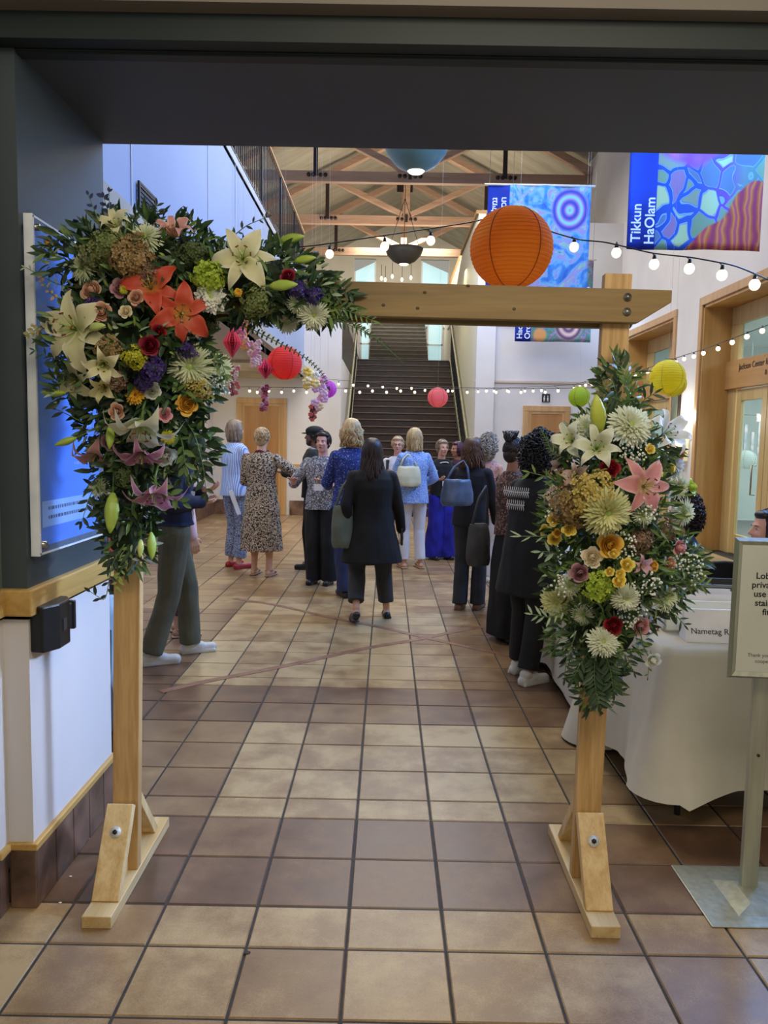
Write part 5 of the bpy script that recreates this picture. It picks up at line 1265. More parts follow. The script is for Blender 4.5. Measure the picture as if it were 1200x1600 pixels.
handbag((-.36, 6.50, .82), .20, .36, .12, fabric('sage_bag', '#6a7264', '#5c6457'), 'grey green shoulder bag on the left side of the walking person', (.06, .02, .42), .3)
bh = empty('phone', (.14, 6.60, .73), 'black phone held low in the walking person\'s hand', 'phone'); MB().box((0, 0, 0), (.02, .075, .14)).build('phone_body', blkl, bh, smooth=False, bevel=.004)
# 9 glasses woman
P = person(.14, 10.2, 176, 1.60, 'smiling person with glasses in a black and white top, facing the camera', 'pink',
    dict(mat=white_c, hem=.86, grow=.02, sr=.01), dict(mat=black), ('short', h_sb, 0), (blkl, 'flat'), armL=(-.14, .28, 1.12), armR=(.14, .26, 1.18)); badge(P)
V = P['V']; MB().tube([V(.10, -.02, .86), V(.13, .07, 1.1), V(.13, .05, 1.38)], .05, 10, flat=.5).tube([V(-.10, -.02, .86), V(-.13, .07, 1.1), V(-.13, .05, 1.38)], .05, 10, flat=.5).build('open_cardigan', black, P['root'])
g_ = MB()
for sg in (-1, 1): g_.tube([P['hp'](sg*.031+.019*cos(a), .094, .004+.015*sin(a)) for a in [q*2*pi/14 for q in range(15)]], .0022, 5)
g_.tube([P['hp'](-.012, .096, .006), P['hp'](.012, .096, .006)], .002, 5).build('glasses', blkl, P['root'])
# 10 blue white blouse
P = person(.33, 9.4, 18, 1.70, 'person with long blond hair, blue and white blouse and white trousers, seen from behind', 'light',
    dict(mat=bluewhite_p, hem=.80, flare=.10, grow=.025, sr=.014), dict(mat=white_c, r=(.092, .07, .064), crop=.08), ('long', h_blonde, .20), (beigel, 'sandal'), armL=(-.16, .28, 1.06), armR=(.22, .24, 1.02))
handbag((.26, 9.24, 1.13), .30, .24, .10, mat('cream_leather', '#d8d4b4', '#cac6a6', 6, .5), 'cream shoulder bag on the person in the blue and white blouse', (0, .06, .26), .1)
# 11 royal blue trousers
P = person(.72, 10.2, -158, 1.57, 'person in a black top and wide royal blue trousers holding a cup, facing the camera', 'light',
    dict(mat=black, hem=.90, grow=.02, sr=.01), dict(mat=royal, r=(.11, .115, .14), drop=.03, wr=.012), ('short', h_dblonde, 0), (blkl, 'flat'), armL=(-.10, .28, 1.05), armR=(.20, .26, 1.15)); badge(P)
V = P['V']; MB().tube([V(.075*cos(a), .06+.05*sin(a), 1.36+.03*sin(a)) for a in [q*2*pi/16 for q in range(17)]], .008, 6).build('bead_necklace', eyew, P['root'])
hw = P['root'].matrix_basis @ P['WR']
cu_ = empty('paper_cup', at(679, 741, 9.95), 'white and blue paper cup held by the person in royal blue trousers', 'cup'); MB().lathe([(.028, -.045), (.036, .045), (.034, .045), (.026, -.042)], n=20, cap=True).build('cup_body', mat('cup_blue', '#c8d8ea', '#a8bed8', 8, .5), cu_); MB().lathe([(.037, .043), (.037, .05), (.02, .052)], n=20, cap=True).build('cup_lid', paper, cu_)
# 12 plum hair
person(.98, 10.8, 120, 1.55, 'person with plum coloured hair half hidden behind the brown haired person', 'tan', dict(mat=fabric('plum_cloth', '#4a2438', '#3c1c2e'), grow=.02), dict(mat=black), ('bob', h_plum, .14), (blkl, 'flat'))
# 13 brown hair jeans
person(.78, 7.1, -24, 1.59, 'person with wavy brown hair in a dark jacket and grey jeans, beside the table queue', 'light',
    dict(mat=fabric('dark_navy_jacket', '#1a1c26', '#12141c'), hem=.84, grow=.025, sr=.012), dict(mat=greyj, r=(.092, .074, .076), drop=.02), ('wavy', hb_brown, .22), (brownl, 'boot'), armL=(-.16, .24, 1.0), armR=(.20, .20, .86), footL=(-.08, -.04), footR=(.08, .04))
handbag((.63, 6.88, 1.10), .30, .24, .12, mat('blue_leather', '#3a4a66', '#5a6c8c', 5, .4), 'blue leather shoulder bag on the brown haired person', (.08, .1, .28), .2)
# 14 grey curly hair
person(1.12, 8.6, -40, 1.60, 'person with ash curly hair, rosy top and white trousers, behind the queue', 'light',
    dict(mat=pattern('rosy_print', [(0, '#e0b8b0'), (.3, '#a8706c'), (.5, '#c89890')], 36), hem=.80, grow=.02), dict(mat=white_c), ('curly', h_grey, .42), (whiteleather, 'sneaker'), footL=(-.16, .05))
# 15 bun
person(.98, 6.0, -66, 1.58, 'person with a dark hair bun in a brown speckled top and long black skirt', 'tan',
    dict(mat=knit, hem=.90, grow=.02, sr=.008), dict(mat=blackc, skirt=1, hem=.05, flare=.03, name='skirt'), ('bun', h_dark, 0), (blkl, 'flat'), armR=(.12, .32, 1.05), armL=(-.10, .32, 1.08))
handbag((.74, 6.12, .74), .22, .34, .14, fabric('grey_tote', '#4c4c4e', '#3e3e40'), 'dark grey tote bag hanging beside the person with the hair bun', (.06, .0, .46), .6)
# 16 peeking dark hair
person(1.62, 9.1, 10, 1.58, 'person with a dark top knot, only the hair showing above the black coat shoulder', 'brown', dict(mat=charcoal, grow=.02), dict(mat=black), ('bun', h_black, 0), (blkl, 'flat'))
# 17 black coat curly
P17 = person(.94, 5.02, -56, 1.57, 'person with curly black hair, black coat with white embroidery, white sneakers', 'tan',
    dict(mat=blackc, hem=.62, flare=.14, grow=.045, sr=.022, name='coat'), dict(mat=black, r=(.10, .080, .070), crop=.07), ('curly', h_black, .55), (whiteleather, 'sneaker'), armR=(.12, .38, 1.0), armL=(-.08, .38, 1.02), footL=(-.12, .04), footR=(.12, -.10), lean=.06, build=1.1)
V = P17['V']; mb = MB()
for (zz, x0, x1, n) in ((1.335, -.155, .10, 13), (1.245, -.12, .06, 9)):
    mb.tube([V(x0, -.120, zz+.005), V((x0+x1)/2, -.132, zz), V(x1, -.122, zz+.004)], .0032, 4)
    for i in range(n):
        xx = x0+(x1-x0)*(i+.5)/n
        for sg in (-1, 1): mb.tube([V(xx, -.128, zz), V(xx+.012, -.130, zz+sg*.022), V(xx+.006, -.126, zz+sg*.036)], [.0034, .0028, .0012], 4)
mb.build('embroidery', paper, P17['root'])
# 18 seated woman profile
person(2.10, 4.22, 88, 1.62, 'person with dark hair seated behind the table, in left profile above the silver frame', 'pink', dict(mat=fabric('burgundy_cloth', '#4a1c28', '#3c1420'), hem=.95, grow=.02), dict(mat=black), ('bob', h_black, .2), None, armL=(-.12, .34, 1.02), armR=(.12, .34, 1.02), sit=True)
# 19 seated person behind flowers
person(2.02, 5.25, 95, 1.60, 'person in a blue top seated behind the tables, mostly hidden by the right flowers', 'tan', dict(mat=fabric('steel_blue_cloth', '#4a6a94', '#3c5a82'), hem=.95, grow=.02), dict(mat=black), ('curly', h_dark, .35), None, armL=(-.12, .34, 1.02), armR=(.12, .34, 1.02), sit=True)
# 20 person in glazed room
person(6.55, 12.8, 150, 1.62, 'person in a brown top standing beyond the right door glass', 'brown', dict(mat=fabric('brown_knit', '#5a3c34', '#4a302a'), grow=.03), dict(mat=black), ('curly', h_dark, .3), (blkl, 'flat'), vox=.01)
# ================================================================== FLOWERS
rf = random.Random(11)
LEFT = [(208, 405, 138, 68, .20), (200, 530, 122, 108, .26), (385, 440, 130, 58, .18), (490, 470, 62, 34, .12), (215, 640, 95, 80, .18), (250, 600, 88, 66, .18), (205, 745, 60, 75, .12), (200, 835, 42, 60, .09), (290, 700, 45, 50, .10), (115, 600, 32, 45, .10)]
RIGHT = [(968, 610, 34, 50, .08), (965, 700, 90, 62, .16), (955, 800, 108, 92, .24), (965, 900, 112, 80, .22), (935, 990, 75, 55, .15), (935, 1060, 36, 50, .10), (1050, 880, 50, 50, .12)]
YP = 2.56
def surf(x, y, E):
    d = 0
    for cx, cy, rx, ry, dp in E:
        q = ((x-cx)/rx)**2+((y-cy)/ry)**2
        if q < 1: d = max(d, dp*sqrt(1-q))
    return YP-d
leafD = mat('leaf_dark', '#233a22', '#37522b', 14, .5); leafM = mat('leaf_mid', '#4a6a36', '#6a8442', 14, .5); leafL = mat('leaf_light', '#88a04c', '#a3b660', 14, .5); leafG = mat('leaf_grey', '#8ba184', '#a5b79a', 14, .6); leafB = mat('leaf_blueblack', '#1e2e26', '#2a3d2e', 14, .5); stemm = mat('green_stem', '#4c6b34', '#5d7d3e', 20, .5)
def leaf(mb, p, d, n, L_, W_, droop=.25):
    d = Vector(d).normalized(); n = Vector(n); n = (n-n.dot(d)*d)
    if n.length < 1e-3: n = d.orthogonal()
    n.normalize(); s_ = d.cross(n)
    vs = []
    for t, w_ in ((0, .08), (.3, .85), (.6, .9), (.85, .45)):
        c = p+d*L_*t-n*droop*L_*t*t
        vs += [c-s_*W_*w_/2+n*W_*.12*w_, c-n*W_*.06, c+s_*W_*w_/2+n*W_*.12*w_]
    vs.append(p+d*L_-n*droop*L_)
    fs = []
    for i in range(3):
        a = i*3; fs += [(a, a+1, a+4, a+3), (a+1, a+2, a+5, a+4)]
    fs += [(9, 10, 12), (10, 11, 12)]
    mb.add(vs, fs)
def mass(E, specs, seedc, lab):
    ws = [a[2]*a[3] for a in E]
    for (nm, n, m, L_, W_, lb) in specs:
        mb = MB()
        for i in range(n):
            cx, cy, rx, ry, dp = rf.choices(E, ws)[0]
            a = rf.uniform(0, 2*pi); q = sqrt(rf.uniform(.02, 1.02)); x = cx+rx*q*cos(a); y = cy+ry*q*sin(a)
            Y0 = surf(x, y, E); back = rf.random()
            Y = Y0-.012+back**1.5*(2*(YP-Y0)+.02)*.9
            if Y > 2.98: Y = 2.9
            p = at(x, y, Y)
            if p.x < -1.06 and p.y > 2.36: p = at(x, y, rf.uniform(2.28, 2.36))
            if p.x < -1.02 and p.y > 2.36: continue
            od = Vector(((x-cx)/rx*.9+rf.uniform(-.7, .7), -(.7 if back < .5 else -.5)+rf.uniform(-.5, .5), -(y-cy)/ry*.8+rf.uniform(-.6, .6)))
            nn = Vector((rf.uniform(-1, 1), -1.2, rf.uniform(-.6, 1)))
            l = L_*rf.uniform(.6, 1.25); leaf(mb, p, od, nn, l, W_*rf.uniform(.7, 1.2))
        o = mb.build(nm, m); tag(o, lb, 'foliage', None, 'stuff')
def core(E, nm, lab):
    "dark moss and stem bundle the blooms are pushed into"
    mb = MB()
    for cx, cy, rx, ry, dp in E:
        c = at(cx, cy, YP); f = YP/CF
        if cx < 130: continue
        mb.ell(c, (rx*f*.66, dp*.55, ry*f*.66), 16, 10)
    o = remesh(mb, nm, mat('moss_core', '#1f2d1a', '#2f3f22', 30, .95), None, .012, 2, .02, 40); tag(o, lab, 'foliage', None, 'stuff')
core(LEFT, 'moss_base', 'dark mossy bundle under the left arch blooms'); core(RIGHT[1:6], 'moss_base', 'dark mossy bundle under the right post blooms')
mass(LEFT, [('dark_foliage', 2500, leafD, .054, .019, 'dense dark green leaves filling the left arch garland'), ('black_green_foliage', 1300, leafB, .045, .014, 'blackish green small leaves in the left arch garland'), ('mid_foliage', 1100, leafM, .05, .015, 'mid green narrow leaves through the left arch garland'), ('pale_foliage', 1000, leafG, .036, .010, 'grey green soft leaves through the left arch garland'), ('lime_foliage', 500, leafL, .030, .008, 'yellow green leaf tips through the left arch garland')], 1, 'left')
mass(RIGHT, [('dark_foliage', 1300, leafD, .048, .014, 'dark green leaves filling the right post bouquet'), ('mid_foliage', 1500, leafM, .05, .012, 'mid green narrow leaves through the right post bouquet'), ('pale_foliage', 420, leafG, .042, .010, 'grey green soft leaves through the right post bouquet'), ('lime_foliage', 600, leafL, .036, .009, 'yellow green leaf tips through the right post bouquet')], 2, 'right')
# gypsophila
def gyp(cx, cy, r, n, Y, lab):
    mb = MB(); st_ = MB(); o = empty('babys_breath', at(cx, cy, Y+.05), lab, 'flower'); O = o.location.copy()
    for i in range(n):
        a = rf.uniform(0, 6.28); q = sqrt(rf.random())*r; p = at(cx+q*cos(a), cy+q*sin(a)*.9, Y-rf.uniform(0, .05))-O; rr4 = rf.uniform(.0026, .0044); mb.ell(p, (rr4,)*3, 6, 4)
        if i % 4 == 0: st_.tube([(0, 0, 0), p*.6+Vector((0, -.01, 0)), p], .0006, 3)
    b_ = mb.build('floret', mat('gyp_white', '#e9ecdd', '#dde2cf', 30, .7), o); b_['kind'] = 'stuff'; st_.build('stem', stemm, o)
for c in ((990, 705, 24, 60, 'cluster of tiny white florets between the white mum and red carnation'), (872, 800, 22, 60, 'cluster of tiny white florets at the left edge above the yellow spray roses'), (975, 855, 26, 60, 'cluster of tiny white florets below the golden hydrangea'), (1075, 890, 30, 80, 'cluster of tiny white florets at the right edge by the black chair'), (880, 915, 20, 36, 'cluster of tiny white florets left of the mauve rose'), (985, 960, 26, 55, 'cluster of tiny white florets above the red and pink pair near the bottom'), (1010, 912, 24, 50, 'cluster of tiny white florets right of the alstroemeria'), (1010, 800, 18, 36, 'cluster of tiny white florets right of the golden hydrangea')):
    gyp(c[0], c[1], c[2], c[3], surf(c[0], c[1], RIGHT)-.03, c[4])
for c in ((335, 600, 28, 60, 'cluster of tiny cream florets at the lower right of the left garland'), (400, 500, 22, 40, 'cluster of tiny cream florets under the arch beam')):
    gyp(c[0], c[1], c[2], c[3], surf(c[0], c[1], LEFT)-.02, c[4])
def orient(o, d, roll=0):
    d = Vector(d).normalized(); o.rotation_mode = 'QUATERNION'; o.rotation_quaternion = d.to_track_quat('Z', 'Y') @ Quaternion((0, 0, 1), roll)
def petalmesh(name, m, L_, W_, curve, cup=.25, ruf=0, pw=.7, seed=0, n=10):
    "petal growing along +Y from origin; curve(t)->height"
    mb = MB()
    def fn(u, v):
        w_ = W_*(sin(pi*min(1, v**pw*.98+.02))**.85 if v > .01 else .15)+W_*.10*(1-v)
        if v > .995: w_ = .001
        x = (u-.5)*w_; z = curve(v)*L_+cup*abs(x)*(1-v*.5)+ruf*W_*sin(v*14+seed+u*2)*(abs(u-.5)*2)**2
        return (x, v*L_*cos(min(1.2, abs(curve(v))*.5)), z)
    mb.grid(fn, 6, n); o = mb.build(name, m); me = o.data; bpy.data.objects.remove(o); return me
def inst(me, name, parent, rot=None, loc=None, sc=None):
    o = bpy.data.objects.new(name, me); C.objects.link(o); o.parent = parent
    if rot: o.rotation_euler = rot
    if loc is not None: o.location = loc
    if sc is not None: o.scale = sc if hasattr(sc, '__len__') else (sc,)*3
    return o
anth = mat('anther_rust', '#7a3a1c', '#662e14', 40, .6)
CACHE = {}
def lily(loc, r, d, m, lab, roll=0, bell=0):
    o = empty('lily', loc, lab, 'lily'); orient(o, d, roll)
    cv = (lambda t: .50*t-.62*t**3) if not bell else (lambda t: (1.25 if bell == 1 else .8)*t-.85*t**4)
    key = ('lily', m.name, bell)
    if key not in CACHE: CACHE[key] = (petalmesh('petal', m, 1.0, .52, cv, .22, .09, .8, 1), petalmesh('petal', m, 1.0, .36, cv, .22, .05, .8, 2))
    A_, B_ = CACHE[key]
    for k in range(6):
        j = rf.uniform(-.08, .08)
        inst(A_ if k % 2 else B_, 'petal', o, (rf.uniform(-.22, .22), rf.uniform(-.15, .15), k*pi/3+j), (0, 0, .0), r*rf.uniform(.93, 1.05))
    for k in range(6):
        a = k*pi/3+.5; c = Vector((cos(a), sin(a), 0)); s_ = MB().tube([(0, 0, 0), c*.10*r+Vector((0, 0, .25*r)), c*.24*r+Vector((0, 0, .48*r))], .011*r, 5).build('stamen', leafL, o)
        e_ = c*.24*r+Vector((0, 0, .50*r)); t_ = Vector((-sin(a), cos(a), 0)); MB().tube([e_-t_*.05*r, e_+t_*.05*r], .02*r, 6).build('anther', anth, s_)
    MB().tube([(0, 0, 0), (0, 0, .55*r)], [.018*r, .014*r], 6).ell((0, 0, .56*r), (.035*r, .035*r, .025*r), 8, 5).build('pistil', leafL, o)
    MB().tube([(0, 0, .03*r), (0, .0, -.3*r), (.02, 0, -.9*r)], [.05*r, .035*r, .03*r], 6).build('stem', stemm, o)
    return o
def mum(loc, r, d, m, lab, n=90, lay=5, wd=.07, name='chrysanthemum', cat='chrysanthemum', centre=None, openness=1.0):
    o = empty(name, loc, lab, cat); orient(o, d, rf.uniform(0, 6))
    mb = MB()
    for l in range(lay):
        f = (l+1)/lay; k = int(n*f*.42)+5
        for i in range(k):
            a = 2*pi*i/k+l*.37+rf.uniform(-.08, .08); el = (1-f)*1.25*openness+.08+rf.uniform(-.12, .12); L_ = r*(.45+.55*f)*rf.uniform(.86, 1.05)
            dr = Vector((cos(a), sin(a), 0)); P = []
            for t in (0, .3, .6, .85, 1): P.append(dr*(L_*t*cos(el*(1-.3*t)))+Vector((0, 0, L_*(t*sin(el)-.22*t*t*f))))
            w0 = wd*r
            vs = []; sd = Vector((-sin(a), cos(a), 0))
            for p_, t, ww in zip(P, (0, .3, .6, .85, 1), (.4, .8, 1, .85, .3)): vs += [p_-sd*w0*ww+Vector((0, 0, w0*.5)), p_, p_+sd*w0*ww+Vector((0, 0, w0*.5))]
            fs = []
            for q in range(4): b0 = q*3; fs += [(b0, b0+1, b0+4, b0+3), (b0+1, b0+2, b0+5, b0+4)]
            mb.add(vs, fs, [(.5, t) for t in (0, .3, .6, .85, 1) for _ in range(3)])
    mb.build('petals', m, o)
    MB().ell((0, 0, r*.10), (r*.18, r*.18, r*.12), 12, 8).build('flower_centre', centre or leafL, o)
    MB().lathe([(.001, -.12*r), (.2*r, -.06*r), (.28*r, .02*r)], n=14).build('calyx', stemm, o); MB().tube([(0, 0, -.05*r), (0, .01, -.9*r)], .05*r, 6).build('stem', stemm, o)
    return o
def rose(loc, r, d, m, lab, name='rose', lay=7, ruffle=0, cat='rose'):
    o = empty(name, loc, lab, cat); orient(o, d, rf.uniform(0, 6)); mb = MB(); lay = lay+2
    for l in range(lay):
        f = (l+1)/lay; k = 2 if l == 0 else (3 if f < .5 else 5)
        for i in range(k):
            a0 = 2*pi*i/k+l*1.1+rf.uniform(-.2, .2); span = 2*pi/k*.80; jr = rf.uniform(.90, 1.14); tilt = rf.uniform(-.06, .06)
            R0 = r*(.10+.74*f**1.15)*jr; H0 = r*(.95-.50*f**1.4); cl = .55*(1-f)
            def fn(u, v, a0=a0, span=span, R0=R0, H0=H0, f=f, cl=cl, tilt=tilt):
                uu = (u-.5)*2; a = a0+uu*span*.62*(.5+.5*sin(pi*min(.90, v*.7+.15)))*1.35
                vv = v*(1-.30*uu*uu*(f+.15))
                rad = R0*(.42+.58*sin(pi/2*min(1, vv*1.1)))*(1-cl*vv**3)+R0*.26*f*max(0, vv-.6)*2.2+ruffle*r*sin(a*15+f*7)*v**2
                z = H0*vv-.10*r*(1-v)-R0*.30*f*max(0, vv-.72)*2.5+tilt*r*uu+ruffle*r*.9*cos(a*17)*v**3
                return (rad*cos(a), rad*sin(a), z)
            mb.grid(fn, 6, 6)
    mb.build('petals', m, o)
    MB().lathe([(.001, -.32*r), (.22*r, -.25*r), (.40*r, -.05*r), (.38*r, .05*r)], n=12).build('calyx', stemm, o); MB().tube([(0, 0, -.28*r), (0, .01, -1.4*r)], .06*r, 6).build('stem', stemm, o)
    return o
def bud(loc, L_, d, m, lab, fat=.17):
    o = empty('lily_bud', loc, lab, 'flower bud'); orient(o, d)
    prof = [(.001, 0), (.05, .03), (.12, .18), (fat, .42), (fat*.92, .62), (fat*.55, .85), (.02, 1.0)]
    vs = MB(); vs.loft([(0, 0, z*L_-.1*L_, rr*L_, rr*L_) for rr, z in prof], 18, True, lambda th, t: 1+.10*cos(3*th)); vs.build('bud_body', m, o)
    MB().tube([(0, 0, -.08*L_), (0, .005, -.7*L_)], .022*L_, 6).build('stem', stemm, o)
def puff(loc, r, d, m, lab, name='hydrangea', n=70, cat='hydrangea', fl=.20):
    o = empty(name, loc, lab, cat); orient(o, d, 0); mb = MB(); sd = rf.uniform(0, 50); n = int(n*1.5)
    for i in range(n):
        z = 1-1.3*(i+.5)/n; a = i*2.39996; q = sqrt(max(0, 1-z*z)); nrm = Vector((q*cos(a), q*sin(a), z*.8))
        lump = 1+.38*noise.noise(nrm*1.9+Vector((sd, 0, 0))); c = nrm*r*lump*rf.uniform(.78, 1.06)
        nrm = (nrm+Vector((rf.uniform(-.7, .7), rf.uniform(-.7, .7), rf.uniform(-.3, .5)))).normalized(); t1 = nrm.orthogonal().normalized(); t2 = nrm.cross(t1); a2 = rf.uniform(0, 1.5); f_ = fl*r*rf.uniform(.7, 1.25)
        for k in range(4):
            b0 = a2+k*pi/2; dd = t1*cos(b0)+t2*sin(b0); ss = nrm.cross(dd)
            mb.add([c, c+dd*f_*.6-ss*f_*.45+nrm*f_*.2, c+dd*f_*1.1+nrm*f_*.02, c+dd*f_*.6+ss*f_*.45+nrm*f_*.2], [(0, 1, 2), (0, 2, 3)], [(.5, 0), (.2, .6), (.5, 1), (.8, .6)])
    mb.build('florets', m, o)['kind'] = 'stuff'
    MB().ell((0, 0, -.1*r), (r*.6, r*.6, r*.5), 12, 8).build('flower_core', stemm, o); MB().tube([(0, 0, 0), (0, 0, -1.3*r)], .05*r, 6).build('stem', stemm, o)
def sprig(path, Ls, Ws, m, lab, name='leafy_sprig', step=.018, fern=False, berries=None, seed=0, both=True, ang=.9):
    "path: (px,py,Y)"
    P = [at(*p) for p in path]; Q = []
    for i in range(len(P)-1):
        n = 6
        for k in range(n): Q.append(P[i].lerp(P[i+1], k/n))
    Q.append(P[-1])
    for _ in range(2): Q = [Q[0]]+[(Q[i-1]+Q[i]*2+Q[i+1])/4 for i in range(1, len(Q)-1)]+[Q[-1]]
    O = Q[0]; o = empty(name, O, lab, 'foliage sprig' if not berries else 'berry sprig'); Q = [q-O for q in Q]
    MB().tube(Q, [.0022*(1-.6*i/len(Q)) for i in range(len(Q))], 5).build('stem', stemm, o)
    mb = MB(); acc = 0; sg = 1; tot = sum((Q[i+1]-Q[i]).length for i in range(len(Q)-1)); run = 0
    for i in range(len(Q)-1):
        d = (Q[i+1]-Q[i]); L_ = d.length; d = d.normalized(); acc += L_; run += L_
        while acc > step:
            acc -= step; sg = -sg; sdv = d.cross(Vector((0, 1, 0))).normalized()*sg; tt = run/tot; sc_ = (1-.6*tt) if fern else rf.uniform(.7, 1.15)
            for s3 in ((1, -1) if both and fern else (1,)):
                dd = (d*cos(ang)+sdv*s3*sin(ang)+Vector((0, rf.uniform(-.35, .2), rf.uniform(-.15, .15)))).normalized()
                leaf(mb, Q[i+1], dd, Vector((0, -1, .25)), Ls*sc_, Ws*sc_, .12)
    leaf(mb, Q[-1], (Q[-1]-Q[-2]), Vector((0, -1, .2)), Ls*.8, Ws*.8, .1)
    mb.build('leaves', m, o)
    if berries:
        bm_, n, rr5 = berries; mb = MB()
        for k in range(n):
            q = Q[int(rf.uniform(.25, 1)*(len(Q)-1))]; mb.ell(q+Vector((rf.uniform(-1, 1), rf.uniform(-1, .5), rf.uniform(-1, 1)))*.02, (rr5,)*3, 8, 6)
        mb.build('berries', bm_, o)
    return o
# ---- petal colours
pCream = petalmat('lily_cream', '#a9b45a', '#dcd8a4', '#e2dcb6', '#ebe6c8'); pWhite = petalmat('lily_white', '#a8bc6a', '#d8dcb8', '#dfe2cc', '#ecece0'); pOrange = petalmat('lily_coral', '#e2a04a', '#cc4a2c', '#c8452c', '#d8664a', speck='#6e1c10'); pPink = petalmat('lily_pink', '#d8c27a', '#d98e8e', '#dc9a98', '#eac0b8', speck='#a8485a'); pMauve = petalmat('lily_mauve', '#8e5468', '#b66c90', '#c890a8', '#ecd8de', speck='#7c3456'); pPeachL = petalmat('lily_peach', '#e0c080', '#dc9a88', '#d09aa0', '#e8c8c0')
mWhite = petalmat('mum_white', '#aebd80', '#d6dcb8', '#e4e8d4'); mGreen = petalmat('mum_green_white', '#9ab070', '#c4d0a0', '#dfe5c4'); mYG = petalmat('mum_yellow_green', '#98a64a', '#cfcf86', '#e2e2ac'); mBlue = petalmat('daisy_cool_white', '#a9bcae', '#c6d2dc', '#dbe3ea')
rYel = petalmat('rose_yellow', '#f0b43a', '#ffe664', '#fff08a'); rGold = petalmat('rose_golden', '#b47c20', '#e8b440', '#f0c458'); rCream = petalmat('rose_cream', '#dcbe84', '#f4e6c0', '#f8eed4'); rPeach = petalmat('rose_peach', '#a86a50', '#dba68a', '#e8c0a4'); rPink = petalmat('rose_pink', '#c0707a', '#e8a4aa', '#f0bcc0'); rMauve = petalmat('rose_mauve', '#7c4c52', '#a8737a', '#bf929a'); rRed = petalmat('carnation_red', '#4a0a12', '#8c1822', '#a4222c'); rWine = petalmat('wine_red', '#3a0814', '#741428', '#9a1e36'); rPurple = petalmat('purple_bloom', '#2a1848', '#45307c', '#5c4496'); hydB = petalmat('hydrangea_bronze', '#7a5c34', '#9c8052', '#b89c6c'); hydY = petalmat('hydrangea_gold', '#a08a38', '#c8b054', '#d8cc84'); solid_ = petalmat('goldenrod', '#8a961e', '#c0c030', '#d4cc3c'); lime = petalmat('bells_lime', '#86a82c', '#b4cc40', '#c6d860'); budG = mat('bud_green', '#a4ba4c', '#8ca63c', 16, .45); budP = mat('bud_pale', '#c4d07c', '#aebf62', 16, .45); whiteflower = petalmat('white_petals', '#c4cfa0', '#e8ead8', '#f2f3ea')
def LS(x, y, k=0):
    p = at(x, y, surf(x, y, LEFT)-.014-k)
    return p if p.x > -1.0 else at(x, y, min(p.y, 2.33))
def RS(x, y, k=0): return at(x, y, surf(x, y, RIGHT)-.022-k)
px = lambda r, Y=2.4: r/CF*Y
# ---- LEFT garland blooms
lily(LS(237, 452, .03), px(50), (.12, -1, .35), pOrange, 'upper coral orange lily at the middle of the left garland', .3)
lily(LS(283, 490, .03), px(52), (.35, -1, -.15), pOrange, 'lower coral red lily touching the upper one in the left garland', 1.0)
lily(LS(120, 515, .03), px(66), (-.25, -1, .1), pCream, 'large cream lily at the left side of the left garland', .2)
lily(LS(380, 405, .03), px(54), (.10, -1, .05), pCream, 'cream white lily at the top right of the left garland under the beam level', .6)
lily(LS(222, 655, .03), px(62), (.05, -.5, -1), pWhite, 'white lily drooping above the mauve lilies on the left post', .5, 2)
lily(LS(222, 702, .04), px(44), (.1, -.5, -1), pMauve, 'upper mauve pink lily drooping in the middle of the left post', .1, 2)
lily(LS(243, 758, .05), px(54), (.15, -.5, -1), pMauve, 'lowest mauve pink lily with curled white edged petals on the left post', .7, 2)
lily(LS(152, 706, .04), px(46), (-.2, -.5, -1), pPeachL, 'peach pink drooping lily at the left side in front of the blue notice panel', .4, 2)
lily(LS(185, 358, .0), px(30), (-.1, -.9, .6), pCream, 'small half open white lily at the top of the left garland', .4, 1)
lily(LS(272, 372, .0), px(34), (.2, -.8, .9), pPeachL, 'pale peach half open lily at the top right of the left garland', .2, 1)
lily(LS(122, 592, .02), px(40), (-.3, -.9, -.5), pCream, 'cream lily hanging half open under the large cream lily', .9, 2)
lily(LS(163, 568, .03), px(34), (.2, -1, -.3), pCream, 'small cream lily centre left below the large cream lily', .2, 1)
lily(LS(165, 605, .02), px(26), (0, -1, -.2), petalmat('lily_butter', '#c8b050', '#e8dc98', '#eee4b0', '#f2ecc8'), 'small butter yellow bloom under the small cream lily', .8, 1)
mum(LS(330, 465, .02), px(26), (.2, -1, .1), whiteflower, 'white carnation-like mum right of the coral lilies', 80, 5, .12)
mum(LS(297, 573, .02), px(40), (.1, -1, -.1), mGreen, 'green white spider chrysanthemum at the lower right of the left garland', 110, 5, .04)
mum(LS(335, 578, .01), px(34), (.4, -1, -.1), mGreen, 'pale spider chrysanthemum at the far lower right edge of the left garland', 100, 5, .04)
mum(LS(490, 492, .02), px(27), (.2, -1, -.4), mWhite, 'white spider chrysanthemum at the right tip of the left garland', 80, 5, .06)
mum(LS(447, 503, .02), px(22), (0, -1, -.5), mWhite, 'white spider chrysanthemum under the arch beam, left of the tip one', 80, 5, .06)
mum(LS(463, 475, .02), px(16), (0, -1, -.1), mGreen, 'small greenish spray mum above the two white ones under the beam', 50, 4, .07)
mum(LS(228, 372, .01), px(28), (-.1, -1, .5), mGreen, 'green white spider chrysanthemum at the top of the left garland', 90, 5, .05)
mum(LS(130, 418, .01), px(26), (-.4, -1, .1), mGreen, 'pale green spider mum at the upper left of the left garland', 90, 5, .05)
mum(LS(155, 762, .02), px(20), (-.2, -1, 0), mGreen, 'small grey green mum below the peach drooping lily', 60, 4, .05)
rose(LS(258, 712, .02), px(18), (.6, -1, -.3), whiteflower, 'white ruffled bloom right of the upper mauve lily', 'carnation', 5, .03, 'carnation')
rose(LS(145, 455, .02), px(17), (-.2, -1, .2), rPeach, 'peach rose at the upper left above the large cream lily', 'rose')
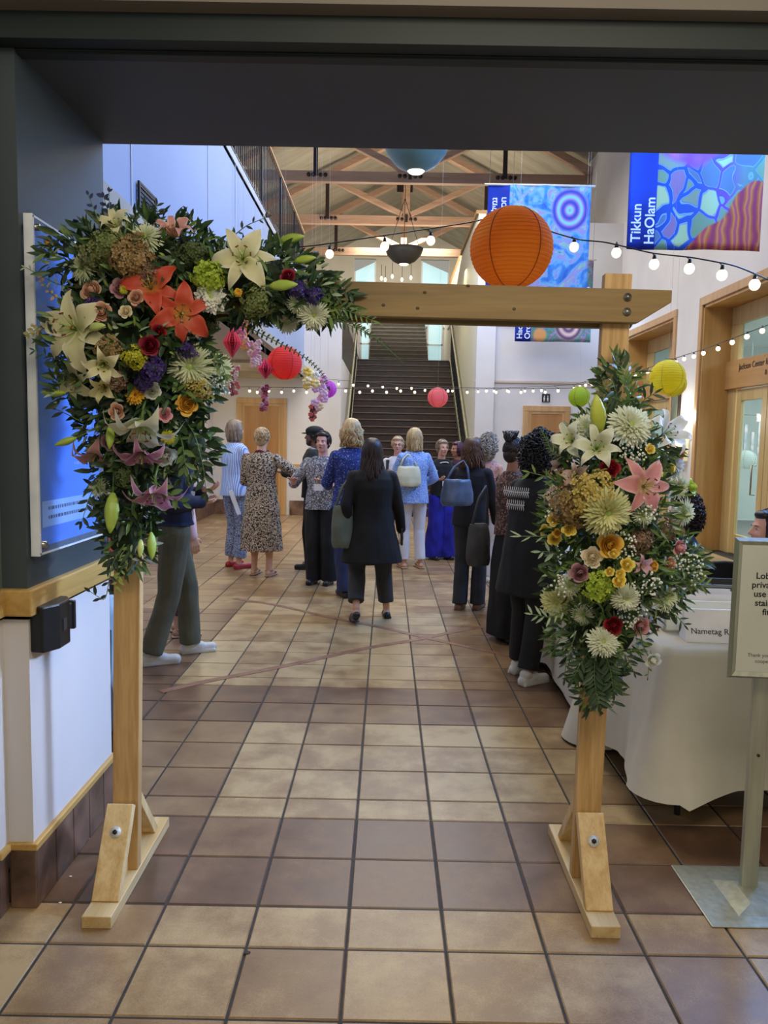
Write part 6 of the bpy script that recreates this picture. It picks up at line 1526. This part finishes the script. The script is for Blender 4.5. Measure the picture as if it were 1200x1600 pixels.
rose(LS(160, 488, .02), px(15), (0, -1, 0), rPeach, 'peach rosebud right beside the large cream lily', 'rose', 4)
rose(LS(197, 487, .02), px(10), (0, -1, 0), rCream, 'tiny cream rosebud at the centre of the left garland', 'rose', 4)
rose(LS(213, 465, .02), px(12), (.1, -1, .1), rPeach, 'small peach bud left of the upper coral lily', 'rose', 4)
rose(LS(190, 450, .02), px(15), (0, -1, .1), rMauve, 'dusty mauve bloom left of the upper coral lily', 'rose', 4)
mum(LS(193, 453, .035), px(7), (0, -1, 0), solid_, 'tiny yellow button flower on the dusty mauve bloom', 40, 4, .15, 'button_flower', 'button flower')
rose(LS(235, 540, .02), px(15), (.1, -1, 0), rWine, 'dark wine red rose with a pink heart below the coral lilies', 'rose')
rose(LS(248, 520, .0), px(12), (.1, -1, 0), rRed, 'deep red rose tucked under the lower coral lily', 'rose', 4)
rose(LS(450, 433, .02), px(12), (0, -1, .3), rWine, 'wine red ranunculus at the right end above the beam', 'ranunculus', 5, 0, 'ranunculus')
mum(LS(212, 618, .03), px(16), (0, -1, .3), petalmat('daisy_yellow', '#a8700e', '#e6a81e', '#eec03c'), 'small golden yellow daisy at the centre of the lower left garland', 40, 3, .12, 'daisy', 'daisy', anth)
mum(LS(372, 457, .02), px(7), (0, -1, 0), petalmat('daisy_yellow', '#a8700e', '#e6a81e', '#eec03c'), 'tiny yellow button flower under the top right cream lily', 40, 3, .14, 'button_flower', 'button flower')
mum(LS(262, 683, .03), px(12), (.2, -1, 0), solid_, 'small yellow white button mum right of the drooping white lily', 50, 4, .12)
rose(LS(258, 648, .02), px(12), (.3, -1, 0), rPink, 'small pink spray rose on the lower right of the left garland', 'rose', 4)
rose(LS(292, 632, .01), px(18), (.4, -.9, 0), rGold, 'brownish gold bloom at the lower right edge of the left garland', 'rose', 4)
rose(LS(183, 643, .02), px(13), (0, -1, 0), rPeach, 'narrow pale peach petal bloom above the drooping white lily', 'rose', 3)
rose(LS(238, 612, .01), px(14), (.3, -1, 0), whiteflower, 'white lisianthus right of the golden daisy', 'lisianthus', 4, .02, 'lisianthus')
rose(LS(170, 690, .01), px(13), (-.1, -1, -.2), rMauve, 'dusky purple bloom between the peach and mauve drooping lilies', 'rose', 4)
for q, lb in (((147, 478), 'small purple statice flower right of the large cream lily'), ((237, 578), 'larger blue purple statice in the lower middle of the left garland'), ((222, 598), 'dark purple statice just above the golden daisy'), ((465, 452), 'violet statice at the right end of the left garland'), ((490, 462), 'blue violet statice nearest the arch beam'), ((292, 548), 'small violet flower at the right edge under the lower coral lily')):
    puff(LS(*q, .02), px(13 if q[0] != 237 else 19), (0, -1, 0), rPurple, lb, 'statice', 34, 'statice', .3)
puff(LS(205, 400, .0), px(30), (0, -1, .4), hydB, 'bronze gold hydrangea at the upper middle of the left garland', 'hydrangea', 120)
puff(LS(172, 385, .0), px(26), (-.2, -1, .5), petalmat('hydrangea_green', '#5a6838', '#7c8a50', '#98a468'), 'muted green hydrangea at the top left of the left garland', 'hydrangea', 80)
for (x, y, r, mm, lb) in ((150, 400, 24, ('khaki_cluster', '#545a34', '#737a48', '#8a9058'), 'khaki green cluster at the upper left corner of the left garland'), (182, 590, 20, ('bronze_pink', '#6a4840', '#94705e', '#ac8a76'), 'bronze pink cluster above the golden daisy'), (320, 505, 22, ('khaki_cluster', '#545a34', '#737a48', '#8a9058'), 'khaki cluster at the right side below the white carnation-like mum'), (300, 395, 22, ('moss_cluster', '#3c4a2a', '#54643a', '#6c7c4c'), 'moss green cluster at the top between hydrangea and cream lily'), (232, 425, 20, ('bronze_pink', '#6a4840', '#94705e', '#ac8a76'), 'bronze pink cluster directly above the upper coral lily'), (195, 745, 18, ('moss_cluster', '#3c4a2a', '#54643a', '#6c7c4c'), 'moss green cluster on the left post beside the lowest mauve lily')):
    puff(LS(x, y, .0), px(r), (0, -1, .1), petalmat(*mm), lb, 'hydrangea', 60)
puff(LS(328, 432, .01), px(24), (.1, -1, .3), lime, 'bright lime green bells cluster right of the coral lilies', 'bells_of_ireland', 60, 'flower cluster', .28)
puff(LS(212, 557, .01), px(17), (0, -1, 0), solid_, 'yellow goldenrod tuft below the wine red rose', 'goldenrod', 50, 'goldenrod', .25)
puff(LS(170, 545, .01), px(20), (0, -1, 0), hydB, 'bronze cluster beside the small cream lily', 'hydrangea', 60)
puff(LS(290, 460, .0), px(20), (0, -1, 0), hydB, 'bronze cluster between the coral lilies and the white carnation', 'hydrangea', 60)
puff(LS(400, 470, .0), px(24), (0, -1, -.2), petalmat('hydrangea_green', '#5a6838', '#7c8a50', '#98a468'), 'muted green cluster below the top right cream lily', 'hydrangea', 70)
puff(LS(305, 605, .0), px(22), (.3, -1, -.2), hydY, 'cream gold cluster at the lower right corner of the left garland', 'hydrangea', 60)
for (x, y, L_, d, m, lb) in ((440, 376, 44, (.95, -.3, .12), budG, 'upper green lily bud pointing right over the balcony railing'), (463, 408, 36, (.95, -.3, .12), budG, 'short green lily bud pointing right, below the upper one'), (425, 447, 46, (.95, -.3, .02), budG, 'large pale green lily bud right of the cream lily'), (100, 614, 36, (-.97, -.3, 0), budG, 'bright green lily bud pointing left over the blue panel'), (117, 685, 34, (-.85, -.3, -.35), budG, 'green lily bud pointing down left over the blue panel'), (172, 668, 40, (.1, -.4, -.9), budG, 'green bud hanging left of the drooping white lily'), (176, 775, 66, (0, -.25, -1), budG, 'long green bud hanging on the left post front'), (220, 845, 30, (0, -.2, -1), budP, 'small round green bud hanging lowest on the left post'), (236, 835, 46, (.08, -.2, -1), budG, 'slender green bud hanging beside the lowest round bud'), (142, 512, 36, (.95, -.6, .05), budP, 'pale green bud at the heart of the large cream lily')):
    bud(LS(x, y, .03), px(L_), d, m, lb, .17)
# sprigs left
Y_ = 2.40
sprig([(165, 385, 2.42), (152, 340, 2.42), (138, 305, 2.42)], .020, .012, mat('freesia_navy', '#1c2448', '#283260', 30, .6), 'dark navy freesia stem at the upper left leaning left against the blue wall', 'freesia_stem', .02)
sprig([(178, 385, 2.44), (170, 335, 2.44), (162, 308, 2.44)], .022, .013, MATS['freesia_navy'], 'dark navy freesia stem beside it with two tips near the pillar edge', 'freesia_stem', .012)
sprig([(180, 380, 2.41), (172, 340, 2.41), (170, 300, 2.41)], .020, .012, MATS['freesia_navy'], 'tallest dark navy freesia stem pointing straight up', 'freesia_stem', .02)
sprig([(245, 385, 2.5), (248, 350, 2.5), (245, 322, 2.5)], .034, .013, leafB, 'dark spiky leaf tuft at the top of the left garland', 'leafy_sprig', .008, ang=1.1)
sprig([(300, 385, 2.5), (305, 350, 2.5), (292, 330, 2.5)], .026, .011, leafB, 'dark curving twig with small leaves rising over the blue wall', 'leafy_sprig', .018)
sprig([(345, 385, 2.5), (385, 352, 2.5), (415, 340, 2.5)], .026, .010, leafB, 'dark twig arching right toward the balcony railing', 'leafy_sprig', .02)
sprig([(360, 370, 2.48), (395, 378, 2.48), (430, 395, 2.48)], .034, .009, leafB, 'thin dark twig running right below the upper lily bud', 'leafy_sprig', .03)
sprig([(120, 395, 2.42), (95, 385, 2.42), (60, 385, 2.40)], .030, .013, leafD, 'leafy twig reaching left over the top of the blue panel', 'leafy_sprig', .025, berries=(mat('berry_orange', '#c8861c', '#b4741a', 20, .4), 1, .012))
sprig([(125, 450, 2.42), (90, 445, 2.40), (40, 418, 2.40)], .020, .006, leafG, 'thin twig with tiny buds reaching left over the blue panel', 'leafy_sprig', .02)
sprig([(120, 470, 2.42), (85, 465, 2.40), (62, 435, 2.40)], .016, .010, mat('blush_bud', '#c4a07c', '#ae8a68', 20, .6), 'twig of blush tan buds at the left edge', 'leafy_sprig', .010)
sprig([(130, 500, 2.42), (90, 495, 2.40), (45, 522, 2.40)], .018, .012, mat('stock_tan', '#a8a068', '#8f8a58', 20, .6), 'tan green stock stem pointing lower left at the left edge', 'leafy_sprig', .006, berries=(mat('stock_tan2', '#c0b684', '#a89e6c', 20, .6), 40, .005))
sprig([(110, 575, 2.42), (80, 560, 2.40), (55, 548, 2.40)], .028, .008, mat('leaf_teal', '#2a5a50', '#346a5c', 20, .5), 'teal green thin sprig reaching left below the large cream lily', 'leafy_sprig', .014)
sprig([(130, 660, 2.42), (100, 645, 2.40), (88, 640, 2.40)], .036, .012, leafB, 'dark leaf pair reaching left above the lower green bud', 'leafy_sprig', .03)
sprig([(290, 600, 2.45), (322, 575, 2.42), (340, 560, 2.42)], .03, .014, leafD, 'dark leafy sprig at the right edge beside the pale spider mum', 'leafy_sprig', .018)
sprig([(285, 650, 2.45), (305, 680, 2.42), (318, 730, 2.42), (322, 770, 2.42)], .040, .017, leafD, 'long dark leaf sprig trailing down the right side of the left garland', 'leafy_sprig', .020)
sprig([(270, 660, 2.45), (285, 690, 2.40), (290, 730, 2.40)], .040, .016, leafM, 'mid green leaf sprig beside the long trailing one', 'leafy_sprig', .018)
sprig([(160, 745, 2.43), (140, 775, 2.40), (128, 815, 2.40)], .036, .013, leafB, 'dark leaf sprig trailing over the bottom of the blue panel', 'leafy_sprig', .016)
sprig([(195, 850, 2.46), (175, 880, 2.44), (165, 940, 2.42), (142, 925, 2.42)], .034, .013, leafB, 'dark sparse leaf twig hanging off the lower left of the garland', 'leafy_sprig', .024)
sprig([(205, 850, 2.50), (190, 885, 2.48), (182, 915, 2.48)], .028, .010, leafL, 'yellow green short sprig lowest on the left post', 'leafy_sprig', .010)
sprig([(235, 745, 2.42), (262, 770, 2.40), (285, 785, 2.40)], .042, .019, leafM, 'broad mid green leaves under the lowest mauve lily', 'leafy_sprig', .02)
sprig([(470, 455, 2.5), (500, 445, 2.48), (545, 455, 2.46)], .050, .013, leafD, 'dark narrow leaves pointing right over the beam end', 'leafy_sprig', .012)
sprig([(480, 480, 2.5), (530, 480, 2.46), (580, 500, 2.44)], .052, .011, leafM, 'green narrow leaved fern pointing right below the beam', 'fern_frond', .008, fern=True)
sprig([(490, 490, 2.5), (530, 500, 2.46), (570, 520, 2.44)], .045, .010, leafD, 'second darker fern just below the first under the beam', 'fern_frond', .009, fern=True)
sprig([(550, 505, 2.44), (590, 530, 2.44), (626, 563, 2.44)], .020, .006, leafD, 'thin fern tip hanging over the staircase', 'fern_frond', .010, fern=True)
sprig([(350, 500, 2.5), (395, 515, 2.48), (440, 538, 2.46), (480, 560, 2.46), (505, 585, 2.46), (513, 605, 2.46)], .016, .009, leafB, 'long thin eucalyptus sprig arching down to the violet lantern', 'eucalyptus_sprig', .011, fern=True, ang=1.3)
sprig([(330, 540, 2.46), (345, 560, 2.43), (352, 585, 2.43)], .030, .013, leafM, 'short green sprig at the right edge by the pink diamond', 'leafy_sprig', .014)
# ---- RIGHT bouquet blooms
lily(RS(1003, 760, .03), px(52), (.25, -1, .05), pPink, 'big open pink speckled lily at the upper right of the right bouquet', .5)
lily(RS(932, 702, .03), px(38), (-.2, -1, .3), pWhite, 'white lily at the upper left of the right bouquet beside the red carnation', .4, 1)
lily(RS(1035, 680, .02), px(42), (.55, -.8, .45), petalmat('lily_cool_white', '#b4c2c0', '#d8dfe2', '#e6ebec', '#f2f4f2'), 'cool white lily at the top right with petals pointing right', .1, 1)
lily(RS(895, 690, .02), px(34), (-.6, -.9, .3), pWhite, 'white lily at the upper left edge near the curly black hair', .6, 1)
mum(RS(985, 665, .03), px(36), (.1, -1, .4), mWhite, 'large white green chrysanthemum at the top of the right bouquet', 120, 6, .07)
mum(RS(915, 668, .0), px(24), (-.3, -1, .4), mWhite, 'white ruffled mum left of the tall lily bud', 80, 5, .09)
mum(RS(948, 800, .04), px(40), (.1, -1, -.2), mYG, 'pale yellow spiky chrysanthemum in the centre of the right bouquet', 110, 6, .06)
mum(RS(1050, 725, .02), px(26), (.5, -1, .2), mBlue, 'cool white daisy mum at the right of the pink lily', 60, 4, .09)
mum(RS(1060, 760, .01), px(24), (.6, -1, -.1), mWhite, 'white mum at the right edge below the cool white daisy', 60, 4, .08)
mum(RS(1068, 800, .0), px(26), (.6, -1, -.1), mWhite, 'white spidery mum at the right edge beside the wooden door', 70, 4, .06)
mum(RS(870, 940, .02), px(30), (-.4, -1, -.1), mYG, 'creamy spider mum at the lower left of the right bouquet over the tablecloth', 90, 5, .07)
mum(RS(978, 935, .03), px(24), (.1, -1, -.1), mWhite, 'white spider mum in the lower middle above the red carnation', 80, 5, .07)
mum(RS(942, 1003, .03), px(27), (0, -.9, .35), mWhite, 'large white green daisy mum at the bottom of the right bouquet', 100, 5, .07)
mum(RS(890, 915, .0), px(20), (-.3, -1, 0), mGreen, 'greenish white mum left of the mauve rose', 60, 4, .06)
mum(RS(910, 960, .0), px(20), (-.3, -1, -.2), mWhite, 'small white mum at the lower left above the trailing leaves', 60, 4, .06)
mum(RS(1040, 935, .0), px(24), (.4, -1, 0), mGreen, 'pale green mum at the lower right of the right bouquet', 60, 4, .06)
mum(RS(1005, 805, .0), px(20), (.3, -1, 0), mGreen, 'pale mum below the pink lily', 60, 4, .06)
puff(RS(900, 790, .01), px(34), (-.3, -1, .1), hydB, 'bronze and gold hydrangea left of the pale yellow chrysanthemum', 'hydrangea', 110)
puff(RS(925, 775, .02), px(34), (0, -1, .2), hydY, 'golden green hydrangea above the pale yellow chrysanthemum', 'hydrangea', 110)
puff(RS(935, 918, .01), px(22), (-.1, -1, 0), lime, 'lime green bells cluster below the yellow roses', 'bells_of_ireland', 50, 'flower cluster', .28)
puff(RS(868, 775, .0), px(17), (-.4, -1, .2), petalmat('blush_cluster', '#b89890', '#d8beb4', '#e6d2c8'), 'blush pink cluster at the upper left edge of the right bouquet', 'statice', 50, 'statice', .2)
puff(RS(1000, 845, .0), px(20), (.2, -1, 0), petalmat('bronze_cluster', '#6a4a34', '#8c6a50', '#a4876c'), 'brown bronze cluster right of centre in the right bouquet', 'hydrangea', 60)
puff(RS(1043, 830, .0), px(16), (.4, -1, 0), petalmat('bronze_cluster', '#6a4a34', '#8c6a50', '#a4876c'), 'small brown bronze cluster at the right below the pink lily', 'hydrangea', 40)
rose(RS(952, 733, .03), px(16), (0, -1, 0), rRed, 'dark red carnation left of the pink lily', 'carnation', 6, .05, 'carnation')
rose(RS(958, 977, .03), px(15), (0, -1, 0), rRed, 'dark red carnation near the bottom of the right bouquet', 'carnation', 6, .05, 'carnation')
rose(RS(925, 870, .03), px(16), (-.1, -1, 0), rCream, 'cream white carnation in the middle left of the right bouquet', 'carnation', 6, .05, 'carnation')
rose(RS(906, 895, .03), px(15), (-.2, -1, 0), rMauve, 'dusty mauve rose at the lower left of the right bouquet', 'rose')
rose(RS(1000, 977, .03), px(15), (.2, -1, -.1), rPink, 'pink rose right of the lower red carnation', 'rose')
rose(RS(914, 759, .03), px(14), (-.1, -1, .1), rYel, 'yellow rose set in the golden hydrangea', 'rose')
rose(RS(952, 852, .03), px(19), (0, -1, .1), rGold, 'deep golden rose below the pale yellow chrysanthemum', 'rose')
rose(RS(958, 865, .05), px(8), (0, -1, -.3), rYel, 'tiny yellow bud at the lower rim of the deep golden rose', 'rose', 4)
G1 = 'yellow spray roses at the left edge of the right bouquet'
for x, y, r, lb in ((866, 811, 11, 'topmost'), (852, 829, 10, 'leftmost'), (889, 828, 11, 'rightmost'), (866, 842, 11, 'lowest')):
    o = rose(RS(x, y, .04), px(r), (-.3, -1, .1), rYel, '%s yellow spray rose of the four at the left edge of the right bouquet' % lb, 'spray_rose', 5); o['group'] = G1
rose(RS(871, 833, .04), px(7), (-.2, -1, 0), rGold, 'small golden bud in the middle of the four left yellow spray roses', 'spray_rose', 4)
G2 = 'yellow roses in the lower middle of the right bouquet'
for x, y, r, lb in ((979, 882, 12, 'topmost large'), (952, 893, 8, 'leftmost small'), (968, 896, 8, 'middle'), (966, 908, 11, 'lowest')):
    o = rose(RS(x, y, .04), px(r), (.05, -1, 0), rYel, '%s yellow rose of the lower middle cluster in the right bouquet' % lb, 'spray_rose', 5); o['group'] = G2
rose(RS(1048, 732, .05), px(8), (.3, -1, .1), rYel, 'small bright yellow rose on the cool white daisy at the upper right', 'spray_rose', 5)
rose(RS(1015, 702, .03), px(8), (.2, -1, .2), rYel, 'small yellow flower at the top between white mum and pink lily', 'spray_rose', 4)
rose(RS(1028, 742, .03), px(8), (.2, -1, .2), rYel, 'small yellow petal tuft behind the pink lily', 'spray_rose', 4)
rose(RS(1062, 710, .03), px(8), (.4, -1, .2), petalmat('marigold', '#b04c0c', '#e6781c', '#ee8c30'), 'tiny orange marigold at the upper right edge', 'marigold', 5, .05, 'marigold')
rose(RS(1020, 884, .02), px(9), (.3, -1, 0), rGold, 'small golden rose right of the pink alstroemeria', 'spray_rose', 4)
lily(RS(1000, 882, .03), px(18), (.2, -1, .1), petalmat('alstro_pink', '#a07060', '#c898a0', '#d8b0b4'), 'small pink bronze alstroemeria right of the lower yellow roses', .2, 1)['category'] = 'alstroemeria'
lily(RS(900, 745, .0), px(24), (-.4, -1, .1), petalmat('alstro_bronze', '#8a6a50', '#b8988a', '#c8aca0'), 'dusty bronze pink alstroemeria left of the red carnation', .2, 1)['category'] = 'alstroemeria'
lily(RS(880, 728, .0), px(20), (-.7, -.8, .3), MATS['alstro_bronze'], 'dusty pink alstroemeria at the upper left edge', .2, 1)['category'] = 'alstroemeria'
rose(RS(1060, 855, .01), px(14), (.5, -1, -.1), rPink, 'pale pink rosebud at the right edge of the right bouquet', 'rose', 3)
rose(RS(1078, 762, .0), px(14), (.8, -.7, .3), lime, 'pale lime lisianthus at the far right edge', 'lisianthus', 3, .02, 'lisianthus')
rose(RS(1045, 880, .0), px(12), (.4, -1, 0), rPeach, 'small blush bloom at the right of the right bouquet', 'rose', 3)
bud(RS(937, 672, .04), px(62), (-.22, -.25, 1), mat('bud_lime', '#bcc64e', '#a3b040', 16, .45), 'tall yellow green lily bud pointing up at the top left of the right bouquet', .19)
rose(at(1020, 1030, 2.42), px(13), (.1, -.9, -.3), whiteflower, 'single white lisianthus hanging over the table edge', 'lisianthus', 4, .02, 'lisianthus')
sprig([(1000, 985, 2.42), (1005, 1010, 2.42), (1015, 1030, 2.42), (1012, 1058, 2.42)], .016, .006, leafM, 'thin stem trailing at the lower right of the right bouquet', 'leafy_sprig', .02)
sprig([(960, 660, 2.53), (962, 610, 2.52), (968, 560, 2.52)], .036, .011, leafD, 'tall dark spire of narrow leaves rising up the right post', 'leafy_sprig', .006, ang=.5)
sprig([(975, 655, 2.50), (985, 620, 2.48), (975, 585, 2.48)], .036, .011, leafM, 'second green leaf spire on the right post', 'leafy_sprig', .007, ang=.6)
sprig([(945, 655, 2.52), (940, 620, 2.5), (950, 590, 2.5)], .030, .009, mat('leaf_bronze', '#6a6a3c', '#7c7a48', 20, .5), 'bronze green leaf spire on the left of the right post', 'leafy_sprig', .008, ang=.6)
sprig([(990, 650, 2.5), (1005, 625, 2.47), (1022, 615, 2.45)], .040, .010, leafD, 'dark leaves fanning right at the top of the right bouquet', 'leafy_sprig', .010)
sprig([(990, 690, 2.48), (1035, 705, 2.42), (1045, 715, 2.42)], .045, .015, leafD, 'dark leaves behind the cool white lily', 'leafy_sprig', .012)
sprig([(890, 720, 2.45), (862, 705, 2.42), (850, 680, 2.42)], .030, .010, leafD, 'dark fern frond reaching upper left over the black hair', 'fern_frond', .007, fern=True)
sprig([(880, 760, 2.45), (855, 745, 2.42), (828, 738, 2.42)], .034, .009, leafM, 'green leaf pair pointing left across the black coat', 'leafy_sprig', .02)
sprig([(870, 838, 2.45), (845, 838, 2.41), (815, 838, 2.41)], .046, .007, leafG, 'grey narrow leaves pointing left below the left yellow spray roses', 'leafy_sprig', .025, ang=.35)
sprig([(880, 865, 2.45), (858, 862, 2.41), (845, 862, 2.41)], .040, .012, leafG, 'broad grey leaf at the left edge above the creamy spider mum', 'leafy_sprig', .02)
sprig([(890, 950, 2.45), (860, 965, 2.41), (832, 960, 2.41)], .034, .008, leafG, 'grey green trailing sprig over the tablecloth at lower left', 'leafy_sprig', .012)
sprig([(900, 990, 2.45), (885, 1030, 2.42), (882, 1060, 2.42)], .034, .010, leafB, 'dark thin sprig hanging at the lower left of the right bouquet', 'leafy_sprig', .018)
sprig([(925, 1010, 2.45), (905, 1040, 2.42), (895, 1060, 2.42)], .046, .014, leafD, 'dark leafy branch hanging lower left of the bouquet tail', 'leafy_sprig', .008)
sprig([(930, 1020, 2.43), (928, 1060, 2.41), (935, 1100, 2.41)], .046, .014, leafD, 'longest dark leafy branch of the bouquet tail in front of the post', 'leafy_sprig', .007)
sprig([(945, 1020, 2.43), (955, 1050, 2.41), (958, 1080, 2.41)], .044, .013, leafD, 'dark leafy branch on the right of the bouquet tail', 'leafy_sprig', .008)
sprig([(960, 1010, 2.45), (980, 1025, 2.42), (990, 1050, 2.42)], .030, .008, leafB, 'small dark curled sprig at the right of the bouquet tail', 'leafy_sprig', .012)
sprig([(1050, 905, 2.45), (1085, 912, 2.42), (1100, 915, 2.42)], .040, .008, leafM, 'green narrow leaves pointing right over the papers', 'leafy_sprig', .012)
sprig([(1060, 870, 2.46), (1085, 880, 2.43), (1095, 895, 2.43)], .034, .007, leafM, 'green narrow sprig at the right edge beside the black chair', 'leafy_sprig', .010)
sprig([(1040, 950, 2.45), (1060, 965, 2.42), (1068, 975, 2.42)], .036, .008, leafD, 'dark narrow sprig at the lower right edge', 'leafy_sprig', .012)
